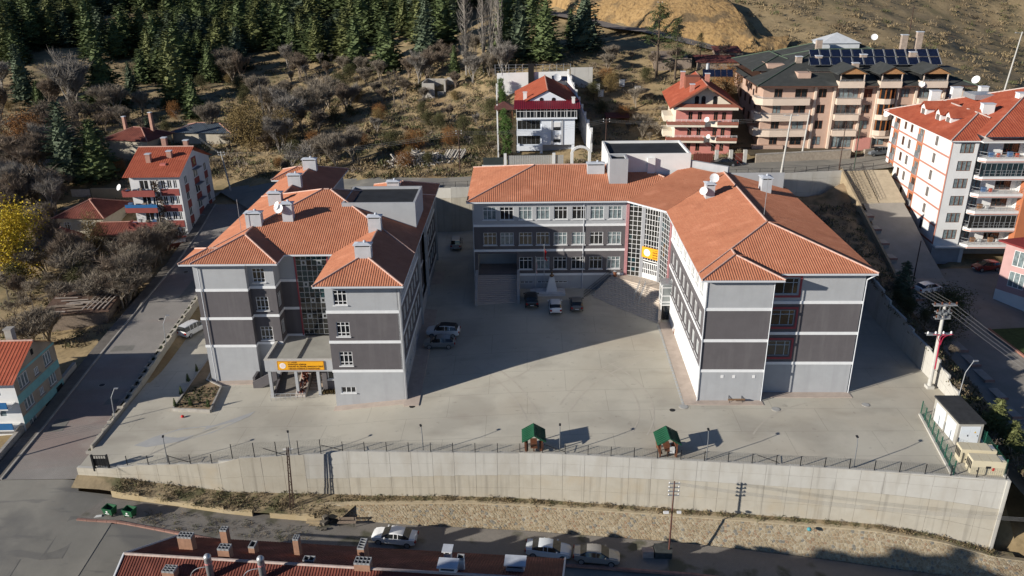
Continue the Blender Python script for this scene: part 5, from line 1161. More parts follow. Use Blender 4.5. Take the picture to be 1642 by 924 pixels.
gt = thing('yard_gate', 'brown metal yard gates between pale pillars in front of the pink house', 'gate', (35.5, 143.6, 10.95))
m_gatebr = mat('brown gate paint', (.14, .04, .03), .6, .15, 2)
for x0, x1 in ((33.4, 37.2), (40.4, 42.4)):
    for k in range(int((x1 - x0) / .4)): q = MB(); q.box(x0 + k * .4, 143.75, 10.9, x0 + k * .4 + .36, 143.85, 12.9); q.build('board', m_gatebr, gt)
for x in (37.3, 39.9, 42.5): q = MB(); q.box(x, 143.5, 10.8, x + .6, 144.1, 13.5); q.build('pillar', m_concpole, gt)
q = MB(); q.box(37.95, 143.7, 10.8, 39.85, 143.95, 12.0); q.build('wall', m_creamw, gt)
# ---- white villa
FV = Fr(1.3, 152.2, -.015); vb = thing('white_villa', 'tall white villa with glazed balconies and a crimson canopy under its tiled gable', 'house', FV((0, 0, 11.3)))
VZ = 18.0; m_vw = mat('cool white render', (.66, .70, .76), .85, .04, .8)
plain(vb, FV, (0, .9), (4.7, .9), 10.8, VZ, [(.1, z, 4.4, 1.75, 'balcony', m_browngl, m_galv) for z in (12.9, 15.8)], m_vw, .1); plain(vb, FV, (4.7, 0), (11.0, 0), 13.0, VZ, [], m_vw)
W = plain(vb, FV, (4.7, .9), (4.7, 0), 10.8, VZ, [], m_vw)
for z in (11.9, 14.8): bx(vb, 'balcony', m_vw, FV, -.05, -.1, z, 4.7, .95, z + .9)
q = MB(FV); q.box(6.5, -.12, 13.0, 6.85, .0, VZ); q.box(8.45, -.12, 13.0, 8.8, .0, VZ); q.build('pilaster', mat('grey pilaster', (.4, .41, .43), .85, .05, 1), vb)
W = Wall(FV((6.85, -.02, 0))[:2], FV((8.45, -.02, 0))[:2])
for z in (13.5, 15.8): q = MB(W); q.box(.15, 0, z + .6, 1.45, .05, z + 1.5, 0); q.box(.15, 0, z, 1.45, .05, z + .6, 1); q.build('window', [m_whitepvc, m_glass], vb)
bx(vb, 'garage_wall', mat('garage grey', (.33, .34, .36), .9, .1, 1), FV, 0, 1.0, 10.5, 11, 1.3, 13.1)
for x in (0, 4.4, 10.5): bx(vb, 'pier', m_vw, FV, x, .0, 10.5, x + .5, 1.0, 13.1)
q = MB(FV); q.box(-.1, -.6, VZ, 11.4, .9, VZ + .25); q.build('terrace_slab', m_vw, vb)
W = Wall(FV((-.1, -.5, 0))[:2], FV((11.4, -.5, 0))[:2])
for k in range(6):
    f, g = window_meshes(1.86, 1.75, 'grid', m_whitepvc, m_glass); w = wmesh('window', f, vb, W((k * 1.91 + .02, 0, VZ + .25)), W.rot); inst('pane', g, w)
q = MB(FV); q.prism([(-.5, -1.1), (11.9, -1.1), (11.9, 1.6), (-.5, 1.6)], lambda p: VZ + 2.0 + (p[1] + 1.1) * .42, lambda p: VZ + 2.1 + (p[1] + 1.1) * .42)
for k in range(36): q.bar((-.4 + k * .35, -1.12, VZ + 2.13), (-.4 + k * .35, 1.55, VZ + 3.25), .08, .08)
q.build('canopy', mat('crimson sheet metal', (.20, .02, .035), .5, .1, 2), vb)
plain(vb, FV, (0, 20), (0, .9), 10.8, VZ + 2, [(3, 15.6, 1.4, 1.4, 'two', m_glass)], m_vw); plain(vb, FV, (11, 0), (11, 20), 10.8, VZ + 2, [], m_vw); plain(vb, FV, (11, 20), (0, 20), 10.8, VZ + 2, [], m_vw)
VR = [hip(FV, -.5, 1.0, 12.2, 20.5, VZ + 2.0, .50, 'fk')]; VR[0]['dom'] = [FV(p)[:2] for p in ((-.5, 1.0, 0), (12.2, 1.0, 0), (12.2, 20.5, 0), (-.5, 20.5, 0))]
vrf = build_roof(vb, VR, m_roofred, sp=.45); hip_caps(vrf, VR, m_capgrey, .13)
q = MB(FV); q.poly([(0, 1.35, VZ + 2), (11.7, 1.35, VZ + 2), (5.85, 1.35, VZ + 4.95)]); q.build('gable', m_vw, vb)
q = MB(FV)
for x in (4.7, 7.0):
    n = 12; q.poly([(x + .38 * cos(2 * pi * k / n), 1.3, VZ + 3.35 + .38 * sin(2 * pi * k / n)) for k in range(n)])
q.build('round_window', m_glass, vb)
simple_chimney(vrf, FV, 1.6, 4.0, VZ + 2, VZ + 4.3, .7, .7, m_white); simple_chimney(vrf, FV, 10.7, .6, VZ + 2, VZ + 3.8, .55, .5, m_white); dish(vrf, FV((8.2, 14, VZ + 5.6)), .8, -1.4)
# garden walls of the villa
vw = thing('villa_garden_wall', 'bright white garden wall rising behind and beside the white villa', 'wall', (0, 174, 18))
q = MB()
q.bar((-2.6, 174.5, 20.5), (12.4, 174.0, 20.8), .3, 6.0); q.bar((12.4, 174, 20.8), (15.2, 150, 13.0), .3, 5.5)
for k in range(9): t = k / 8; q.box(12.3 + 2.8 * t, 174 - 24 * t - .2, 12, 12.7 + 2.8 * t, 174 - 24 * t + .2, 24.2 - 7.6 * t)
q.build('wall', m_white, vw)
q = MB()
for k in range(9): t = k / 8; q.box(-2.9 + .5 * t, 174 - 25 * t - .12, 11, -2.65 + .5 * t, 174 - 25 * t + .12, 21.4 - 7.2 * t)
q.bar((-2.8, 174, 19.2), (-2.3, 149, 12.0), .18, 1.6); q.build('wall', m_white, vw)
q = MB()
for k in range(12): x = -3 + k * 1.45; q.tube((x, 174.3, 23), (x, 174.3, 25.3), .05, n=5)
for h in (24.0, 24.6, 25.2): q.tube((-3, 174.3, h), (13, 174.1, h), .025, n=4)
q.build('fence', m_galv, vw)
q = MB()
for k in range(3): q.poly([(9 + k * 1.1, 173.4, 21.9), (10 + k * 1.1, 173.4, 21.9), (10 + k * 1.1, 174.2, 23.4), (9 + k * 1.1, 174.2, 23.4)])
q.build('solar_panel', m_panel, vw)
q = MB(); q.box(4.0, 173.6, 20.4, 5.2, 174.2, 25.4); q.build('gate', m_dark, vw)
sw = thing('garden_wall', 'short grey concrete wall on the hillside right of the white garden wall', 'wall', (15, 174, 20)); q = MB(); q.box(13.0, 173.4, 19, 17.6, 173.8, 24.6); q.build('wall', m_conc, sw)
gz = thing('garden_kiosk', 'small dark brown roofed kiosk in the garden beside the white villa', 'kiosk', (-1.2, 166, 15))
q = MB(); 
for x in (-2.6, .4):
    for y in (163, 166): q.box(x, y, 13, x + .15, y + .15, 18)
q.build('post', m_wood, gz); q = MB(); q.prism([(-3.1, 162.5), (.9, 162.5), (.9, 166.8), (-3.1, 166.8)], 17.9, lambda p: 18.1); A = [q.P(p) for p in ((-3.1, 162.5, 18.1), (.9, 162.5, 18.1), (.9, 166.8, 18.1), (-3.1, 166.8, 18.1), (-1.1, 164.5, 19.3))]; 
for i in range(4): q.F((A[i], A[(i + 1) % 4], A[4]))
q.build('roof', mat('brown kiosk roof', (.10, .04, .035), .8, .2, 2), gz)
vg = thing('villa_gate', 'grey slatted gate and arched white gateway in front of the white villa', 'gate', (2, 145, 11))
m_slat = mat('grey slats', (.36, .36, .35), .7, .1, 2)
for k in range(32): x = -.5 + k * .32; q = MB(); q.box(x, 144.0, 10.9, x + .27, 144.08, 12.9); q.build('slat', m_slat, vg)
for x in (-1.2, 9.8 - 2.1, 11.0, 14.2): q = MB(); q.box(x, 143.8, 10.8, x + .5, 144.3, 13.3); q.build('pillar', m_white, vg)
q = MB()
for k in range(12):
    a0, a1 = pi * k / 12, pi * (k + 1) / 12; q.bar((12.85 + 1.65 * cos(a0), 144.05, 13.1 + 1.3 * sin(a0)), (12.85 + 1.65 * cos(a1), 144.05, 13.1 + 1.3 * sin(a1)), .45, .4)
q.build('arch', m_white, vg)
q = MB(); q.box(-5, 144.0, 10.9, -1.3, 144.1, 12.6); q.build('railing_panel', mat('smoked panel', (.04, .05, .05), .3, .1, 2), vg); q = MB(); q.box(-5.2, 143.9, 10.7, -1.2, 144.3, 11.2); q.build('wall', m_white, vg)
# ---- left apartment with red panels
FD = Fr(-64.6, 132.4, 0.0); db = thing('apartment_building', 'white apartment block with dull red panels at the bend of the left street', 'building', FD((0, 0, .5)))
DE = 12.9; m_dw = mat('cold white render', (.60, .60, .60), .9, .08, .5); m_dred = mat('dull red panel', (.26, .07, .06), .9, .12, 1); dz = [1.6, 4.4, 7.2, 10.0]
fo = [(5.2, z + .75, .75, 1.45, 'two', m_glass) for z in dz] + [(6.3, z + .75, .75, 1.45, 'two', m_glass) for z in dz] + [(7.35, z + .75, .6, 1.45, 'two', m_glass) for z in dz]
fo += [(1.6, z + .6, 1.5, 1.6, 'two', m_glass) for z in dz] + [(3.4, z + .2, .8, 2.0, 'two', m_glass) for z in dz]
plain(db, FD, (0, 0), (8.4, 0), -1, DE, fo, m_dw)
q = MB(FD)
for z in dz: q.box(5.0, -.05, z - .55, 8.1, .02, z + .65)
q.build('red_panel', m_dred, db)
for k, z in enumerate(dz):
    q = MB(FD); q.box(-1.0, -1.3, z - .35, 4.4, 0, z - .1, 0); q.box(-1.05, -1.35, z - .35, 4.45, -1.22, z + .75, 1); q.box(-1.05, -1.22, z - .35, -.92, .4, z + .75, 1); q.build('balcony', [m_dw, mat('blue tarpaulin', (.02, .12, .30), .6, .1, 2) if k == 9 else m_dred], db)
q = MB(FD); q.box(-.95, -1.38, 7.2 + .55, 4.5, -1.30, 7.2 + 1.1); q.build('tarpaulin', mat('blue tarpaulin', (.02, .12, .30), .6, .1, 2), db)
q = MB(FD)
for k in range(700):
    z = random.uniform(0.5, 12.2); x = 4.7 + random.gauss(0, .28) + .25 * sin(z); y = -.35 + random.gauss(0, .22); a = random.uniform(0, 6.3); r = random.uniform(.06, .16)
    q.poly([(x - r * cos(a), y - r * sin(a), z), (x + r * cos(a), y + r * sin(a), z), (x + random.uniform(-.1, .1), y, z + r * 2)])
tag(q.build('climbing_vine', mat('brown vine', (.10, .065, .04), .95, .5, 4)), 'brown leafless vine climbing the balconies of the red panelled apartment block', 'plant')
for k, z in enumerate(dz):
    rng = random.Random(k)
    for j in range(4): q = MB(FD); x = -.6 + j * 1.2; h = rng.uniform(.5, 1.3); q.box(x, -.9, z - .1, x + rng.uniform(.3, .8), -.4, z + h); q.build('balcony_box', [mat('blue plastic', (.08, .2, .45), .6, .1, 2), mat('grey plastic', (.4, .4, .4), .6, .1, 2), m_greywood][j % 3], db)
dish(db, FD((-1.2, -1.5, 11.4)), .55, -2.2); dish(db, FD((3.6, -1.6, 2.2)), .9, -1.6); dish(db, FD((1.2, -1.6, 2.0)), .7, -1.4)
rows = [(2.2, 1.3), (6.6, 2.0), (11.6, 1.3)]
W = plain(db, FD, (8.4, 0), (8.4, 14.8), -1, DE, [(s, z + .75, w, 1.45, 'two', random.choice([m_glass, m_curtain])) for z in dz for s, w in rows], m_dw)
q = MB(W)
for s, w in rows:
    for z in dz: q.box(s - .15, .0, z - .65, s + w + .15, .05, z + .68)
q.box(0, 0, .2, W.L, .07, 1.0); q.build('red_panel', m_dred, db)
q = MB(W)
for z in dz: q.prism([(6.2, 0), (9.0, 0), (9.0, .8), (6.2, .8)], z + 2.3, z + 2.42)
q.build('window_hood', mat('grey hood', (.2, .21, .22), .8, .1, 2), db)
q = MB(FD); q.poly([(8.4, 0, DE), (8.4, 14.8, DE), (8.4, 7.4, DE + 2.75)]); q.build('gable', m_dw, db)
q = MB(W); q.box(6.4, 0, DE - .2, 8.5, .05, DE + 1.5, 0); q.box(7.0, .04, DE + .2, 7.9, .08, DE + 1.2, 1); q.build('attic_window', [m_dred, m_glass], db)
plain(db, FD, (0, 14.8), (0, 0), -1, DE, [], m_dw); plain(db, FD, (8.4, 14.8), (0, 14.8), -1, DE, [], m_dw)
DR = [hip(FD, -.8, -.75, 8.9, 15.5, DE - .05, .42, 'lr')]; drf = build_roof(db, DR, m_roofred, sp=.4); hip_caps(drf, DR, m_mortar, .13)
for x, y, h in ((2.4, 3.4, DE + 3.0), (5.6, 4.6, DE + 3.2), (3.2, 9, DE + 4.6), (7.2, 8.5, DE + 4.2)): simple_chimney(drf, FD, x, y, DE, h, .8, .8, mat('brick chimney', (.38, .22, .17), .9, .2, 2), m_chimcap)
q = MB(FD); q.box(4.6, 2.2, DE + 1.2, 5.6, 3.2, DE + 1.55); q.build('skylight', mat('pinkish skylight', (.5, .16, .13), .5, .1, 2), drf)
lt = thing('lean_to_roof', 'corrugated grey lean-to roof in front of the red panelled apartment block', 'canopy', (-58, 128.5, 1))
q = MB(); 
for k in range(9): q.prism([(-60.5 + k * .55, 127.0 + k * .25), (-60.0 + k * .55, 127.2 + k * .25), (-60.6 + k * .55, 129.2 + k * .25), (-61.1 + k * .55, 129.0 + k * .25)], 2.2, 2.3)
q.build('sheet', m_galv, lt); q = MB(); q.bar((-60.3, 127.0, 1.0), (-55.8, 129.2, 1.2), .12, 2.2); q.build('wall', m_gatebr, lt)
# ---- blue and beige house, lower left
FE = Fr(-74.1, 78.9, .02); eb = thing('beige_house', 'beige three storey house with faded turquoise stripes beside the lower left street', 'house', FE((17.8, 0, -4)))
m_bei = layer(mat('beige stained render', (.30, .25, .195), .92, .15, .5), (.20, .17, .14), .4, .5, .7, .5); m_turq = mat('faded turquoise paint', (.17, .36, .37), .9, .15, .8)
EE = 3.6
Wd = lambda s, z, w, h, st='three': (s, z, w, h, st, m_curtain)
W = plain(eb, FE, (17.8, 0), (17.8, 9.2), -5.5, EE, [Wd(.9, 1.55, 1.9, 1.6), Wd(6.4, 1.55, 1.6, 1.6), Wd(4.1, 1.6, .95, .9), Wd(.9, -1.2, 1.9, 1.5), Wd(6.4, -1.2, 1.6, 1.5), Wd(4.1, -1.1, .95, .9), Wd(.9, -3.4, 1.5, 1.2, 'two')], m_bei, sill=m_kerb)
q = MB(W)
for z0, z1 in ((.15, 1.2), (-2.55, -1.5), (3.3, 3.6)): q.box(0, 0, z0, W.L, .025, z1)
q.build('turquoise_stripe', m_turq, eb); q = MB(W); q.box(4.6, 0, -4.6, 5.6, .05, -2.6); q.box(7.4, 0, -3.6, 8.8, .05, -1.9); q.build('door', m_dark, eb)
q = MB(FE); q.poly([(17.8, 0, EE), (17.8, 9.2, EE), (17.8, 4.6, EE + 2.35)]); q.build('gable', m_bei, eb); q = MB(W); q.box(4.4, 0, 4.2, 4.9, .03, 4.9); q.build('attic_window', m_dark, eb)
plain(eb, FE, (0, 0), (17.8, 0), -5.5, EE, [(14.5, z, 1.6, 1.8, 'two', m_curtain) for z in (1.3, -1.4)], m_white); plain(eb, FE, (17.8, 9.2), (0, 9.2), -5.5, EE, [], m_bei)
for z in (.6, -2.1): q = MB(FE); q.box(8, -1.5, z - .3, 17.4, 0, z - .1, 0); q.box(8, -1.55, z - .1, 17.4, -1.45, z + .7, 1); q.build('balcony', [m_white, mat('blue tarpaulin', (.02, .12, .30), .6, .1, 2)], eb)
ER = [hip(FE, -1, -1.2, 18.5, 9.9, EE - .25, .50, 'lr')]; erf = build_roof(eb, ER, m_roofred, sp=.4); hip_caps(erf, ER, m_mortar, .13); simple_chimney(erf, FE, 15.4, 5.4, EE, EE + 3.6, .8, .8, m_kerb, m_kerb)
bw = thing('kerb_wall', 'long low kerb wall beside the beige house along the left street', 'wall', (-56.6, 72, -4.5)); q = MB()
for y in range(62, 92, 3): q.prism([(-56.9, y), (-56.5, y), (-56.5, y + 2.97), (-56.9, y + 2.97)], lambda p: side_z(p[1]) - 1.2, lambda p: side_z(p[1]) + .75)
q.build('wall', m_kerb, bw)
# ---- pink house at the right edge
FG = Fr(69.7, 106.0, -.05); g2 = thing('apartment_building', 'pink and white apartment house with a dark red roof at the right edge', 'building', FG((0, 0, -2)))
m_pinkr = mat('rose render', (.45, .28, .27), .9, .08, .8); GE = 8.9
W = plain(g2, FG, (0, 0), (2.8, -4.0), -3.5, GE, [(1.3, 5.6, 2.2, 2.3, 'three', m_curtain), (1.3, 2.5, 2.2, 2.3, 'three', m_curtain), (1.4, -.7, 1.7, 1.7, 'two', m_glass)], m_pinkr)
q = MB(W); q.box(-.05, 0, -3.5, W.L + .05, .04, 1.6); q.build('white_plinth', m_white, g2)
plain(g2, FG, (2.8, -4.0), (10, -15), -3.5, GE, [(1, 5.4, 4.5, 2.4, 'balcony', m_glass), (1, 2.3, 4.5, 2.4, 'balcony', m_glass), (1.5, -.8, 1.6, 1.6, 'two', m_glass)], m_white)
for z in (2.1, 5.2): q = MB(FG); q.prism([(2.8, -4.0), (10, -15), (8.7, -15.8), (1.6, -4.8)][::-1], z - .5, z + .5); q.build('balcony', mat('pale balcony', (.5, .49, .5), .85, .1, 1), g2); railing(g2, FG, [(1.7, -4.7), (8.7, -15.7)], z + .5, .6, m_galv, step=.6)
plain(g2, FG, (16, 1.5), (0, 0), -3.5, GE, [], m_white)
q = MB(FG); q.poly([(-.9, .5, GE), (2.0, -5.2, GE), (10.4, -18, GE), (20, -12, GE + 2.6), (17, 2.4, GE + 1.2)]); q.poly([(-.9, .5, GE - .25), (17, 2.4, GE - .25), (20, -12, GE - .25), (10.4, -18, GE - .25), (2.0, -5.2, GE - .25)]); q.bar((-.9, .5, GE - .12), (2.0, -5.2, GE - .12), .1, .24); q.bar((2.0, -5.2, GE - .12), (10.4, -18, GE - .12), .1, .24); q.build('roof', roofmat('crimson tile', (.17, .025, .025), (.22, .035, .035)), g2)
fb_ = thing('flower_bed', 'grassy bed with a red brick edge beside the right street', 'flower bed', (66.5, 96, -1)); q = MB(); q.prism([(64.6, 97.5), (66.8, 84.5), (72, 84), (72, 98)], -4, lambda p: right_z(p[1]) + .12); q.build('grass', mat('green verge grass', (.05, .075, .025), .95, .4, 2, bump=.5, bscale=8), fb_); q = MB(); q.bar((64.5, 97.5, right_z(97.5) + .1), (66.7, 84.5, right_z(84.5) + .1), .3, .35); q.build('brick_edge', mat('faded brick', (.32, .14, .10), .9, .2, 3), fb_)
yb = ribbon('building_forecourt', [((64.5, y, right_z(y) + .02), (78, y, right_z(y) + .05)) for y in range(98, 119, 3)], MATS['right street concrete'], 3)
# ---- older houses on the left and sheds
def old_house(name, label, fr, w, d, z0, e, p, mr, mw_, gab='', win=(), chim=(), cat='house', sp=.42, caps=True):
    t = thing(name, label, cat, fr((w / 2, 0, z0)))
    for a, b, k in (((0, 0), (w, 0), 0), ((w, 0), (w, d), 1), ((w, d), (0, d), 2), ((0, d), (0, 0), 3)): plain(t, fr, a, b, z0 - 2, e, [o[1:] for o in win if o[0] == k], mw_)
    R = [hip(fr, -.6, -.6, w + .6, d + .6, e - .1, p, gab)]; r = build_roof(t, R, mr, sp=sp)
    if caps: hip_caps(r, R, m_capgrey, .12)
    for k, (nm, x0, y0, x1, y1) in enumerate((('l', 0, 0, 0, d), ('r', w, 0, w, d), ('f', 0, 0, w, 0), ('k', 0, d, w, d))):
        if nm in gab:
            xm, ym = (x0 + x1) / 2, (y0 + y1) / 2; h = p * (d if nm in 'lr' else w) / 2; q = MB(fr); q.poly([(x0, y0, e - .1), (x1, y1, e - .1), (xm, ym, e + h)]); q.build('gable', mw_, t)
    for x, y, h in chim: simple_chimney(r, fr, x, y, e, h, .6, .6, mat('brick chimney', (.38, .22, .17), .9, .2, 2), m_chimcap)
    return t, r
m_oldw = mat('old plaster', (.36, .32, .25), .92, .25, .7, col2=(.46, .42, .35))
old_house('old_house', 'old plastered cottage with a rusty half-tin roof, left of the red panelled block', Fr(-81.5, 137.5, -.05), 8.5, 9.5, .6, 4.3, .42, m_roofdark, m_oldw, '', [(0, 1.2, 1.9, 1.2, 1.5, 'grid', m_glass), (0, 5.4, 1.9, 1.2, 1.5, 'grid', m_glass)])
old_house('outbuilding', 'low outbuilding with a rust red tile roof beside the red panelled block', Fr(-73.0, 133.2, .05), 8.2, 6.5, .4, 2.4, .32, m_roofdark, m_oldw, 'lr')
old_house('shed', 'dark shed with a small red gable among the bare trees near the yellow tree', Fr(-80.0, 127.5, .35), 6, 6, -1.2, 1.7, .5, m_roofdark, m_greywood, 'fk')
old_house('old_house', 'brown tiled house with two brick chimneys behind the dark firs', Fr(-84.5, 166.5, -.25), 10, 8, 8.3, 12.2, .42, m_roofdark, m_oldw, '', (), [(2.5, 3.6, 16.2), (8.0, 5, 17)])
old_house('old_house', 'low grey roofed house half hidden by bushes behind the red panelled block', Fr(-73.5, 174, -.1), 13, 8, 9.5, 12.0, .28, mat('slate blue sheet', (.07, .09, .115), .6, .2, 1), m_oldw, '', ())
old_house('shed', 'pale low shed with a flat blue-grey roof at the far left bushes', Fr(-104, 160, -.1), 8, 5, 7.5, 9.6, .16, mat('slate blue sheet', (.07, .09, .115), .6, .2, 1), m_white, '', ())
gwl = thing('garden_wall', 'long sandy garden wall with a pale metal gate, left of the red panelled block', 'wall', (-80, 152.0, 2.5)); q = MB(); q.bar((-82.0, 152, 4.0), (-66.5, 151.0, 4.2), .3, 3.2); q.build('wall', mat('sandy wall render', (.33, .26, .17), .92, .15, .5), gwl)
for k in range(6): q = MB(); q.box(-86.0 + k * .62, 152.0, 2.2, -85.42 + k * .62, 152.1, 5.4); q.build('board', mat('pale rusty sheet', (.42, .37, .33), .8, .25, 1.5), gwl)
ribbon('lane', [((-86, 146.5, 2.9), (-86, 151.5, 3.0)), ((-66, 146, 3.4), (-66, 150.8, 3.6)), ((-56, 146, 4.9), (-56, 151.5, 5.1))], m_asph, 3)
# collapsed plank-roofed shed by the street
FS = Fr(-66.4, 103.3, .12); sh = thing('plank_shed', 'collapsing grey shed with a loose plank roof beside the left street', 'shed', FS((4, 0, -2)))
for a, b in (((0, 0), (8.5, 0)), ((8.5, 0), (8.5, 6.5)), ((8.5, 6.5), (0, 6.5)), ((0, 6.5), (0, 0))): plain(sh, FS, a, b, -4, .6, [], m_greywood)
q = MB(FS); q.prism([(-.4, -.4), (9, -.4), (9, 7), (-.4, 7)], lambda p: .6 + p[1] * .06, lambda p: .68 + p[1] * .06); q.build('roof_sheet', mat('rusty sheet', (.12, .075, .055), .9, .4, 1), sh)
for k in range(26):
    x, y = random.uniform(-.6, 6), random.uniform(0, 6.6); l = random.uniform(2, 4); q = MB(FS); a = random.gauss(0, .12); q.bar((x, y, .8 + y * .06 + random.uniform(0, .2)), (x + l * cos(a), y + l * sin(a), .8 + y * .06 + random.uniform(0, .2)), .28, .05); q.build('plank', m_greywood if k % 3 else mat('pale plank', (.38, .33, .29), .85, .25, 4), sh)
for k in range(5): q = MB(FS); q.bar((5.5 + k * .7, -.3, 1.15), (6.3 + k * .7, 6.6, 1.4), .16, .08); q.build('plank', mat('pale plank', (.38, .33, .29), .85, .25, 4), sh)
# ruin on the hillside
rp = hit(700, 158, hill_z); ru = thing('ruined_hut', 'roofless grey concrete ruin standing on the hillside scrub', 'ruin', rp); q = MB(Fr(rp.x, rp.y, -.1))
z = rp.z; q.box(-3.2, 0, z - 1, -.4, .3, z + 3.2); q.box(-3.2, .3, z - 1, -2.9, 6, z + 3.4); q.box(1.6, 1.0, z - 1, 2.0, 6, z + 3.6); q.box(-2.9, 5.7, z - 1, 1.6, 6, z + 3.4); q.box(.2, .6, z - 1, 1.6, .9, z + 1.3); q.box(2.0, 3.5, z - 1, 4.2, 3.8, z + 4.0); q.build('wall', mat('grey ruin concrete', (.36, .34, .31), .95, .2, .7), ru)
# sheds with rusty roofs behind the pink house
for (u, v, w, d, lab, m) in ((1150, 118, 9, 6, 'long shed with a rusty sheet roof behind the pink house', mat('rust red sheet', (.16, .05, .04), .85, .35, 1)), (1078, 112, 8, 6, 'grey open shed under the pines behind the pink house', m_greywood), (1168, 100, 6, 5, 'small upper shed with a dark red sheet roof near the salmon building', mat('rust red sheet', (.16, .05, .04), .85, .35, 1))):
    p = hit(u, v, hill_z); f = Fr(p.x - w / 2, p.y, -.08); t = thing('shed', lab, 'shed', p)
    for a, b in (((0, 0), (w, 0)), ((w, 0), (w, d)), ((0, d), (0, 0))): plain(t, f, a, b, p.z - 2, p.z + 2.2, [], m_greywood)
    for k in range(int(w / .75)): q = MB(f); q.prism([(-.3 + k * .75, -.4), (.42 + k * .75, -.4), (.42 + k * .75, d + .4), (-.3 + k * .75, d + .4)], lambda s: p.z + 2.2 + s[1] * .12, lambda s: p.z + 2.28 + s[1] * .12 + (k % 2) * .02); q.build('roof_sheet', m, t)
# bee hives in the garden
for u, v, s in ((850, 0, 0),):
    pass
hive = None
for u, v, hl in ((957, 147, 'left, nearest the white villa'), (1022, 150, 'right, nearest the pines'), (963, 156, 'in front of the left one'), (997, 140, 'half hidden farther back')):
    p = hit(u, v, hill_z); h = thing('water_tank', 'small white box tank in the scrub garden, ' + hl, 'tank', p, 'white boxes in the scrub garden'); q = MB(); q.box(p.x - .55, p.y - .4, p.z, p.x + .55, p.y + .4, p.z + 1.3); q.build('body', m_white, h); q = MB(); q.box(p.x - .62, p.y - .46, p.z + 1.3, p.x + .62, p.y + .46, p.z + 1.42); q.build('lid', m_galv, h)
tbp = hit(990, 206, hill_z); tb = thing('garden_shelter', 'low dark red garden shelter in the shadow right of the white villa', 'shelter', tbp); q = MB(); q.prism([(tbp.x - 2.4, tbp.y), (tbp.x + 2.4, tbp.y), (tbp.x + 2.4, tbp.y + 2.6), (tbp.x - 2.4, tbp.y + 2.6)], tbp.z + 1.9, lambda p: tbp.z + 2.1 + (p[1] - tbp.y) * .2); q.build('roof', m_gatebr, tb)
q = MB()
for x in (-2.2, 2.1):
    for y in (.2, 2.3): q.box(tbp.x + x, tbp.y + y, tbp.z - .5, tbp.x + x + .12, tbp.y + y + .12, tbp.z + 1.95)
q.build('post', m_wood, tb)

# ================================================================== FOREGROUND HOUSE (its roof only comes into the frame)
RZ_, EZ_ = 1.0, -3.5
HR_A = uz(205, 889, RZ_); HR_B = uz(700, 919, RZ_); ha = atan2(HR_B.y - HR_A.y, HR_B.x - HR_A.x); FH = Fr(HR_A.x, HR_A.y, ha)
E0 = FH.inv(uz(300, 861, EZ_)); hw = max(6.5, E0[1]); ep = (RZ_ - EZ_) / hw
fh = thing('foreground_house', 'long house in front with a weathered red tile roof crowded with chimneys', 'house', FH((18, 0, -9)))
HX1 = FH.inv(uz(905, 908, EZ_))[0]
HRf = [hip(FH, -.3, -9.5, HX1, hw, EZ_, dict(all=ep, f=(RZ_ - EZ_) / 9.5), 'lr')]
hrf = build_roof(fh, HRf, m_roofdark, sp=.24, rh=.045); hip_caps(hrf, HRf, mat('white ridge mortar', (.47, .38, .34), .9, .2, 3), .13)
q = MB(FH); q.box(0, -9.0, -16, HX1 - .4, hw - .5, EZ_ - .2); q.build('wall', m_oldw, fh)
q = MB(FH); 
for yy0, yy1, za, zb_ in ((-9.5, 0, EZ_, RZ_), (0, hw, RZ_, EZ_)): q.bar((-.34, yy0, za + .02), (-.34, yy1, zb_ + .02), .14, .22); q.bar((HX1 + .04, yy0, za + .02), (HX1 + .04, yy1, zb_ + .02), .14, .22)
q.build('bargeboard', m_alu, fh); q = MB(FH); q.poly([(0, -9, EZ_ - .2), (0, hw - .5, EZ_ - .2), (0, 0, RZ_ - .2)]); q.poly([(HX1 - .4, -9, EZ_ - .2), (HX1 - .4, hw - .5, EZ_ - .2), (HX1 - .4, 0, RZ_ - .2)]); q.build('gable', m_oldw, fh)
m_bripl = mat('brown chimney plaster', (.33, .19, .13), .92, .2, 2); m_block = mat('grey chimney block', (.30, .31, .32), .9, .15, 3); hrz = lambda x, y: roof_z(HRf, x, y)
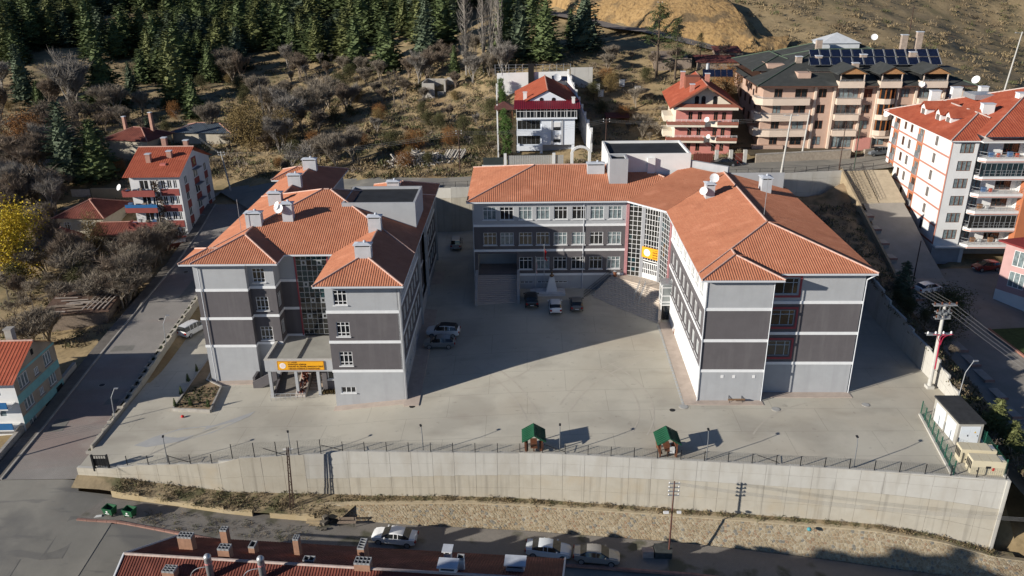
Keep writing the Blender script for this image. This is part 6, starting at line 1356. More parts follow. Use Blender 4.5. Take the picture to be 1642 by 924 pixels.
def hchim(u0, u1, vb, vt, d=.7, m=None, holes=(2, 1), cap=None):
    P = hit((u0 + u1) / 2, vb, hrz, 50, 110, .1); dep = P.y * cos(PITCH) - (P.z - CAMH) * sin(PITCH); w = (u1 - u0) * dep / FPX; top = uy((u0 + u1) / 2, vt, P.y + d / 2).z; f = Fr(P.x, P.y, ha)
    q = MB(f); q.box(-w / 2, 0, P.z - 1, w / 2, d, top - (.18 if not cap else .5)); c = q.build('chimney', m or m_bripl, hrf)
    if cap:
        q = MB(f); 
        for x in (-w / 2, w / 2 - .12): q.box(x, 0, top - .5, x + .12, d, top - .16, 0)
        q.box(-w / 2 + .12, .1, top - .5, w / 2 - .12, d - .1, top - .16, 1); q.build('chimney_slot', [m_white, m_dark], c); q = MB(f); q.prism([(-w / 2 - .15, -.15), (w / 2 + .15, -.15), (w / 2 + .15, d + .15), (-w / 2 - .15, d + .15)], top - .16, lambda p: top + (.12 if .1 < p[1] < d else -.05)); q.build('chimney_cap', m_chimcap, c); return
    nx, ny = holes; q = MB(f); t = .06; bw_, bd = w / nx, d / ny
    for i in range(nx + 1): q.box(-w / 2 + i * bw_ - (t if i == nx else 0 if i == 0 else t / 2), 0, top - .18, -w / 2 + i * bw_ + (0 if i == nx else t if i == 0 else t / 2), d, top)
    for j in range(ny + 1):
        for i in range(nx): q.box(-w / 2 + i * bw_ + t, j * bd - (t if j == ny else 0 if j == 0 else t / 2), top - .18, -w / 2 + (i + 1) * bw_ - t, j * bd + (0 if j == ny else t if j == 0 else t / 2), top - .003)
    q.build('flue_block', m_block, c); q = MB(f); q.poly([(-w / 2 + .02, .02, top - .16), (w / 2 - .02, .02, top - .16), (w / 2 - .02, d - .02, top - .16), (-w / 2 + .02, d - .02, top - .16)]); q.build('flue', m_dark, c)
for a in ((287, 310, 882, 857, .7, None, (4, 2)), (355, 366, 872, 847, .6, None, (2, 2)), (350, 369, 895, 876, .7, None, (3, 2)), (399, 409, 888, 872, .8, None, (1, 1)), (472, 481, 891, 861, .6, None, (2, 2)), (485, 503, 903, 895, .6, None, (2, 1)), (574, 585, 897, 871, 1.3, None, (1, 4)), (568, 594, 918, 898, .8, None, (4, 2)), (262, 282, 935, 911, .8, None, (3, 3))): hchim(*a)
for a in ((712, 723, 900, 878, .7, m_white, 0, 1), (704, 731, 922, 902, .9, m_white, 0, 1), (811, 840, 917, 898, 1.0, m_white, 0, 1)): hchim(*a[:6], cap=1)
hchim(733, 744, 915, 892, .6, m_white, (1, 1))
for u, v in ((339, 927), (423, 930)):
    P = hit(u, v, hrz, 50, 110, .1); t = uy(u, v - 38, P.y).z; q = MB(); q.smooth = True; q.lathe((P.x, P.y, P.z), [(.28, -.3), (.28, t - P.z - .35), (.30, t - P.z - .33), (.30, t - P.z - .2), (.2, t - P.z - .05), (.03, t - P.z)], 14); w = q.build('water_tank', [m_galv], hrf); q = MB(); q.lathe((P.x, P.y, P.z + (t - P.z) * .62), [(.295, 0), (.295, .12)], 14); q.build('tank_band', mat('pink tank band', (.5, .2, .2), .6, .1, 2), w)
    q = MB()
    for k in range(10): a0, a1 = pi * k / 20, pi * (k + 1) / 20; q.tube((P.x - .3 - 1.3 * sin(a0), P.y - .1, P.z + .1 + (t - P.z) * .45 * cos(a0)), (P.x - .3 - 1.3 * sin(a1), P.y - .1, P.z + .1 + (t - P.z) * .45 * cos(a1)), .035, n=5)
    q.build('pipe', m_galv, hrf)
    for k in range(5):
        q = MB(FH); b = FH.inv((P.x - 1.6 + k * .95, P.y, 0)); x, y = b[0], b[1] - .6; z = roof_z(HRf, *FH((x, y, 0))[:2]) + .5; A = [q.P(p) for p in ((x, y - 1.2, z - .5), (x + .88, y - 1.2, z - .5), (x + .88, y, z), (x, y, z))]; q.F(A, 0)
        for i in range(4): p0, p1 = q.v[A[i]], q.v[A[(i + 1) % 4]]; T0, q.T = q.T, None; q.bar((p0[0], p0[1], p0[2] + .01), (p1[0], p1[1], p1[2] + .01), .05, .06, 1); q.T = T0
        q.build('solar_panel', [m_panel, m_galv], hrf)

# unseen block, added below the frame to cast a shadow along the front street
FK2 = Fr(-50, 24.0, 0.0); k2 = thing('apartment_building', 'unseen plastered apartment block added below the frame to shade the stone wall and street', 'building', FK2((14, 0, -14)))
for a, b in (((0, 0), (29, 0)), ((29, 0), (29, 9)), ((29, 9), (0, 9)), ((0, 9), (0, 0))): plain(k2, FK2, a, b, -16, 15.6, [(1.5 + q * 3.4, z, 1.5, 1.5, 'two', m_glass) for z in (-9, -5.8, -2.6, .6, 3.8, 7, 10.2, 13.2) for q in range(8 if a[1] == b[1] else 2)], m_oldw)
K2R = [hip(FK2, -.4, -.4, 29.4, 9.2, 15.6, .1)]; k2r = build_roof(k2, K2R, m_roofdark, ribs=False)
for x, y, h in ((2.2, 7.0, 17.7), (6.5, 7.6, 17.1), (10.2, 7.2, 17.6), (13.4, 7.6, 16.9), (18.5, 7.0, 17.8), (21.2, 7.4, 17.0), (26, 7.2, 17.6)): simple_chimney(k2r, FK2, x, y, 15, h, 1.3, .9, m_bripl, m_block)
# ================================================================== CARS
m_tyre = mat('tyre rubber', (.015, .015, .016), .9, 0); m_rim = mat('wheel rim', (.35, .36, .38), .35, .05, 3, metal=.7); m_plate = mat('number plate', (.7, .7, .7), .5, 0)
m_lamp = mat('lamp lens', (.55, .57, .6), .15, .05, 3); m_tail = mat('tail lamp', (.30, .015, .012), .25, .05, 3); m_carglass = glass('car glass', (.012, .014, .016), .05, .3, 2); m_trim = mat('black trim', (.02, .02, .022), .6, 0)
def paint(name, c, metal=0.0): return mat('paint ' + name, c, .32, .04, 2, metal=metal, spec=.5, coat=.6)
# station tables: x along the car (front at +), half width, sill z, belt z, roof z or None, roof half width
PROF = {
 'hatch': [(-2.05, .62, .45, .78, None, 0), (-2.0, .80, .32, .92, None, 0), (-1.85, .84, .26, 1.0, 1.06, .62), (-1.45, .86, .22, .98, 1.42, .66), (-.3, .87, .20, .95, 1.50, .67), (.35, .87, .20, .93, 1.44, .66), (1.15, .86, .20, .91, .97, .70), (1.45, .85, .22, .86, None, 0), (1.9, .80, .26, .74, None, 0), (2.08, .62, .36, .62, None, 0)],
 'sedan': [(-2.25, .64, .45, .80, None, 0), (-2.2, .82, .34, .97, None, 0), (-1.95, .86, .28, 1.01, None, 0), (-1.62, .87, .22, 1.0, 1.05, .74), (-1.0, .88, .20, .97, 1.40, .67), (-.2, .88, .20, .95, 1.47, .68), (.42, .88, .20, .93, 1.41, .67), (1.2, .87, .20, .92, .97, .74), (1.65, .86, .22, .88, None, 0), (2.1, .82, .26, .76, None, 0), (2.28, .64, .36, .62, None, 0)],
 'suv': [(-2.2, .68, .5, .9, None, 0), (-2.15, .86, .38, 1.05, None, 0), (-2.0, .90, .34, 1.10, 1.2, .68), (-1.7, .92, .30, 1.10, 1.60, .71), (-.3, .93, .28, 1.06, 1.68, .72), (.35, .93, .28, 1.05, 1.62, .71), (1.1, .92, .28, 1.04, 1.10, .74), (1.5, .91, .30, 1.0, None, 0), (2.05, .86, .34, .88, None, 0), (2.22, .68, .45, .74, None, 0)],
 'van': [(-2.15, .70, .4, .9, None, 0), (-2.12, .84, .32, 1.05, 1.12, .74), (-2.0, .87, .28, 1.06, 1.74, .68), (-.4, .88, .24, 1.05, 1.80, .70), (.55, .88, .24, 1.04, 1.72, .68), (1.25, .87, .24, 1.02, 1.08, .74), (1.6, .86, .26, .95, None, 0), (2.05, .80, .3, .78, None, 0), (2.2, .62, .42, .62, None, 0)]}
def car_meshes(kind, body, blackroof=False):
    st = PROF[kind]; mb = MB(); mb.smooth = True; gl = MB(); gl.smooth = False; R = []
    for x, w, zs, zb, zr, rw in st:
        if zr is None: zr, rw, cab = zb + .035, w * .80, False
        else: cab = True
        zm = zs + (zb - zs) * .55
        ring = [(w * .86, zs), (w, zs + .14), (w * 1.0, zm), (w * .97, zb - .02), (w * .93, zb), (rw + (w * .93 - rw) * .06, zr - .06), (rw * .88, zr), (0, zr + .02)]
        R.append((x, ring, cab))
    ids = []
    for x, ring, cab in R: ids.append([mb.P((x, -y, z)) for y, z in ring] + [mb.P((x, y, z)) for y, z in ring[-2::-1]])
    n = len(ids[0])
    for k in range(len(ids) - 1):
        c0, c1 = R[k][2], R[k + 1][2]
        for i in range(n - 1):
            j = i if i < n // 2 else n - 2 - i          # ring position on either side
            g = (c0 and c1 and j == 4) or ((c0 != c1 or (R[k][1][7][1] + .12 < R[k + 1][1][7][1]) or (R[k + 1][1][7][1] + .12 < R[k][1][7][1])) and c0 and c1 and j >= 5)
            mb.F((ids[k][i], ids[k + 1][i], ids[k + 1][i + 1], ids[k][i + 1]), 1 if g else (2 if blackroof and c0 and c1 and j >= 6 else 0))
    mb.F(ids[0][::-1], 0); mb.F(ids[-1], 0)
    bm = mb.mesh('body', [body, m_carglass, m_trim]); bm.set_sharp_from_angle(angle=radians(28)); xs = [s[0] for s in st]; x0, x1 = xs[0], xs[-1]; wd = max(s[1] for s in st)
    # window pillars, sills, lamps, plates, mirrors, wheels
    cabs = [s for s in st if s[4]]; pm = MB()
    for f in (.36, .66) if kind != 'van' else (.3, .55, .8):
        x = cabs[1][0] + (cabs[-2][0] - cabs[1][0]) * f
        for s in (-1, 1): pm.bar((x, s * (wd * .93), cabs[2][3] + .0), (x, s * (cabs[2][5] + .02), cabs[2][4] - .05), .06, .04)
    pil = pm.mesh('pillar', body)
    hl = MB(); hl.box(-.03, -.16, -.08, .1, .16, .08); tl = MB(); tl.box(-.1, -.13, -.12, .03, .13, .12)
    pl_ = MB(); pl_.box(-.015, -.26, -.06, .015, .26, .06); mi = MB(); mi.box(-.07, -.1, -.07, .07, .1, .07)
    ty = MB(); ty.smooth = True; N = 16
    for a, b in (((-.1, .24), (-.1, .32)), ((-.1, .32), (.1, .32)), ((.1, .32), (.1, .24))):
        for i in range(N):
            t0, t1 = 2 * pi * i / N, 2 * pi * (i + 1) / N; ty.poly([(a[1] * cos(t0), a[0], a[1] * sin(t0)), (a[1] * cos(t1), a[0], a[1] * sin(t1)), (b[1] * cos(t1), b[0], b[1] * sin(t1)), (b[1] * cos(t0), b[0], b[1] * sin(t0))])
    rm = MB()
    for s in (-.085, .085):
        rm.poly([(.245 * cos(2 * pi * i / N), s, .245 * sin(2 * pi * i / N)) for i in range(N)])
    gr = MB(); gr.box(-.02, -.5, -.07, .02, .5, .07)
    return dict(body=bm, pillar=pil, hl=hl.mesh('headlight', m_lamp), tl=tl.mesh('tail_light', m_tail), plate=pl_.mesh('number_plate', m_plate), mirror=mi.mesh('mirror', body), tyre=ty.mesh('tyre', m_tyre), rim=rm.mesh('rim', m_rim), grille=gr.mesh('grille', m_trim), st=st, wd=wd, x0=x0, x1=x1)
_cars = {}
def car(kind, pname, col, label, loc, heading, group=None, sc=1.0, metal=0.0, pitch=0.0, blackroof=False, name='parked_car', cat='car'):
    """heading: direction the nose points, radians from +x"""
    k = (kind, pname, blackroof)
    if k not in _cars: _cars[k] = car_meshes(kind, paint(pname, col, metal), blackroof)
    M = _cars[k]; t = thing(name, label, cat, loc, group); t.rotation_euler = (0, -pitch, heading); t.scale = (sc, sc, sc); st = M['st']; b = inst('body', M['body'], t); inst('pillar', M['pillar'], b)
    f, r = st[-2], st[1]
    for s in (-1, 1):
        inst('headlight', M['hl'], t, (f[0] - .02, s * f[1] * .72, f[2] + (f[3] - f[2]) * .72)); inst('tail_light', M['tl'], t, (r[0] - .02, s * r[1] * .84, r[2] + (r[3] - r[2]) * .72))
        inst('mirror', M['mirror'], t, (.85, s * (M['wd'] + .08), st[-4][3] + .1))
        for x in (M['x0'] + .78, M['x1'] - .82): w = inst('wheel', M['tyre'], t, (x, s * (M['wd'] - .07), .32)); inst('rim', M['rim'], w, (0, s * .02, 0))
    inst('number_plate', M['plate'], t, (M['x0'] - .01, 0, st[0][2] + .12)); inst('number_plate', M['plate'], t, (M['x1'] + .01, 0, st[-1][2] + .05)); inst('grille', M['grille'], t, (f[0] + .13, 0, f[2] + .26)); return t
def ycar(u, v, *a, **k): p = hit(u, v, yard_z, 50, 240, .1); return p + Vector((0, 0, .02))
YG = 'cars parked in the school yard'
car('suv', 'black', (.012, .013, .014), 'black car parked in front of the rear wing beside the broad stairs', ycar(852, 487), pi / 2 + .02, YG)
car('hatch', 'white', (.72, .73, .74), 'white hatchback parked rear to the yard beneath the statue pedestal', ycar(890, 497), pi / 2, YG)
car('hatch', 'dark grey', (.10, .10, .10), 'dark grey car parked right of the white hatchback by the rear wing', ycar(924, 493), pi / 2 - .04, YG, 1.0)
car('suv', 'pearl white', (.66, .68, .70), 'white car with a black roof standing on the shaded side of the hostel', ycar(711, 538), pi - .08, YG, 1.0, blackroof=True)
car('hatch', 'steel grey', (.20, .22, .235), 'steel grey estate car nearest the camera on the shaded side of the hostel', ycar(705, 556), pi - .02, YG, 1.0, metal=.3)
car('van', 'van white', (.74, .74, .73), 'white people carrier with dark rear window beside the left street wall and the hostel', ycar(311, 534), 1.15, YG, 1.0)
car('van', 'van silver', (.36, .37, .38), 'pale van standing in the deep shade of the alley between the schools', ycar(732, 396), pi / 2, YG)
BG = 'cars along the upper street'
p = uz(1160, 266, 10.98); car('sedan', 'black', (.012, .013, .014), 'black saloon parked in front of the brown gates of the pink house', (p.x, p.y, 10.98), pi + .02)
p = uz(1406, 249, 11.1); car('suv', 'silver blue', (.22, .25, .28), 'silver blue car parked on the upper street in front of the salmon building', (p.x, p.y, 11.1), pi + .25, metal=.4)
p = uz(1580, 433, right_z(116)); car('hatch', 'red', (.26, .03, .022), 'dull red car parked before the garages of the white apartment block', (p.x, p.y, right_z(116) + .05), pi + .12)
p = uz(1487, 468, right_z(110)); car('hatch', 'white', (.72, .73, .74), 'white car half hidden behind the dark fir on the right street', (p.x, p.y, right_z(110) + .05), .35)
fzz = lambda x, y: front_z(x) + .1
p = hit(633, 868, fzz, 40, 140, .1); car('sedan', 'white', (.72, .73, .74), 'white saloon parked in sunlight along the stone wall', p, pi - .12, 'cars parked along the stone wall', 1.0, pitch=.1 * -1 * -1 * .6)
p = hit(879, 889, fzz, 40, 140, .1); car('sedan', 'cold white', (.60, .64, .68), 'white saloon parked in the shade of the front row beside a silver car', p, -.12, 'cars parked along the stone wall', 1.0, pitch=-.04)
p = hit(956, 898, fzz, 40, 140, .1); car('sedan', 'silver', (.34, .33, .32), 'silver beige saloon farthest right of the cars along the stone wall', p, -.12, 'cars parked along the stone wall', 1.0, metal=.4, pitch=-.03)
# yellow digger-like cart on the upper street
p = uz(1324, 250, 11.0); tr = thing('motorcycle_cart', 'yellow three wheeled cart parked by the stone garden wall on the upper street', 'cart', p); f = Fr(p.x, p.y, .2); m_ylw = mat('yellow paint', (.55, .32, .02), .5, .1, 2)
q = MB(f); q.box(-.2, -.45, .55, 1.3, .45, 1.1); q.build('body', m_ylw, tr); q = MB(f); q.box(-1.1, -.25, .5, -.2, .25, .9); q.bar((-1.0, 0, .9), (-1.25, 0, 1.5), .08); q.bar((-1.25, -.4, 1.5), (-1.25, .4, 1.5), .05); q.build('front', m_trim, tr); q = MB(f); q.box(-.75, -.3, .9, -.25, .3, 1.05); q.build('saddle', m_black, tr)
for x, y in ((-1.1, 0), (.8, -.5), (.8, .5)): q = MB(f); q.tube((x, y - .08, .35), (x, y + .08, .35), .35, n=14); q.build('wheel', m_tyre, tr)
# ================================================================== FENCE, LAMPS AND YARD FURNITURE
def fz(x): return fw_top(0, x, 0)
fn = thing('wire_fence', 'thin dark wire mesh fence on posts along the top of the long retaining wall', 'fence', (-41, wall_y(-41), fz(-41)))
xs_ = [-40.8 + k * 2.3 for k in range(39)]; xs_[-1] = 46.9; pm = MB(); pm.box(-.035, -.035, 0, .035, .035, 1.0); pme = pm.mesh('post', m_black); wm = MB()
hts = [1.15 if not (-29.6 < x < -18.4) else 1.75 for x in xs_]
for x, h in zip(xs_, hts): o = wmesh('post', pme, fn, (x, wall_y(x) + .12, fz(x) - .05)); o.scale = (1, 1, h)
for a, b in zip(xs_, xs_[1:]):
    h = min(1.15 if not (-29.6 < a < -18.4) else 1.75, 1.75) - .08; za, zb_ = fz(a), fz(b); n = int(h / .14)
    for k in range(n + 1): z = .04 + k * h / n; wm.bar((a, wall_y(a) + .12, za + z), (b, wall_y(b) + .12, max(zb_, za) + z if abs(zb_ - za) > .3 else zb_ + z), .007)
    for k in range(1, 14): x = a + (b - a) * k / 14; wm.bar((x, wall_y(x) + .12, lerp(x, [a, b], [za, zb_]) + .04), (x, wall_y(x) + .12, lerp(x, [a, b], [za, zb_]) + h), .007)
wire = wm.build('wire_mesh', mat('dark wire', (.06, .065, .06), .6, 0), fn); wire['kind'] = 'stuff'
dg = MB()
for x in (-36.2, -26, -20, 3, 24): dg.bar((x, wall_y(x) + .12, fz(x) + 1.0), (x + 2.2, wall_y(x) + .12, fz(x + 2.2) + .05), .05)
dg.build('brace', m_black, fn)
gtt = thing('yard_gate', 'small dark barred gate at the lower left corner of the school yard', 'gate', (-43.6, 70.9, -2.9)); q = MB()
for k in range(6): q.box(-44.4 + k * .26, 71.1, -2.9, -44.36 + k * .26, 71.15, -1.3)
for z in (-2.85, -2.1, -1.35): q.box(-44.42, 71.1, z, -43.0, 71.16, z + .06)
q.box(-44.4, 71.12, -2.6, -43.1, 71.14, -1.7); q.build('bars', m_black, gtt); q = MB(); q.box(-44.6, 71.0, -3.2, -44.42, 71.2, -1.2); q.box(-43.0, 71.0, -3.2, -42.85, 71.2, -1.2); q.build('post', m_black, gtt)
def lamp(name, label, p, h, mat_, lean, arm, head, group):
    t = thing(name, label, 'street lamp', p, group); p = Vector(p); q = MB(); q.tube(p, p + Vector((lean[0] * .25, lean[1] * .25, h * .75)), .055, .045, 7); q.tube(p + Vector((lean[0] * .25, lean[1] * .25, h * .75)), p + Vector((lean[0], lean[1], h)), .045, .035, 7); q.build('pole', mat_, t); q = MB(); q.box(p.x - .14, p.y - .14, p.z - .02, p.x + .14, p.y + .14, p.z + .04); q.build('base_plate', mat_, t)
    q = MB(); e = p + Vector((lean[0], lean[1], h)); d = Vector((lean[0], lean[1], 0)); d = d.normalized() if d.length > .01 else Vector((0, 1, 0)); q.bar(e - d * .05, e + d * head, .2, .1); q.build('lamp_head', m_black if mat_ is not m_galv else m_galv, t); return t
LG = 'lamp posts along the yard fence'; m_lpole = mat('grey lamp pole', (.16, .17, .18), .5, .1, 2)
for (u, v, lab) in ((273, 744, 'left end of the fence near the gate'), (474, 728, 'by the tall stretch of fence'), (680, 727, 'midway between the tall fence and the first gazebo'), (897, 728, 'standing right beside the first green gazebo'), (1133, 741, 'standing right beside the second green gazebo'), (1371, 756, 'farthest right, before the generators')):
    p = hit(u, v - 3, yard_z, 50, 140, .1); lamp('yard_lamp', 'slim lamp post ' + lab, (p.x, wall_y(p.x) + .55, yard_z(p.x, p.y)), 3.25, m_lpole, (-.12 if u < 800 else .02, .32), 0, .3, LG)
for k, y in enumerate((80.5, 96.5, 111)): lamp('street_lamp', 'pale slim lamp post on the wall of the left street, ' + ('lowest of the three', 'middle one of the three', 'highest of the three')[k], (-46.6, y, side_z(y)), 4.6, m_galv, (.75, .1), 0, .4, 'lamps along the left street wall')
lamp('street_lamp', 'tall bent grey lamp post beside the transformer kiosk on the right wall', (49.0, 76.5, .3), 5.4, m_galv, (.9, .1), 0, .5, None)
# gazebos with benches
m_gzroof = mat('green metal tile', (.02, .095, .05), .5, .15, 2, bump=.4, bscale=6)
def gazebo(cx, cy, label):
    z = yard_z(cx, cy); t = thing('gazebo', label, 'gazebo', (cx, cy, z), 'green roofed picnic gazebos'); w = .98; d = 1.05
    for x in (-w + .1, w - .2):
        for y in (-d + .1, d - .2): q = MB(); q.box(cx + x, cy + y, z, cx + x + .11, cy + y + .11, z + 1.85); q.build('post', m_wood, t)
    q = MB()
    for s in (-1, 1):
        a = [(cx + s * (w + .25), cy - d - .15, z + 1.6), (cx + s * (w + .25), cy + d + .15, z + 1.6), (cx, cy + d + .15, z + 2.35), (cx, cy - d - .15, z + 2.35)]; m0 = [(a[0][k] + a[3][k]) / 2 - (0, 0, .08)[k] for k in range(3)], [(a[1][k] + a[2][k]) / 2 - (0, 0, .08)[k] for k in range(3)]
        for quad in ((a[0], a[1], m0[1], m0[0]), (m0[0], m0[1], a[2], a[3])):
            A = [q.P(p) for p in quad]; B = [q.P((p[0], p[1], p[2] + .07)) for p in quad]; q.F(A); q.F(B)
            for i in range(4): q.F((A[i], A[(i + 1) % 4], B[(i + 1) % 4], B[i]))
        for k in range(8): y = cy - d - .08 + k * .325; q.bar((a[0][0], y, z + 1.68), (cx, y, z + 2.43), .05, .05)
    q.build('roof', m_gzroof, t)
    q = MB(); q.box(cx - .35, cy - .9, z + .72, cx + .35, cy + .9, z + .78); q.box(cx - .06, cy - .7, z, cx + .06, cy - .6, z + .72); q.box(cx - .06, cy + .6, z, cx + .06, cy + .7, z + .72); q.build('table', m_wood, t)
    for s in (-1, 1): q = MB(); x = cx + s * .75; q.box(x - .17, cy - .9, z + .42, x + .17, cy + .9, z + .47); q.box(x - .05, cy - .8, z, x + .05, cy - .7, z + .42); q.box(x - .05, cy + .7, z, x + .05, cy + .8, z + .42); xb = x + s * .2; q.box(xb - .02, cy - .9, z + .55, xb + .02, cy + .9, z + .95); q.build('bench', m_wood, t)
    return t
gazebo(2.05, 70.15, 'green tiled gazebo with wooden benches on the yard edge, left one of the pair'); gazebo(15.55, 68.8, 'green tiled gazebo on the yard edge with a white cloth on its bench')
q = MB(); q.prism([(15.7, 67.9), (16.2, 67.9), (16.25, 68.4), (15.8, 68.5)], yard_z(15.8, 68) + .48, yard_z(15.8, 68) + .95); tag(q.build('white_cloth', m_white), 'crumpled white cloth on the bench inside the right gazebo', 'cloth')
# transformer kiosk and generators in their green enclosure
FK = Fr(45.15, 69.2, -.03); kt = thing('transformer_kiosk', 'grey concrete transformer kiosk with white doors and a dark flat roof', 'kiosk', FK((1.2, 2.5, 0))); m_kc = mat('kiosk concrete', (.36, .345, .31), .9, .1, 1)
q = MB(FK); q.box(0, 0, -.2, 2.45, 5.2, 2.55); q.build('body', m_kc, kt); q = MB(FK); q.prism([(-.12, -.12), (2.57, -.12), (2.57, 5.32), (-.12, 5.32)], 2.55, lambda p: 2.72); q.build('roof', mat('dark felt roof', (.035, .037, .04), .85, .3, 1.5), kt)
m_door = mat('white steel door', (.66, .70, .74), .5, .04, 1)
for b in ((.25, -.03, .1, 1.2, .0, 2.2), (1.22, -.03, .1, 2.2, .0, 2.2)): q = MB(FK); q.box(*b); q.build('door', m_door, kt)
for y0, y1 in ((.5, 2.3), (2.7, 4.7)): q = MB(FK); q.box(-.03, y0, .1, 0, y1, 2.2); q.build('door', m_door, kt)
q = MB(FK); q.box(1.0, -.06, 1.05, 1.08, -.03, 1.25); q.box(2.0, -.06, 1.05, 2.05, -.03, 1.2); q.build('handle', m_black, kt); q = MB(FK); q.poly([(1.62, -.034, 1.45), (1.86, -.034, 1.45), (1.74, -.034, 1.68)]); q.build('warning_triangle', mat('yellow warning', (.7, .45, .03), .6, 0), kt)
m_gen = mat('cream enclosure', (.58, .52, .38), .55, .05, 1)
def generator(x, y, a, label, L=3.3, Wd=1.25, H=1.55):
    f = Fr(x, y, a); t = thing('generator', label, 'generator', f((L / 2, Wd / 2, 0)), 'cream diesel generators'); q = MB(f); q.box(0, 0, .18, L, Wd, H - .06); q.box(0, 0, 0, L, Wd, .18); q.build('housing', m_gen, t)
    for k in range(3): q = MB(f); q.box(.02 + k * (L - .5) / 3, -.03, H - .06, .02 + (k + 1) * (L - .5) / 3 - .05, Wd + .03, H); q.build('lid_panel', m_gen, t)
    q = MB(f)
    for k in range(4): q.box(-.02, .1 + k * .28, .5, 0, .3 + k * .28, H - .25)
    q.box(1.3, -.02, .7, 1.75, 0, .95); q.box(.5, -.02, .3, .62, 0, .45); q.build('vent', m_trim, t); q = MB(f); q.box(L - .42, .3, H - .06, L - .1, Wd - .3, H + .02); q.build('exhaust_box', m_galv, t)
    q = MB(f); q.box(1.9, -.025, .45, 2.1, 0, .8); q.build('red_switch', mat('red switch', (.5, .04, .03), .5, .05, 2), t); return t
generator(44.0, 66.2, -.12, 'cream boxed generator behind, nearer the transformer kiosk'); generator(44.1, 64.3, -.12, 'cream boxed generator in front, at the corner of the retaining wall', 3.1)
gf = thing('green_fence', 'green mesh fence on posts around the kiosk and generators', 'fence', (43.4, 70, 0)); q = MB()
P0, P1 = (44.4, 75.0), (42.3, 64.0)
post = MB(); post.box(-.04, -.04, 0, .04, .04, 1.7); pme2 = post.mesh('post', m_green)
for k in range(9): t = k / 8; x, y = P0[0] + (P1[0] - P0[0]) * t, P0[1] + (P1[1] - P0[1]) * t; wmesh('post', pme2, gf, (x, y, .05))
for k in range(6): y = 64.0 + k * 2.4; wmesh('post', pme2, gf, (lerp(y, [63, 76], [47.1, 48.9]), y, .1))
wm = MB()
for A, B in ((P0, P1), ((47.1, 63.9), (48.9, 76))):
    for k in range(9): z = .15 + k * .19; wm.bar((*A, z), (*B, z), .012)
    for k in range(70): t = k / 69; x, y = A[0] + (B[0] - A[0]) * t, A[1] + (B[1] - A[1]) * t; wm.bar((x, y, .15), (x, y, 1.68), .01)
o = wm.build('wire_mesh', m_green, gf); o['kind'] = 'stuff'; q = MB(); q.bar((44.3, 75.0, .08), (42.2, 64.0, .08), .22, .22); q.build('kerb', m_conc, gf)
# bench and table by the right wing
bp = hit(1181, 648, yard_z, 50, 120, .1); bt = thing('picnic_bench', 'brown slatted picnic bench in front of the right wing', 'bench', bp)
for y, z, h in ((0, .45, 0), (.75, .72, 0), (1.45, .45, 0)):
    for k in range(2): q = MB(); q.box(bp.x - .95, bp.y + y + k * .17, bp.z + z, bp.x + .95, bp.y + y + k * .17 + .15, bp.z + z + .05); q.build('slat', m_greywood if z > .5 else mat('brown slat', (.22, .13, .07), .8, .2, 4), bt)
q = MB()
for x in (-.75, .7): q.bar((bp.x + x, bp.y + .05, bp.z + .43), (bp.x + x, bp.y + 1.6, bp.z + .43), .05); q.bar((bp.x + x, bp.y + .2, bp.z), (bp.x + x, bp.y + .7, bp.z + .7), .05); q.bar((bp.x + x, bp.y + 1.5, bp.z), (bp.x + x, bp.y + 1.0, bp.z + .7), .05)
q.build('frame', m_black, bt)
def litter_bin(p, label): t = thing('litter_bin', label, 'bin', p); q = MB(); q.lathe(p, [(.2, 0), (.24, .05), (.26, .75), (.22, .78)], 12); q.build('body', m_wood, t); q = MB(); q.lathe((p[0], p[1], p[2] + .78), [(.25, 0), (.25, .05), (.1, .1)], 12); q.build('rim', m_galv, t)
litter_bin(hit(1082.5, 536, yard_z, 50, 140, .1), 'round wooden litter bin at the foot of the right wing near the lift'); litter_bin((14.9, 107.3, TZ), 'round wooden litter bin at the head of the corner steps')
for u, v, r, lab in ((1096, 652.5, .55, 'grey round manhole cover beside the corner of the right wing'), (1244, 657, .5, 'pale round manhole cover in front of the recess of the right wing'), (1388, 650, .45, 'faint round manhole cover right of the right wing'), (1078, 658, .3, 'small dark drain lid left of the round manhole cover'), (661, 652, .35, 'small broken drain lid in front of the hostel corner')):
    p = hit(u, v, yard_z, 50, 140, .1); t = thing('manhole_cover', lab, 'manhole', p); q = MB(); q.lathe((p.x, p.y, p.z - .05), [(r, 0), (r, .08)], 18); q.build('rim', m_kerb if r > .4 else m_dark, t); q = MB(); q.lathe((p.x, p.y, p.z), [(r * .85, 0), (r * .85, .05)], 18); q.build('lid', mat('lid concrete', (.36, .36, .35), .9, .1, 2) if r > .4 else m_black, t)
# statue and flagpoles
sp_ = hit(885, 470, yard_z, 50, 160, .1); st_ = thing('statue', 'dark bronze bust on a tapering white pedestal in front of the rear wing', 'statue', sp_); x, y, z = sp_; m_marb = mat('pale marble', (.52, .53, .55), .6, .1, 1)
q = MB(); q.box(x - 3.1, y - 1.0, z - .3, x + 1.9, y + .9, z + .3); q.box(x - 2.7, y - .7, z + .3, x + 1.6, y + .8, z + .42); q.build('base', m_marb, st_)
q = MB(); A = [q.P(p) for p in ((x - .85, y - .55, z + .42), (x + .75, y - .55, z + .42), (x + .75, y + .55, z + .42), (x - .85, y + .55, z + .42))]; B = [q.P(p) for p in ((x - .38, y - .33, z + 2.5), (x + .3, y - .33, z + 2.5), (x + .3, y + .33, z + 2.5), (x - .38, y + .33, z + 2.5))]; q.F(B)
for i in range(4): q.F((A[i], A[(i + 1) % 4], B[(i + 1) % 4], B[i]))
q.build('pedestal', mat('white marble', (.62, .63, .64), .6, .06, 1), st_)
q = MB(); q.smooth = True; N = 12; c = (x - .04, y)
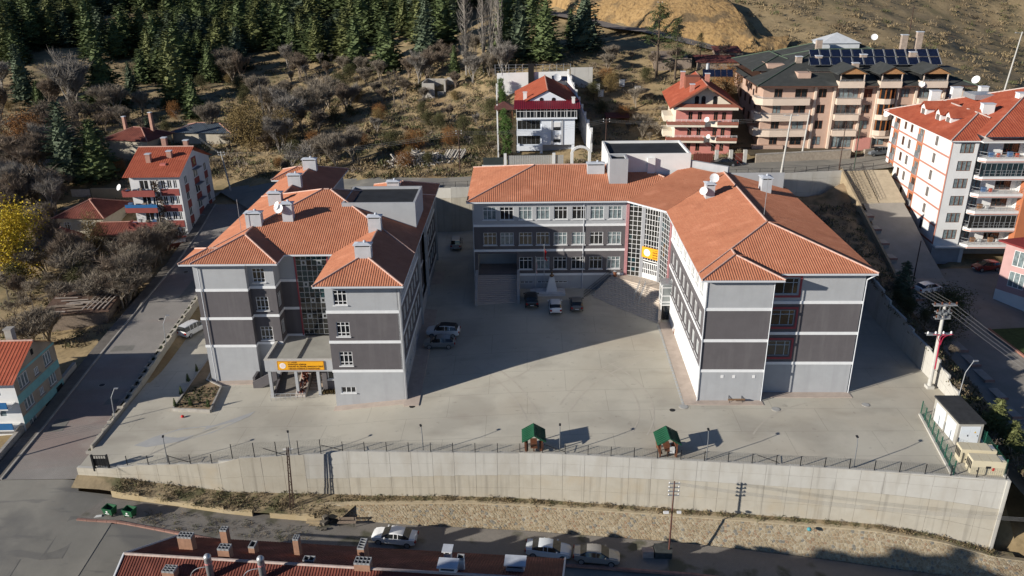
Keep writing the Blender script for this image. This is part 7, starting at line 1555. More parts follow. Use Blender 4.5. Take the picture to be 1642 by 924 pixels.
for prof in ([(.0, 2.5, .14, .12), (.0, 2.58, .24, .15), (0, 2.72, .34, .17), (0, 2.84, .30, .15), (-.0, 2.9, .13, .11), (-.01, 2.98, .10, .10), (-.03, 3.03, .12, .13), (-.04, 3.12, .135, .16), (-.03, 3.22, .14, .17), (-.01, 3.3, .11, .14), (0, 3.35, .03, .04)],):
    rg = [[q.P((c[0] + rx * cos(2 * pi * i / N), c[1] + oy + ry * sin(2 * pi * i / N), z + h)) for i in range(N)] for oy, h, rx, ry in prof]
    for a, b in zip(rg, rg[1:]):
        for i in range(N): q.F((a[i], a[(i + 1) % N], b[(i + 1) % N], b[i]))
    q.F(rg[-1])
q.smooth = False; nz_ = [q.P(p) for p in ((c[0] - .03, c[1] - .19, z + 3.12), (c[0] + .03, c[1] - .19, z + 3.12), (c[0], c[1] - .2, z + 3.21), (c[0], c[1] - .25, z + 3.13))]; q.F((nz_[0], nz_[3], nz_[2])); q.F((nz_[3], nz_[1], nz_[2])); q.F((nz_[0], nz_[1], nz_[3]))
for s in (-1, 1): q.box(c[0] + s * .14 - .02, c[1] - .05, z + 3.1, c[0] + s * .14 + .02, c[1] + .02, z + 3.2)
q.build('bust', mat('bronze', (.16, .10, .05), .45, .2, 5, metal=.6), st_)
m_flag = mat('red flag cloth', (.42, .012, .015), .8, .1, 2)
for dx, lab, h, pale in ((-1.15, 'tall grey flagpole with a furled red flag beside the statue', 7.4, 0), (-2.35, 'shorter flagpole with a pale furled banner left of the red flag', 5.6, 1)):
    t = thing('flagpole', lab, 'flagpole', (x + dx, y, z + .42), None); q = MB(); q.tube((x + dx, y, z + .3), (x + dx, y, z + h), .05, .03, 8); q.lathe((x + dx, y, z + h), [(.05, 0), (.07, .05), (.02, .12)], 8); q.build('pole', m_galv, t)
    q = MB(); q.smooth = True; n = 8; top = z + h - .5 - pale * .2; cols_ = []
    for r in range(7):
        zz = top - r * .28; wv = .16 + .06 * sin(r * 1.3); cols_.append([q.P((x + dx + .05 + wv * (k / 6) * (1 + .15 * r * (1 - pale)), y + .07 * sin(k * 1.9 + r * .4), zz - .05 * k)) for k in range(7)])
    for a, b in zip(cols_, cols_[1:]):
        for k in range(6): q.F((a[k], a[k + 1], b[k + 1], b[k]))
    q.build('flag', m_flag if not pale else mat('pale red banner', (.55, .38, .38), .8, .2, 3), t)
# raised bed with young shrubs beside the hostel
pb_ = thing('raised_bed', 'raised soil bed with a concrete rim and young conifers left of the hostel', 'planter', (-38.5, 84, -2.6)); PB = [(-40.4, 82.2), (-35.7, 81.5), (-36.2, 87.0), (-38.6, 88.8), (-38.9, 93.2), (-40.3, 94.2)]
q = MB(); q.prism(PB, lambda p: yard_z(*p) - .3, lambda p: yard_z(*p) + .3); q.build('soil', m_earth, pb_); q = MB()
for a, b in zip(PB, PB[1:] + PB[:1]): q.bar((a[0], a[1], yard_z(*a) + .12), (b[0], b[1], yard_z(*b) + .12), .2, .55)
q.build('rim', m_kerb, pb_); q = MB()
for k in range(240):
    x, y = random.uniform(-40.2, -36.3), random.uniform(82.3, 87); z = yard_z(x, y) + .3; a = random.uniform(0, 6.3); r = .14; q.poly([(x - r * cos(a), y - r * sin(a), z), (x + r * cos(a), y + r * sin(a), z), (x, y, z + random.uniform(.08, .25))])
q.build('weeds', mat('weeds', (.05, .06, .025), .95, .5, 3), pb_, 'stuff')
for u, v, col, lab in ((280, 655, (.5, .1, .2), 'pink ball lying on the rim of the raised bed'), (293, 670, (.55, .02, .02), 'red bag lying on the ground in front of the raised bed')):
    p = hit(u, v, yard_z, 50, 140, .1); q = MB(); q.smooth = True; q.lathe(p, [(.05, 0), (.17, .07), (.2, .17), (.14, .28), (.03, .32)], 10); tag(q.build('ball' if u == 280 else 'bag', mat('toy ' + str(u), col, .6, .1, 2)), lab, 'ball' if u == 280 else 'bag')
# loose patch of fresh screed on the yard
q = MB(); pts = [hit(u, v, yard_z, 50, 140, .1) for u, v in ((215, 715), (245, 702), (290, 688), (345, 682), (410, 660), (400, 668), (340, 695), (290, 708), (235, 718))]; q.poly([(p.x, p.y, p.z + .012) for p in pts]); o = q.build('screed_patch', mat('fresh grey screed', (.33, .335, .335), .95, .25, .7, col2=(.40, .40, .395))); o['kind'] = 'structure'
# ================================================================== POLES AND WIRES
def wire_run(a, b, sag, r, par, n=10):
    a, b = Vector(a), Vector(b); pr = a; mb = MB()
    for k in range(1, n + 1): t = k / n; p = a.lerp(b, t); p.z -= sag * 4 * t * (1 - t); mb.tube(pr, p, r, n=3, cap=False); pr = p
    mb.build('wire', m_wire, par)
m_wire = mat('overhead wire', (.22, .22, .22), .5, 0)
wires = thing('overhead_wires', 'thin overhead wires strung between the utility poles', 'wires', (0, 100, 15))
# big switch pole on the right
px_, py_ = 48.15, 80.8; pt_ = thing('power_pole', 'tall concrete power pole with red cables in the right corner of the yard', 'power pole', (px_, py_, 0)); q = MB(); q.tube((px_, py_, -.2), (px_ - .2, py_, 10.6), .26, .16, 10); q.box(px_ - .4, py_ - .4, -.2, px_ + .4, py_ + .4, .35); q.build('pole', m_concpole, pt_)
for z, w in ((10.5, 2.6), (9.6, 1.7), (8.9, 1.7), (6.9, 2.8)):
    q = MB(); q.bar((px_ - .2 - w / 2, py_ - .1, z), (px_ - .2 + w / 2, py_ - .1, z), .16); q.bar((px_ - .2 - w / 2, py_ + .3, z), (px_ - .2 + w / 2, py_ + .3, z), .1); q.build('cross_arm', m_galv, pt_)
    for k in range(4 if w > 2 else 3):
        x = px_ - .2 - w / 2 + .1 + k * (w - .2) / (3 if w > 2 else 2); q = MB(); q.lathe((x, py_ - .1, z + .08), [(.05, 0), (.12, .08), (.06, .12), (.12, .2), (.05, .32)], 8); q.build('insulator', mat('brown insulator', (.12, .05, .03), .35, .1, 2) if z > 7 else m_dish, pt_)
q = MB()
for x in (-.75, .35): q.bar((px_ + x, py_ - .1, 8.9), (px_ + x, py_ - .1, 10.5), .07)
for k in range(7): q.box(px_ - .9 + k * .22, py_ - .3, 9.0 + (k % 3) * .35, px_ - .78 + k * .22, py_ - .05, 9.35 + (k % 3) * .35)
q.build('switchgear', mat('switchgear', (.13, .14, .15), .5, .2, 2), pt_)
m_redc = mat('red cable', (.40, .02, .06), .5, .05, 2); q = MB()
for x in (-.95, .0, .95):
    pr = Vector((px_ + x, py_ - .2, 7.0))
    for k in range(1, 13): t = k / 12; p = Vector((px_ + x * (1 - t) + .9 * sin(t * 6.3) * (1 - t) * .6, py_ - .35, 7.0 - 1.3 * t + .5 * sin(t * 3.1))); q.tube(pr, p, .035, n=5); pr = p
q.tube((px_ + .05, py_ - .28, 2.6), (px_ - .1, py_ - .28, 6.5), .07); q.build('cable', m_redc, pt_); q = MB(); q.tube((px_ - .2, py_ + .1, .3), (px_ - .3, py_ + .1, 8.7), .02, n=4); q.build('earth_wire', m_galv, pt_)
for k in range(4): wire_run((px_ - 1.1 + k * .6, py_, 10.7), (66 + k * .5, 30, 3.0), 1.5, .012, wires); wire_run((px_ - 1.1 + k * .6, py_, 10.7), (28 + k, 137, 21), 1.5, .01, wires)
def wpole(label, p, h, m=m_tarwood, arms=3, r=.14, lean=(0, 0), armw=1.1, name='utility_pole', group=None):
    t = thing(name, label, 'utility pole', p, group); p = Vector(p); e = p + Vector((lean[0], lean[1], h)); q = MB(); q.tube(p - Vector((0, 0, .4)), e, r, r * .65, 8); q.build('pole', m, t)
    for k in range(arms):
        z = h - .25 - k * .45; c = p.lerp(e, z / h); q = MB(); q.bar(c - Vector((armw / 2, 0, 0)), c + Vector((armw / 2, 0, 0)), .09); q.build('cross_arm', m_galv if m is not m_tarwood else m_tarwood, t)
        for s in (-1, 1): q = MB(); q.lathe(c + Vector((s * armw * .42, 0, .04)), [(.04, 0), (.07, .06), (.03, .16)], 6); q.build('insulator', m_dish, t)
    return e
A = wpole('dark iron pole with four short cross-arms standing at the foot of the stone wall', (15.2, 62.9, front_z(15)), 9.3, mat('rusty iron', (.10, .045, .035), .7, .2, 3), 4, .1)
q = MB(); q.box(15.6, 62.5, -2.9, 16.0, 62.7, -2.7); q.box(14.3, 62.5, -2.9, 14.8, 62.7, -2.7); tag(q.build('flood_lamp', m_dish), 'small white flood lamps fixed on the dark iron pole', 'lamp')
zt_ = terr(-23.3)[0][1]; lat = thing('lattice_pole', 'slender dark lattice pole rising from the weedy slope in front of the concrete wall', 'utility pole', (-23.3, wall_y(-23.3) - 1.6, zt_ - .6)); lx, ly, lz = -23.3, wall_y(-23.3) - 1.6, zt_ - .6; q = MB()
for sx in (-.16, .16):
    for sy in (-.16, .16): q.bar((lx + sx, ly + sy, lz), (lx + sx * .5 + .4, ly + sy * .5, lz + 7.4), .06)
for k in range(14):
    z0, z1 = lz + k * .52, lz + (k + 1) * .52; o0, o1 = .4 * k / 14.2, .4 * (k + 1) / 14.2; s = 1 if k % 2 else -1; q.bar((lx - s * .15 + o0, ly - .15, z0), (lx + s * .15 + o1, ly - .15, z1), .035)
q.build('lattice', m_tarwood, lat); q = MB(); q.bar((lx - .1, ly, lz + 7.2), (lx + .9, ly, lz + 7.2), .06); q.build('cross_arm', m_dish, lat)
B1 = wpole('pale concrete utility pole on the grassy verge at the bend behind the left apartment block', uz(370, 304, 5.6), 7.4, m_concpole, 2, .17, (-.9, .2), 1.4)
C1 = wpole('wooden utility pole in the scrub between the hostel and the white villa', hit(738, 281, hill_z), 8.0, m_tarwood, 2, .13)
D1 = wpole('pair-armed wooden pole in the garden right of the white villa', hit(970, 268, hill_z), 8.8, m_tarwood, 2, .13, armw=1.3)
E1 = wpole('grey concrete T-topped pole standing on the near edge of the upper street', uz(1252, 280, 11), 10.4, m_concpole, 1, .2, (.6, 0), 2.6)
F1 = wpole('plain pale concrete pole leaning slightly before the stone garden wall', uz(1284, 257, 11), 9.2, m_concpole, 0, .18, (.5, 0))
G1 = wpole('thin dark brown pole by the street rail, left of the public stairs', uz(1345, 275, 11), 8.6, m_tarwood, 0, .1)
G2 = wpole('thin dark green pole by the street rail at the top of the public stairs', uz(1369, 272, 11), 8.6, mat('green pole', (.05, .07, .05), .7, .1, 2), 0, .1)
I1 = wpole('tall white street light pole leaning at the bend of the road on the far right', hit(1609, 150, hill_z), 13.5, m_concpole, 1, .2, (1.2, 0), 3.4)
J1 = wpole('dark pole beside the stepped pavement of the steep lane on the right', (60.0, 110.5, right_z(110)), 7.0, m_tarwood, 0, .1)
K1 = wpole('small bare pole on the dry slope above the salmon building', hit(1458, 55, hill_z), 7.0, m_tarwood, 0, .12); K2 = wpole('dark pole rising behind the tall pine above the garden', hit(1053, 105, hill_z), 13, m_tarwood, 1, .13)
for k in range(3):
    o = Vector(((k - 1) * .5, 0, -.2 - .25 * k)); wire_run(B1 + o, C1 + o, 1.2, .014, wires); wire_run(C1 + o, D1 + o, .8, .012, wires); wire_run(D1 + o, E1 + o, .8, .012, wires); wire_run(B1 + o, Vector((-75, 180, 16)) + o, 1, .012, wires)
for k in range(4): o = Vector(((k - 1.5) * .3, 0, -.15 * k)); wire_run(Vector((-60, 62, 4.0)) + o, Vector((-43, 74, 1.2)) + o, .3, .012, wires); wire_run(A + o, Vector((60, 58, -1)) + o, 1.0, .012, wires)
wp_ = thing('utility_pole', 'pale leaning pole foot at the corner of the beige house on the lower left street', 'utility pole', (-58.5, 73.0, -4.6)); q = MB(); q.tube((-59.6, 72.0, -5), (-55.6, 75.2, 1.8), .12, .09, 8); q.build('pole', m_concpole, wp_)
# rail along the upper street and public stairs
rl = thing('street_rail', 'thin dark rail on posts along the near edge of the upper street', 'railing', NEAR[3]); q = MB(); ptsN = [pl(NEAR[2:7], k / 44) for k in range(45)]
pmR = MB(); pmR.box(-.03, -.03, 0, .03, .03, 1.1); pr_ = pmR.mesh('post', m_black)
for p in ptsN: wmesh('post', pr_, rl, (p.x, p.y + .25, p.z + .1))
for a, b in zip(ptsN, ptsN[1:]):
    for h in (.6, 1.15): q.bar((a.x, a.y + .25, a.z + h), (b.x, b.y + .25, b.z + h), .03)
q.build('rail', m_black, rl)
ps_ = thing('public_stairs', 'long flight of sandy public stairs with iron rails beside the white apartment block', 'stairs', (60, 135, 8)); m_sand = mat('sandy stair', (.42, .35, .25), .9, .15, 1)
for k in range(22):
    y = 137.6 - k * .36; z = 11 - k * .165; q = MB(); q.box(58.6, y - .36, z - 1.2, 62.0, y, z); q.build('step', m_sand, ps_)
q = MB()
for x in (59.5, 61.9):
    for k in range(12): y = 137.4 - k * .66; z = 11 - k * .302; q.bar((x, y, z), (x, y, z + .95), .035)
    for h in (.3, .6, .95): q.bar((x, 137.4, 11 + h), (x, 130.1, 7.7 + h), .035)
q.build('railing', m_black, ps_); q = MB(); q.prism([(62.2, 137.8), (62.2, 129.8), (66.5, 129.8), (66.5, 137.8)], 5, lambda p: lerp(p[1], [129.8, 137.8], [7.5, 11.0])); q.build('ramp', m_sand, ps_); q = MB(); q.prism([(57.9, 137.6), (57.9, 112.0), (58.25, 112.0), (58.25, 137.6)], -1, lambda p: ramp_z(p[1]) + .75); q.build('side_wall', mat('sandy wall render', (.33, .26, .17), .92, .15, .5), ps_)
fsx = thing('stepped_pavement', 'stepped pavement of grey slabs with dull red edges descending beside the steep lane', 'pavement', (58.3, 112, 0))
for k in range(17):
    y = 128.5 - k * 3.3; x = 58.35 - max(0, 112 - y) * .028; z = (ramp_z(y - 1.6) if y > 103 else right_z(y - 1.6)) + .12; q = MB(); q.box(x, y - 3.3, z - 1.0, x + 1.15, y - .02, z, 0); q.box(x - .03, y - 3.34, z - .3, x + 1.18, y - 3.2, z + .02, 1); q.build('slab', [m_kerb, m_kerbred], fsx)
hp0 = hit(1505, 155, hill_z)
# rubbish containers
def container(u, v, label):
    p = hit(u, v, lambda x, y: front_z(x) + .04, 40, 140, .1); f = Fr(p.x, p.y, -.25); t = thing('rubbish_container', label, 'container', p, 'green rubbish containers'); t.scale = (.8, .8, .8); m_cg = mat('green container', (.02, .10, .045), .5, .12, 2); z = p.z
    q = MB(f); B = [(-.6, 0), (.6, 0), (.6, .85), (-.6, .85)]; T = [(-.72, -.12), (.72, -.12), (.72, 1.0), (-.72, 1.0)]
    b = [q.P((*w, z + .25)) for w in B]; tt = [q.P((*w, z + 1.2)) for w in T]; ii = [q.P((w[0] * .92, w[1] * .9 + .04, z + 1.2)) for w in T]; jj = [q.P((w[0] * .9, w[1] * .9 + .04, z + .7)) for w in B]
    for i in range(4): k = (i + 1) % 4; q.F((b[i], b[k], tt[k], tt[i])); q.F((tt[i], tt[k], ii[k], ii[i])); q.F((ii[i], ii[k], jj[k], jj[i]))
    q.F(b[::-1]); q.build('body', m_cg, t); q = MB(f); q.poly([(-.55, .05, z + .72), (.55, .05, z + .72), (.55, .8, z + .72), (-.55, .8, z + .72)]); q.build('rubbish', mat('rubbish', (.05, .05, .05), .9, .6, 6), t)
    for x in (-.5, .5):
        for y in (.1, .75): q = MB(f); q.tube((x - .04, y, z + .13), (x + .04, y, z + .13), .13, n=10); q.bar((x, y, z + .13), (x, y, z + .3), .06); q.build('wheel', m_tyre, t)
    q = MB(f); n = 10; q.poly([(.0 + .14 * cos(2 * pi * i / n), -.115 + .02 - .015, z + .8 + .14 * sin(2 * pi * i / n)) for i in range(n)]); q.box(-.3, -.10, z + .45, .3, -.075, z + .55); q.build('emblem', m_dish, t)
container(174, 829, 'open green rubbish container on the footway, left one of the two'); container(206, 832, 'open green rubbish container on the footway, right one of the two')
q = MB(); p = hit(156, 829, lambda x, y: front_z(x) + .04, 40, 140, .1); q.prism([(p.x - .2, p.y - .3), (p.x + .5, p.y - .1), (p.x + .4, p.y + .2), (p.x - .1, p.y + .1)], p.z, p.z + .08); tag(q.build('cardboard', m_white), 'white scrap of cardboard lying beside the left green container', 'litter')
# small steps, park bench, rubble at the foot of the slope
ss = thing('small_steps', 'short worn stone steps climbing the bank beside the rubble, left of the stone wall', 'steps', (-20.5, 66.5, -7.4))
for k in range(7): q = MB(); y = wall_y(-20.6) - 3.4 + k * .32; q.box(-21.6, y, -9, -20.0, y + .34, front_z(-20.6) + .18 * (k + 1)); q.build('step', mat('worn stone', (.36, .29, .19), .9, .2, 2), ss)
rb_ = thing('rubble_heap', 'small heap of dark broken stones at the left end of the stone wall', 'rubble', (-19.6, 66.3, -7.6))
for k in range(24):
    a, r = random.uniform(0, 6.3), random.uniform(0, .8); x, y = -19.6 + r * cos(a) * .7, wall_y(-19.6) - 2.9 + r * sin(a) * 1.5; s = random.uniform(.15, .35); q = MB(Fr(x, y, random.uniform(0, 3))); z = front_z(-19.6) + max(0, .9 - r) * random.uniform(.2, 1); q.prism([(-s, -s * .7), (s * .8, -s), (s, s * .6), (-s * .6, s)], z, z + s * 1.1); q.build('stone', mat('dark rubble', (.13, .115, .095), .95, .3, 3), rb_)
bx0 = hit(556, 846, lambda x, y: front_z(x) + .1, 40, 140, .1); pbn = thing('park_bench', 'old brown wooden bench against the left end of the stone wall', 'bench', bx0)
for k in range(3): q = MB(); q.box(bx0.x - .95, bx0.y + .05 + k * .15, bx0.z + .42, bx0.x + .95, bx0.y + .17 + k * .15, bx0.z + .46); q.build('slat', m_greywood, pbn)
for k in range(2): q = MB(); q.box(bx0.x - .95, bx0.y + .52, bx0.z + .55 + k * .17, bx0.x + .95, bx0.y + .56, bx0.z + .67 + k * .17); q.build('slat', m_greywood, pbn)
q = MB()
for x in (-.75, .75): q.bar((bx0.x + x, bx0.y + .1, bx0.z), (bx0.x + x, bx0.y + .1, bx0.z + .42), .06); q.bar((bx0.x + x, bx0.y + .5, bx0.z), (bx0.x + x, bx0.y + .55, bx0.z + .9), .06)
q.build('frame', m_black, pbn)
cr = hit(1050, 897, lambda x, y: front_z(x) + .1, 40, 140, .1); ct = thing('scrap_box', 'low dark box and pale crate standing in the shade by the iron pole', 'box', cr); q = MB(); q.box(cr.x, cr.y, cr.z, cr.x + 1.7, cr.y + 1.0, cr.z + 1.1); q.build('box', mat('dark scrap', (.05, .055, .055), .8, .3, 2), ct); q = MB(); q.box(cr.x - 1.2, cr.y + .1, cr.z, cr.x - .1, cr.y + .8, cr.z + .8); q.build('crate', mat('pale crate', (.36, .29, .26), .8, .2, 2), ct)
bgp = uz(603, 0, 0); bb_ = hit(1299, 854, lambda x, y: sw_top(x) + .1, 40, 140, .1); q = MB(); q.smooth = True; q.lathe((bb_.x, bb_.y + .3, bb_.z), [(.1, 0), (.24, .08), (.2, .25), (.05, .36)], 9); tag(q.build('plastic_bag', mat('turquoise plastic', (.06, .24, .28), .5, .1, 2)), 'crumpled turquoise plastic bag on the ledge above the stone wall', 'bag')
# pile of pale stones/branches in the scrub
pp = hit(668, 268, hill_z); dp_ = thing('branch_pile', 'large pile of pale cut branches and rubble beside the upper street', 'branch pile', pp); q = MB()
for k in range(420):
    a = random.uniform(0, 6.3); r = random.random() ** .6; x, y = pp.x + 6.5 * r * cos(a), pp.y + 2.2 + 2.4 * r * sin(a); z = hill_z(x, y) + (1 - r) * 2.2 * random.random(); l = random.uniform(.4, 1.5); d = Vector((random.gauss(0, 1), random.gauss(0, 1), random.gauss(0, .5))).normalized(); q.bar((x, y, z), Vector((x, y, z)) + d * l, random.uniform(.08, .22))
q.build('branches', mat('bleached wood', (.42, .39, .35), .9, .3, 2), dp_, 'stuff')
pp2 = hit(722, 262, hill_z); dp2 = thing('branch_pile', 'smaller stack of pale poles leaning in the scrub right of the large branch pile', 'branch pile', pp2); q = MB()
for k in range(40): x = pp2.x + k * .09 - 1.8; y = pp2.y + random.uniform(0, .6); z = hill_z(x, y); q.bar((x, y, z), (x + 1.3, y + 1.6, z + 1.9 + random.uniform(-.4, .2)), .1)
q.build('poles', mat('bleached wood', (.42, .39, .35), .9, .3, 2), dp2, 'stuff')

tm = MB()
def mark(cu, cv, r, a0, a1, w=.13):
    c = hit(cu, cv, yard_z, 50, 160, .1); n = 30
    for k in range(n):
        t0, t1 = a0 + (a1 - a0) * k / n, a0 + (a1 - a0) * (k + 1) / n; P = [(c.x + (r + o) * cos(t), c.y + (r + o) * sin(t)) for t, o in ((t0, -w), (t1, -w), (t1, w), (t0, w))]; tm.poly([(x, y, yard_z(x, y) + .009) for x, y in P])
for a in ((860, 655, 11.5, -.5, .9, .08), (860, 655, 13.1, -.5, .85, .08), (1180, 700, 18, 1.9, 2.8, .12), (1180, 700, 19.5, 1.95, 2.75, .1), (520, 720, 22, .15, .8, .1), (520, 720, 23.5, .15, .8, .1), (760, 560, 9, -1.7, -.4, .1), (1440, 760, 14, 1.5, 2.6, .1)): mark(*a)
o = tm.build('tyre_marks', mat('rubber marks', (.405, .37, .31), .9, .35, 1.2, col2=(.48, .445, .385))); o['kind'] = 'structure'

for x, y, lab in ((-51.5, 88, 'lower round iron manhole cover in the left street'), (-50.2, 104, 'middle round iron manhole cover in the left street'), (-52, 119, 'upper round iron manhole cover in the left street')):
    z = side_z(y) + .012; t = thing('manhole_cover', lab, 'manhole', (x, y, z)); q = MB(); q.lathe((x, y, z - .04), [(.42, 0), (.42, .05)], 16); q.build('rim', m_kerb, t); q = MB(); q.lathe((x, y, z), [(.34, 0), (.34, .025)], 16); q.build('lid', m_black, t)
q = MB()
for x0, y0, x1, y1 in ((-53.8, 95.5, -50.9, 97.0), (-50.0, 110, -48.6, 116), (-54.0, 79, -52.2, 81.5), (-49.6, 84, -48.0, 85.2)): q.poly([(x0, y0, side_z(y0) + .012), (x1, y0 + .2, side_z(y0 + .2) + .012), (x1 - .1, y1, side_z(y1) + .012), (x0 + .1, y1 - .1, side_z(y1 - .1) + .012)])
for x0, y0, x1, y1 in ((-57, 62, -53, 64.5), (-50, 56, -46.5, 60), (-45, 60, -43, 66)): q.poly([(a, b, jz(a, b) + .014) for a, b in ((x0, y0), (x1, y0 + .3), (x1 - .2, y1), (x0 + .2, y1 - .2))])
o = q.build('asphalt_patches', mat('asphalt patch', (.15, .146, .135), .95, .25, 1.2, col2=(.20, .193, .175))); o['kind'] = 'structure'
# ================================================================== VEGETATION
V = random.Random(11)
def leafmat(name, c, c2, rough=.75): return mat(name, c, rough, .4, .9, col2=c2, obj=True, detail=8, spec=.2)
m_need = leafmat('pine needles', (.066, .092, .038), (.118, .15, .058)); m_need2 = leafmat('blue fir needles', (.06, .084, .054), (.104, .13, .078)); m_need3 = leafmat('olive needles', (.094, .108, .04), (.155, .168, .064))
m_bark = mat('bark', (.10, .075, .055), .95, .3, 3, obj=True); m_twig = mat('bare twigs', (.25, .212, .165), .95, .25, 2, obj=True); m_twigd = mat('dark twigs', (.17, .14, .11), .95, .25, 2, obj=True); m_twigp = mat('pale poplar twigs', (.26, .235, .205), .95, .2, 2, obj=True); m_twigr = mat('reddish twigs', (.21, .165, .125), .95, .25, 2, obj=True); m_willow = leafmat('ochre willow leaves', (.17, .12, .045), (.25, .18, .075)); m_ylw2 = leafmat('yellow leaves', (.42, .30, .02), (.58, .44, .04)); m_lgreen = leafmat('fresh green foliage', (.06, .11, .025), (.10, .16, .045)); m_autumn = leafmat('rusty leaves', (.19, .085, .03), (.27, .13, .04)); m_scrub = leafmat('dry scrub', (.15, .115, .07), (.24, .185, .115)); m_scrubg = leafmat('olive scrub', (.075, .08, .035), (.125, .125, .06)); m_tuft = leafmat('straw tufts', (.22, .165, .09), (.30, .23, .13))
def conifer_mesh(R, h=10.0, rad=2.6, dens=1.0, droop=-.15, base=.08, irr=.25):
    c = MB(); tr = MB(); tr.tube((0, 0, -.3), (0, 0, h * .93), h * .018 + .05, .02, 7)
    N0 = 11; rg = []; lx_, ly_ = R.uniform(-.5, .5), R.uniform(-.5, .5)
    for q in range(9):
        t = q / 8; rr = rad * .68 * (1 - t) ** .72 + .03; rg.append([c.P((cos(2 * pi * i / N0 + q) * rr * R.uniform(.65, 1.2), sin(2 * pi * i / N0 + q) * rr * R.uniform(.65, 1.2), h * (base + .02 + (1 - base) * .95 * t) + R.uniform(-.3, .3))) for i in range(N0)])
    for a, b in zip(rg, rg[1:]):
        for i in range(N0): c.F((a[i], a[(i + 1) % N0], b[(i + 1) % N0], b[i]))
    z = h * base; lean = R.uniform(0, 6.3)
    while z < h * .985:
        t = (z / h - base) / (1 - base); r0 = rad * (1 - t) ** .68 * (1 + R.uniform(-irr, irr) * .6) + .12; nb = max(5, int(11 * (1 - t) * dens) + 4)
        for k in range(nb):
            a = 2 * pi * (k + R.random()) / nb; l = r0 * R.uniform(.72, 1.12); up = droop + .75 * t + R.uniform(-.12, .12); ns = max(2, int(l / .42)); w0 = .46 + .26 * (1 - t)
            for s in range(ns):
                f = (s + .6) / ns; px, py, pz = cos(a) * l * f, sin(a) * l * f, z + l * f * up - .10 * l * f * f
                for q in range(3):
                    b = a + R.uniform(-1.2, 1.2); ln = w0 * R.uniform(.8, 1.5) * (1.05 - .35 * f); wd = w0 * R.uniform(.34, .6); ex, ey = cos(b) * ln, sin(b) * ln; sx, sy = -sin(b) * wd, cos(b) * wd; dz = R.uniform(-.22, .3) * ln; tw = R.uniform(-.6, .6) * wd
                    c.poly([(px - sx * .6, py - sy * .6, pz - tw), (px + sx * .6, py + sy * .6, pz + tw), (px + ex, py + ey, pz + dz)])
        z += h * .026 + .10 + .16 * (1 - t)
    for q in range(8): a = R.uniform(0, 6.3); c.poly([(.12 * cos(a), .12 * sin(a), h * .95), (.12 * cos(a + 2), .12 * sin(a + 2), h * .95), (.03, 0, h * 1.01)])
    return c, tr
def pine_mesh(R, h=12.0, rad=2.8, base=.38):
    c = MB(); tr = MB(); tr.tube((0, 0, -.3), (.2, 0, h * .9), h * .02 + .05, .05, 7)
    for k in range(34):
        t = R.random() ** .8; z = h * (base + (1 - base) * t); a = R.uniform(0, 6.3); l = rad * (1 - .75 * t) * R.uniform(.5, 1.1); e = Vector((cos(a) * l, sin(a) * l, z + l * .2)); tr.tube((.2 * z / h, 0, z - .3), e, .05, .02, 4, cap=False)
        for q in range(60):
            p = e + Vector((R.gauss(0, .42), R.gauss(0, .42), R.gauss(.1, .25))); b = R.uniform(0, 6.3); ln = R.uniform(.2, .42); d = Vector((cos(b), sin(b), R.uniform(-.2, .8))) * ln; s = Vector((-sin(b), cos(b), R.uniform(-.4, .4))) * .1; c.poly([p - s, p + s, p + d])
    return c, tr
def bare_mesh(R, h=7.0, spread=.9, up=.5, fine=1.0, depth=5, up_bias=.25, stems=1):
    t = MB()
    def grow(p, d, l, r, lev):
        n = 2 if lev < depth else 1; q = p
        for s in range(n):
            e = q + d * (l / n); t.tube(q, e, r * (1 - .2 * s), r * (1 - .2 * (s + 1)), 4 if lev < 3 else 3, cap=False); q = e; d = (d + Vector((R.gauss(0, .10), R.gauss(0, .10), R.gauss(.03, .06)))).normalized()
        if lev >= depth:
            for k in range(int(7 * fine)):
                b = p.lerp(q, R.uniform(.2, 1)); e = (d + Vector((R.gauss(0, .5), R.gauss(0, .5), R.gauss(.1, .4)))).normalized() * R.uniform(.45, 1.0) * h / 7; s = e.cross(Vector((R.gauss(0, 1), R.gauss(0, 1), R.gauss(0, 1)))).normalized() * .022; t.poly([b - s, b + s, b + e])
            return
        for k in range(R.choice((3, 3, 4)) if lev < depth - 1 else int(4 * fine)):
            f = R.uniform(.35, 1.0); b = p.lerp(q, f) if lev > 0 else p.lerp(q, R.uniform(.55, 1)); a = R.uniform(0, 6.3); ax = Vector((cos(a), sin(a), 0)); nd = (d * (1 - spread * .5) + ax * spread * R.uniform(.5, 1) + Vector((0, 0, up_bias))).normalized(); grow(b, nd, l * R.uniform(.55, .8), max(.022, r * .55), lev + 1)
    for s in range(stems):
        a = R.uniform(0, 6.3); d = Vector((cos(a) * .35 * (stems > 1), sin(a) * .35 * (stems > 1), 1)).normalized(); grow(Vector((R.gauss(0, .15) * (stems > 1), R.gauss(0, .15) * (stems > 1), -.2)), d, h * .34, h * .016 + .02, 0)
    return t
def poplar_mesh(R, h=16.0, rad=.9):
    t = MB(); t.tube((0, 0, -.4), (0, 0, h * .97), .16, .03, 6)
    for k in range(int(h * 17)):
        z = h * (.10 + .86 * R.random()); tt = z / h; a = R.uniform(0, 6.3); w = rad * (min(1, tt * 3) if tt < .33 else (1.08 - tt) / .75) * R.uniform(.5, 1.1); l = R.uniform(1.1, 2.6) * (1.1 - .5 * tt)
        b = Vector((0, 0, z)); m_ = b + Vector((cos(a) * w * .7, sin(a) * w * .7, l * .5)); e = b + Vector((cos(a) * w, sin(a) * w, l)); t.tube(b, m_, .04, .028, 3, cap=False); t.tube(m_, e, .028, .012, 3, cap=False)
        for q in range(2): s = m_.lerp(e, R.random()); t.tube(s, s + Vector((R.gauss(0, .15), R.gauss(0, .15), R.uniform(.4, .8))), .016, .008, 3, cap=False)
    return t
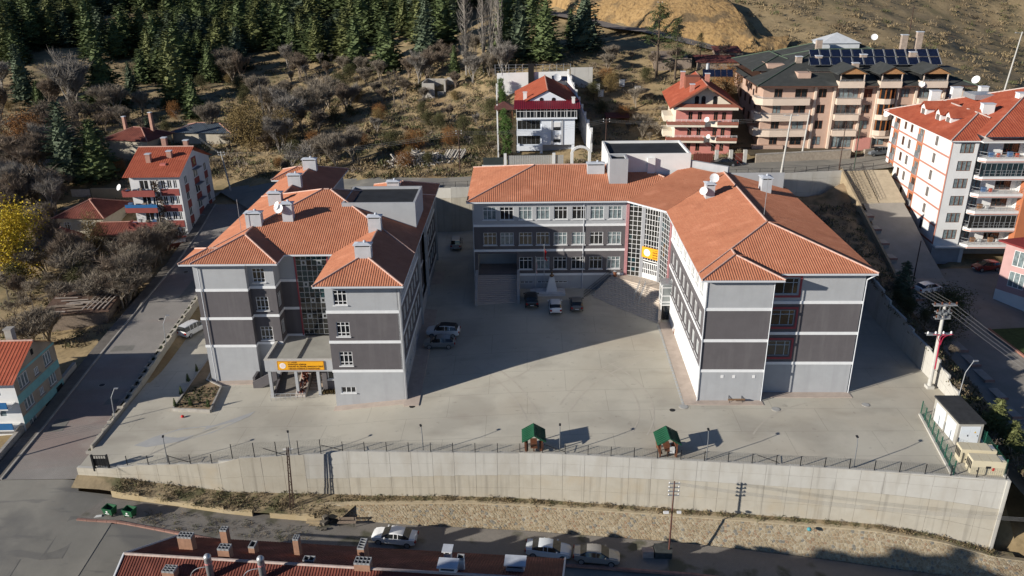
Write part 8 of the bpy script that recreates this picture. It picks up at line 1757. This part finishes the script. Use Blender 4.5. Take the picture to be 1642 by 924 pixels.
def leafy(R, h, rad, n, ls, shape='round', clumps=26):
    c = MB(); tr = MB(); tr.tube((0, 0, -.3), (0, 0, h * .55), h * .02 + .04, .04, 6); cl = []
    for k in range(clumps):
        a = R.uniform(0, 6.3); u = R.uniform(-1, 1) if shape == 'round' else R.uniform(-1, 1); rr = R.random() ** .45
        x, y = cos(a) * rr * rad * sqrt(1 - .8 * u * u), sin(a) * rr * rad * sqrt(1 - .8 * u * u); z = h * .58 + u * h * .40; cl.append(Vector((x, y, z))); tr.tube((0, 0, h * R.uniform(.2, .5)), (x, y, z), .05, .02, 4, cap=False)
    sg = rad * .26
    for k in range(n):
        p = R.choice(cl) + Vector((R.gauss(0, sg), R.gauss(0, sg), R.gauss(0, sg))); a, b = R.uniform(0, 6.3), R.uniform(-1, 1); d = Vector((cos(a) * cos(b), sin(a) * cos(b), sin(b))) * ls * R.uniform(.7, 1.3); s = d.cross(Vector((R.gauss(0, 1), R.gauss(0, 1), R.gauss(0, 1)))).normalized() * ls * .42; c.poly([p - s, p + d * .5 - s * .2, p + d, p + s])
    return c, tr
CON = []
for k in range(6):
    c, tr = conifer_mesh(V, 10, 2.3 + .25 * (k % 3), 1.0, V.uniform(-.22, -.02), V.uniform(.04, .10), .3); CON.append((c, tr))
CONM = {}
def conmesh(k, m):
    if (k, m.name) not in CONM: CONM[k, m.name] = (CON[k][0].mesh('crown', m), CON[k][1].mesh('trunk', m_bark))
    return CONM[k, m.name]
PINES = [tuple(a.mesh(n, m) for a, n, m in zip(pine_mesh(V, 12, 2.9, b), ('crown', 'trunk'), (m_need, m_bark))) for b in (.35, .25)]
BARE = {}
for nm, m in (('grey', m_twig), ('dark', m_twigd), ('pale', m_twigp), ('red', m_twigr)):
    BARE[nm] = []
    for k in range(3): R = random.Random(100 + k + len(BARE) * 10); BARE[nm].append(bare_mesh(R, 7, .95, .5, 1.0, 4, .3, 1 if k < 2 else 3).mesh('branches', m))
FINE = [bare_mesh(random.Random(300 + k), 8, .75, .5, 1.6, 4, .55, 4).mesh('branches', (m_twigp, m_twig, m_twigr)[k]) for k in range(3)]
POP = [poplar_mesh(random.Random(500 + k), 18, 1.0 + .5 * k).mesh('branches', m_twigp) for k in range(2)]
def tmesh(*a): c, t = leafy(*a[:-1]); return (c.mesh('crown', a[-1]), t.mesh('trunk', m_bark))
YEL = tmesh(random.Random(41), 7, 3.0, 9000, .20, 'round', 46, m_ylw2); WIL = tmesh(random.Random(42), 6, 2.4, 7000, .16, 'round', 40, m_willow); GRN = tmesh(random.Random(43), 7, .9, 5200, .17, 'round', 40, m_lgreen); AUT = tmesh(random.Random(44), 5, 2.0, 4500, .16, 'round', 30, m_autumn); OLV = tmesh(random.Random(45), 5, 2.1, 5000, .17, 'round', 34, leafmat('dull olive leaves', (.06, .06, .025), (.10, .095, .04)))
taken = []
def plant(kind, p, h, label, group=None, rot=None, name=None, cat='tree', wide=1.0):
    rot = V.uniform(0, 6.28) if rot is None else rot
    if kind.startswith('fir'):
        k = V.randrange(6); m = {'fir': m_need, 'firb': m_need2, 'firo': m_need3}[kind]; me = conmesh(k, m); s = h / 10; t = thing(name or 'fir_tree', label, cat, p, group, rot)
        w = s * wide * V.uniform(.9, 1.1); inst('crown', me[0], t, sc=(w, w, s)); inst('trunk', me[1], t, sc=(s, s, s))
    elif kind == 'pine': me = V.choice(PINES); s = h / 12; t = thing(name or 'pine_tree', label, cat, p, group, rot); inst('crown', me[0], t, sc=s); inst('trunk', me[1], t, sc=s)
    elif kind in BARE: s = h / 7; t = thing(name or 'bare_tree', label, cat, p, group, rot); inst('branches', V.choice(BARE[kind]), t, sc=(s * wide, s * wide, s))
    elif kind.startswith('fine'): s = h / 8; t = thing(name or 'bare_tree', label, cat, p, group, rot); inst('branches', FINE[int(kind[4])], t, sc=(s * wide, s * wide, s))
    elif kind.startswith('pop'): s = h / 18; t = thing(name or 'poplar_tree', label, cat, p, group, rot); inst('branches', POP[int(kind[3])], t, sc=(s * wide, s * wide, s))
    else:
        me = {'yel': YEL, 'wil': WIL, 'grn': GRN, 'aut': AUT, 'olv': OLV}[kind]; hh = {'yel': 7, 'wil': 6, 'grn': 7, 'aut': 5, 'olv': 5}[kind]; s = h / hh; t = thing(name or 'leafy_tree', label, cat, p, group, rot); inst('crown', me[0], t, sc=(s * wide, s * wide, s)); inst('trunk', me[1], t, sc=s)
    taken.append((p[0], p[1])); return t
def hgt(p, px): dep = p[1] * cos(PITCH) - (p[2] - CAMH) * sin(PITCH); return px * dep / FPX * 1.04
def HT(kind, u, v, px, label, group=None, **k):
    p = hit(u, v, hill_z, 60, 600, .4); return plant(kind, p, hgt(p, px), label, group, **k)
# single trees one can point to
for a in ((('firb'), 43, 165, 88, 'tall blue-green fir at the far left edge of the hill, behind the grey bushes'), ('fir', 66, 172, 40, 'small fir right of the tall blue-green fir on the left'), ('fir', 152, 98, 100, 'tall slender dark fir above the pale bare tree'), ('fir', 172, 176, 100, 'big full green fir right of the pale bare tree', None), ('firb', 213, 152, 50, 'small dark fir right of the big full green fir'),
          ('firo', 244, 108, 58, 'narrow olive-green fir at the edge of the dry meadow'), ('firo', 285, 168, 110, 'large olive fir with a broad crown, left of the bright round-topped fir'), ('fir', 314, 190, 66, 'compact deep green fir with a clear round outline above the red roofed block'), ('fir', 340, 132, 62, 'bushy fir at the lower rim of the wood'), ('firb', 386, 112, 62, 'broad bluish fir with spreading boughs at the lower rim of the wood'),
          ('firo', 486, 88, 62, 'bright olive fir at the right rim of the wood'), ('fir', 470, 90, 50, 'fir left of the bright olive fir'), ('fir', 574, 116, 84, 'broad green fir left of the twin firs at the wood edge'), ('fir', 622, 114, 88, 'dense broad fir, left of the ruin'), ('firo', 648, 60, 64, 'yellowish fir behind the dense broad fir'), ('firb', 684, 97, 96, 'tall blue-green fir above the ruin'), ('fir', 729, 118, 42, 'small young fir beside the tall poplars'), ('fir', 705, 60, 50, 'narrow bright fir between the tall fir and the poplars'),
          ('fir', 812, 92, 120, 'very tall green fir right of the poplars'), ('firb', 834, 96, 100, 'tall dark fir leaning against the very tall green fir'), ('fir', 852, 40, 60, 'fir on the upper road edge behind the tall group'), ('fir', 874, 98, 94, 'tall full fir standing in sunlight above the white villa'), ('fir', 915, 62, 44, 'ragged dark fir behind the blue-green fir by the upper road'), ('firb', 936, 82, 90, 'tall blue-green fir beside the upper road')):
    HT(a[0], a[1], a[2], a[3], a[4], wide=1.25 if a[1] in (172, 314, 386, 574, 622, 874, 936) else 1.05)
HT('pine', 1052, 124, 104, 'tall open pine with a bare trunk above the scrub garden'); HT('pine', 1082, 128, 88, 'darker pine leaning right of the tall open pine'); HT('pine', 1122, 98, 40, 'small bushy pine beside the upper road above the sheds')
HT('firb', 116, 292, 122, 'tall dark fir left of the brown tiled house'); HT('fir', 160, 288, 92, 'broad glossy pine beside the tall dark fir', wide=1.5); HT('firb', 243, 237, 46, 'dark conical fir between the brown house and the red roofed block', wide=1.3)
HT('pop1', 748, 122, 190, 'tall bare poplar, thickest of the row above the ruin'); HT('pop0', 776, 118, 185, 'slim bare poplar, second of the row above the ruin'); HT('pop0', 788, 114, 180, 'slim bare poplar, third of the row above the ruin'); HT('pop0', 800, 116, 180, 'bare poplar next to the very tall fir'); HT('pop0', 424, 196, 62, 'pale narrow bare poplar rising above the ochre willow')
HT('fine0', 120, 190, 118, 'large pale bare tree with a fan of fine branches on the left hill', wide=1.0)
HT('yel', 35, 448, 105, 'bright yellow autumn tree at the left edge', name='yellow_tree'); HT('wil', 404, 246, 72, 'round ochre tinted willow above the bend of the road'); HT('wil', 458, 236, 52, 'smaller ochre willow right of the round one'); HT('aut', 50, 248, 62, 'orange yellow autumn bush tree on the far left slope'); HT('aut', 1163, 158, 46, 'rusty orange tree behind the pink house'); HT('olv', 138, 470, 45, 'green and yellow leafed bush in the shaded garden on the left'); HT('olv', 30, 470, 45, 'dull olive shrub under the yellow tree'); HT('wil', 160, 425, 75, 'pale yellowish thin tree beside the old cottage', wide=.6)
for (u, v, px, l) in ((812, 257, 66, 'tall bright green narrow tree at the front left of the white villa'), (808, 222, 44, 'green narrow tree second along the villa wall'), (806, 190, 40, 'green narrow tree third along the villa wall'), (804, 166, 36, 'green narrow tree at the back of the villa wall')): HT('grn', u, v, px, l, name='green_tree')
# woods, bare trees and brush by area
def rnd_pts(n, reg, mind, hf=hill_z, tries=40):
    out = []
    for k in range(n * tries):
        if len(out) >= n: break
        u, v = V.uniform(reg[0], reg[2]), V.uniform(reg[1], reg[3]); p = hit(u, v, hf, 60, 600, 1.0)
        if all(hypot(p.x - x, p.y - y) > mind for x, y in taken): out.append((u, v, p)); taken.append((p.x, p.y))
    return out
def meadow(u, v): return (155 < u < 262 and 24 < v < 74) or (400 < u < 470 and 92 < v < 125) or (235 < u < 262 and 60 < v < 160) or (520 < u < 570 and 30 < v < 60) or (40 < u < 75 and 60 < v < 75)
def where(u, v):
    if v > 355: c = 'near the plank shed' if 95 < u < 215 and v > 440 else 'under the yellow tree' if u < 95 else 'below the red panelled block' if u > 215 else 'before the old cottage'; return c
    xs = ((60, 'at the far left edge'), (140, 'left of the brown tiled house'), (240, 'above the brown tiled house'), (330, 'above the red panelled block'), (420, 'above the road bend'), (500, 'above the ochre willow'), (580, 'right of the ochre willow'), (660, 'left of the ruin'), (735, 'above the ruin'), (810, 'beside the poplars'), (900, 'above the white villa'), (1000, 'by the upper road'), (1070, 'in the scrub garden'), (9999, 'behind the pink house'))
    r = 'hilltop' if v < 25 else 'upper slope' if v < 70 else 'mid slope' if v < 140 else 'lower slope' if v < 215 else 'foot of the slope'
    return r + ', ' + next(n for x, n in xs if u < x)
def size(h, a, b): return 'tall' if h > b else 'small' if h < a else 'middling'
WG = 'fir trees of the wood on the hillside'; CN = {'fir': 'deep green', 'firb': 'blue-green', 'firo': 'olive green'}
def wood(n, reg, md, ok=lambda u, v: True):
    for u, v, p in rnd_pts(n, reg, md):
        if not ok(u, v): continue
        k = V.choice(['fir', 'fir', 'firo', 'fir', 'firb', 'firo']); h = V.uniform(8.5, 15); w = V.uniform(1.3, 2.0); plant(k, p, h, '%s %s %s fir, %s' % (size(h, 10.5, 13), 'slender' if w < 1.55 else 'broad', CN[k], where(u, v)), WG, wide=w)
wood(205, (-20, -26, 565, 106), 3.5, lambda u, v: not (meadow(u, v) or (v > 78 and 60 < u < 320)))
wood(46, (560, -26, 735, 75), 3.7); wood(16, (190, 70, 345, 135), 4.2); wood(16, (590, -18, 850, 16), 4.2)
BGp = 'bare trees on the slopes'; BN = {'grey': 'grey', 'dark': 'dark', 'red': 'brownish', 'pale': 'pale', 'fine0': 'pale twiggy', 'fine1': 'grey twiggy', 'fine2': 'brown twiggy'}
def brush(n, reg, hs, md, grp=BGp, kinds=('grey', 'fine0', 'dark', 'fine1', 'red', 'fine1', 'fine2', 'fine2'), ok=None):
    n = int(n * .66)
    cs = [(V.uniform(reg[0], reg[2]), V.uniform(reg[1], reg[3]), V.choice(kinds)) for q in range(max(3, n // 6))]; k_ = 0
    for q in range(n * 4):
        if k_ >= n: break
        c = V.choice(cs); u, v = (V.gauss(c[0], 16), V.gauss(c[1], 7)) if V.random() < .7 else (V.uniform(reg[0], reg[2]), V.uniform(reg[1], reg[3]))
        if not (reg[0] - 8 < u < reg[2] + 8 and reg[1] - 4 < v < reg[3] + 4): continue
        p = hit(u, v, hill_z, 60, 600, 1.0)
        if (ok and not ok(p)) or low_zone(p.x, p.y) is not None or (-.5 < p.x < 13 and 148 < p.y < 176) or any(hypot(p.x - x, p.y - y) < md * .62 for x, y in taken): continue
        k_ += 1; k = c[2] if V.random() < .6 else V.choice(kinds); h = hs[0] * .75 + (hs[1] * 1.12 - hs[0] * .75) * V.random() ** 1.4; m = (hs[0] + hs[1]) / 2; plant(k, p, h, '%s %s bare tree, %s' % ('taller' if h > m else 'shorter', BN[k], where(u, v)), grp, wide=V.uniform(.8, 1.25))
for reg, n, hs, md in (((330, 105, 560, 285), 70, (5, 10.5), 2.4), ((560, 118, 735, 165), 26, (5, 8.5), 2.4), ((0, 120, 110, 330), 46, (6, 11.5), 2.6), ((60, 175, 330, 230), 36, (5, 10), 2.4), ((700, 85, 800, 150), 22, (5, 9), 2.2), ((460, 60, 560, 130), 20, (4, 7.5), 2.4), ((1010, 150, 1068, 230), 14, (3, 6), 2.2), ((960, 90, 1060, 120), 12, (2.5, 4.5), 2.2), ((560, 165, 790, 250), 24, (2.2, 4.6), 2.6), ((0, 290, 100, 400), 26, (6.5, 12), 2.6), ((1065, 100, 1180, 125), 8, (3, 6), 2.3)): brush(n, reg, hs, md)
for reg, n in (((330, 110, 790, 280), 34), ((0, 130, 330, 300), 18), ((840, 130, 1060, 230), 12)):
    for u, v, p in rnd_pts(n, reg, 2.4):
        if low_zone(p.x, p.y) is not None: continue
        k = V.choice(['olv', 'wil', 'olv', 'aut']); plant(k, p, V.uniform(2, 4.2), '%s %s bush, %s' % (V.choice(['small', 'rounded', 'ragged']), {'olv': 'olive', 'wil': 'straw coloured', 'aut': 'rusty'}[k], where(u, v)), 'bushes on the slopes', name='bush', cat='bush', wide=V.uniform(.9, 1.4))
GG = 'bare trees of the garden beside the left street'; gok = lambda p: p.x < -57
brush(60, (60, 415, 300, 500), (5, 9.5), 2.2, GG, ('grey', 'dark', 'dark', 'red', 'fine2'), gok); brush(12, (95, 385, 215, 425), (3, 5), 2.1, GG, ('grey', 'red'), gok); brush(16, (0, 480, 80, 560), (4, 7), 2.4, GG, ('grey', 'dark', 'fine2'), gok)
for k in range(15): y = 108 + k * 1.5; p = (-57.3 - V.random(), y, hill_z(-57.5, y)); plant(V.choice(['grey', 'red', 'fine1']), p, V.uniform(4.5, 8.5), ('lowest %s' if k < 5 else 'middle %s' if k < 10 else 'upper %s') % 'leafless street trees leaning over the left pavement', 'bare trees along the left street', wide=1.1)
HT('fine1', 80, 552, 76, 'wide fan-shaped bare tree behind the beige house', wide=1.15)
for (u, v, px, l) in ((478, 292, 80, 'slender white barked bare tree right of the willow'), (150, 470, 58, 'bare twiggy tree beside the plank shed')): HT('fine1' if u != 478 else 'pale', u, v, px, l)
# right side: fir, bush and conifers by the street
p = (53.6, 101, right_z(101) + 1.2); plant('firb', p, 7.2, 'dark fir between the yard wall and the right street', wide=1.2); p = (58.5, 97, right_z(97) - .2); plant('olv', p, 6.0, 'wide shaded olive bush tree beside the right street', wide=1.2); p = (51.8, 73.5, -1.6); plant('firo', p, 4.4, 'yellow green conifer beside the transformer kiosk', wide=1.7); p = (52.4, 71.4, -2.2); plant('firo', p, 3.6, 'smaller conifer in front of the yellow green one by the kiosk', wide=1.7)
for k in range(7): y = 86 + k * 2.6; p = (52.5 + V.uniform(-.8, 1.2), y, lerp(y, [80, 105, 130], [.8, 2.5, 6])); plant(V.choice(['dark', 'olv']), p, V.uniform(2.0, 3.6), 'dark scrubby bush on the bank behind the right yard wall', 'bushes behind the yard wall', name='bush', cat='bush')
YS = 'young conifers of the raised bed'
for k, (u, v, lab) in enumerate(((281, 652, 'young thin conifer at the front left corner of the raised bed'), (291, 632, 'young thin conifer on the left rim of the raised bed'), (302, 612, 'young thin conifer halfway up the raised bed'), (316, 596, 'young reddish conifer at the top of the raised bed'), (306, 650, 'young dark conifer at the front of the raised bed'), (334, 652, 'young dark conifer at the front right corner of the raised bed'))):
    p = hit(u, v, lambda x, y: yard_z(x, y) + .3, 50, 140, .1); plant('firo' if k == 3 else 'fir', p, 1.1, lab, YS, wide=.9, name='young_conifer', cat='conifer')
# scrub, tufts and weeds nobody could count
def scatter(name, n, reg, ms, size, leafn, hf=hill_z, ok=None, flat=.6, world=None):
    mb = MB(); k = 0; tries = 0
    while k < n and tries < n * 6:
        tries += 1
        if world: p = world()
        else: p = hit(V.uniform(reg[0], reg[2]), V.uniform(reg[1], reg[3]), hf, 60, 600, 1.2)
        if ok and not ok(p): continue
        k += 1; s = V.uniform(*size); mi = V.randrange(len(ms))
        for q in range(leafn):
            a, r = V.uniform(0, 6.3), s * V.random() ** .5; x, y, z = p[0] + cos(a) * r, p[1] + sin(a) * r, p[2] + s * flat * V.random() * (1.1 - .6 * r / s) - .05; b = V.uniform(0, 6.3); l = s * V.uniform(.25, .55); w = l * .22; mb.poly([(x - cos(b) * w, y - sin(b) * w, z), (x + cos(b) * w, y + sin(b) * w, z), (x + V.gauss(0, .4) * l, y + V.gauss(0, .4) * l, z + l * V.uniform(.3, 1.1))], mi)
    return mb.build(name, ms, None, 'stuff')
offr = lambda p: low_zone(p.x, p.y) is None and not (0 < p.x < 13 and 148 < p.y < 175) and not (44 < p.x < 84 and 146 < p.y < 178)
scatter('scrub', 2300, (330, 100, 830, 290), [m_scrub, m_scrubg, m_twigd, m_scrubg, m_tuft], (.4, 1.5), 36, ok=offr)
scatter('scrub', 1000, (-10, 100, 330, 300), [m_scrub, m_scrubg, m_twigd, m_scrubg], (.5, 1.4), 36, ok=offr)
scatter('scrub', 750, (830, 88, 1190, 270), [m_scrub, m_scrubg, m_twigr, m_scrub], (.4, 1.2), 36, ok=offr)
scatter('scrub', 700, (1060, -10, 1642, 150), [m_scrub, m_tuft, m_tuft, m_scrub, m_scrubg], (.5, 1.7), 30, ok=offr)
scatter('scrub', 420, (0, 300, 300, 560), [m_scrub, m_twigd, m_scrubg], (.4, 1.2), 34, ok=lambda p: offr(p) and p.x < -57)
scatter('dry_grass', 2200, (-10, -10, 1642, 290), [m_tuft, m_scrub], (.3, .8), 14, ok=offr)
def tw(a, b, q0=0, q1=1):
    def f():
        x = V.uniform(a, b); t = V.uniform(q0, q1); (y0, z0), (y1, z1) = terr(x); return (x, y0 + (y1 - y0) * t, z0 + (z1 - z0) * t)
    return f
scatter('slope_weeds', 190, None, [m_scrub, m_scrubg, m_scrub, m_scrubg], (.25, .6), 34, world=tw(-42, -18), flat=.9)
scatter('ledge_weeds', 330, None, [m_tuft, m_scrub, m_scrubg, m_scrub], (.2, .5), 34, world=tw(-18, 47.5, .15, .7), flat=1.0)
scatter('footway_weeds', 160, None, [m_scrubg, m_scrub], (.15, .4), 24, world=lambda: (lambda x: (x, wall_y(x) - V.uniform(3.2, 5.6) * 1.0, front_z(x) + .1))(V.uniform(-38, -20)))
scatter('bank_weeds', 900, None, [m_scrub, m_twigd, m_scrubg], (.3, 1.0), 30, world=lambda: (lambda y: (lambda t: (49.6 + t * 5.8, y, (lambda z0, z1: z0 + (z1 - z0) * t)(min(east_top(y) - .35, 7), right_z(y) if y < 110 else ramp_z(y) - .2)))(V.random()))(V.uniform(62, 106)))

scatter('bank_scrub', 420, None, [m_scrub, m_twigd, m_scrubg], (.3, 1.1), 34, world=lambda: (lambda x, y: (x, y, bank_z(x, y)))(V.uniform(39.5, 57), 108 + 22 * V.random() ** 1.2))
# any look-alikes left over are told apart by their order across the photograph
ORD = ('leftmost', 'second from left', 'third from left', 'fourth from left', 'fifth from left', 'sixth from left', 'seventh from left', 'eighth from left', 'ninth from left', 'tenth from left', 'eleventh from left', 'twelfth from left', 'thirteenth from left')
byl = {}
for o in SC.objects:
    if o.parent is None and 'label' in o: byl.setdefault(o['label'], []).append(o)
for l, os_ in byl.items():
    if len(os_) > 1:
        os_.sort(key=lambda o: o.location.x / max(1, o.location.y)); n = len(os_)
        for k, o in enumerate(os_):
            w = ('left one', 'right one')[k] if n == 2 else 'rightmost' if k == n - 1 else ORD[min(k, 12)]
            o['label'] = ' '.join(l.split()[:13]) + ', ' + w
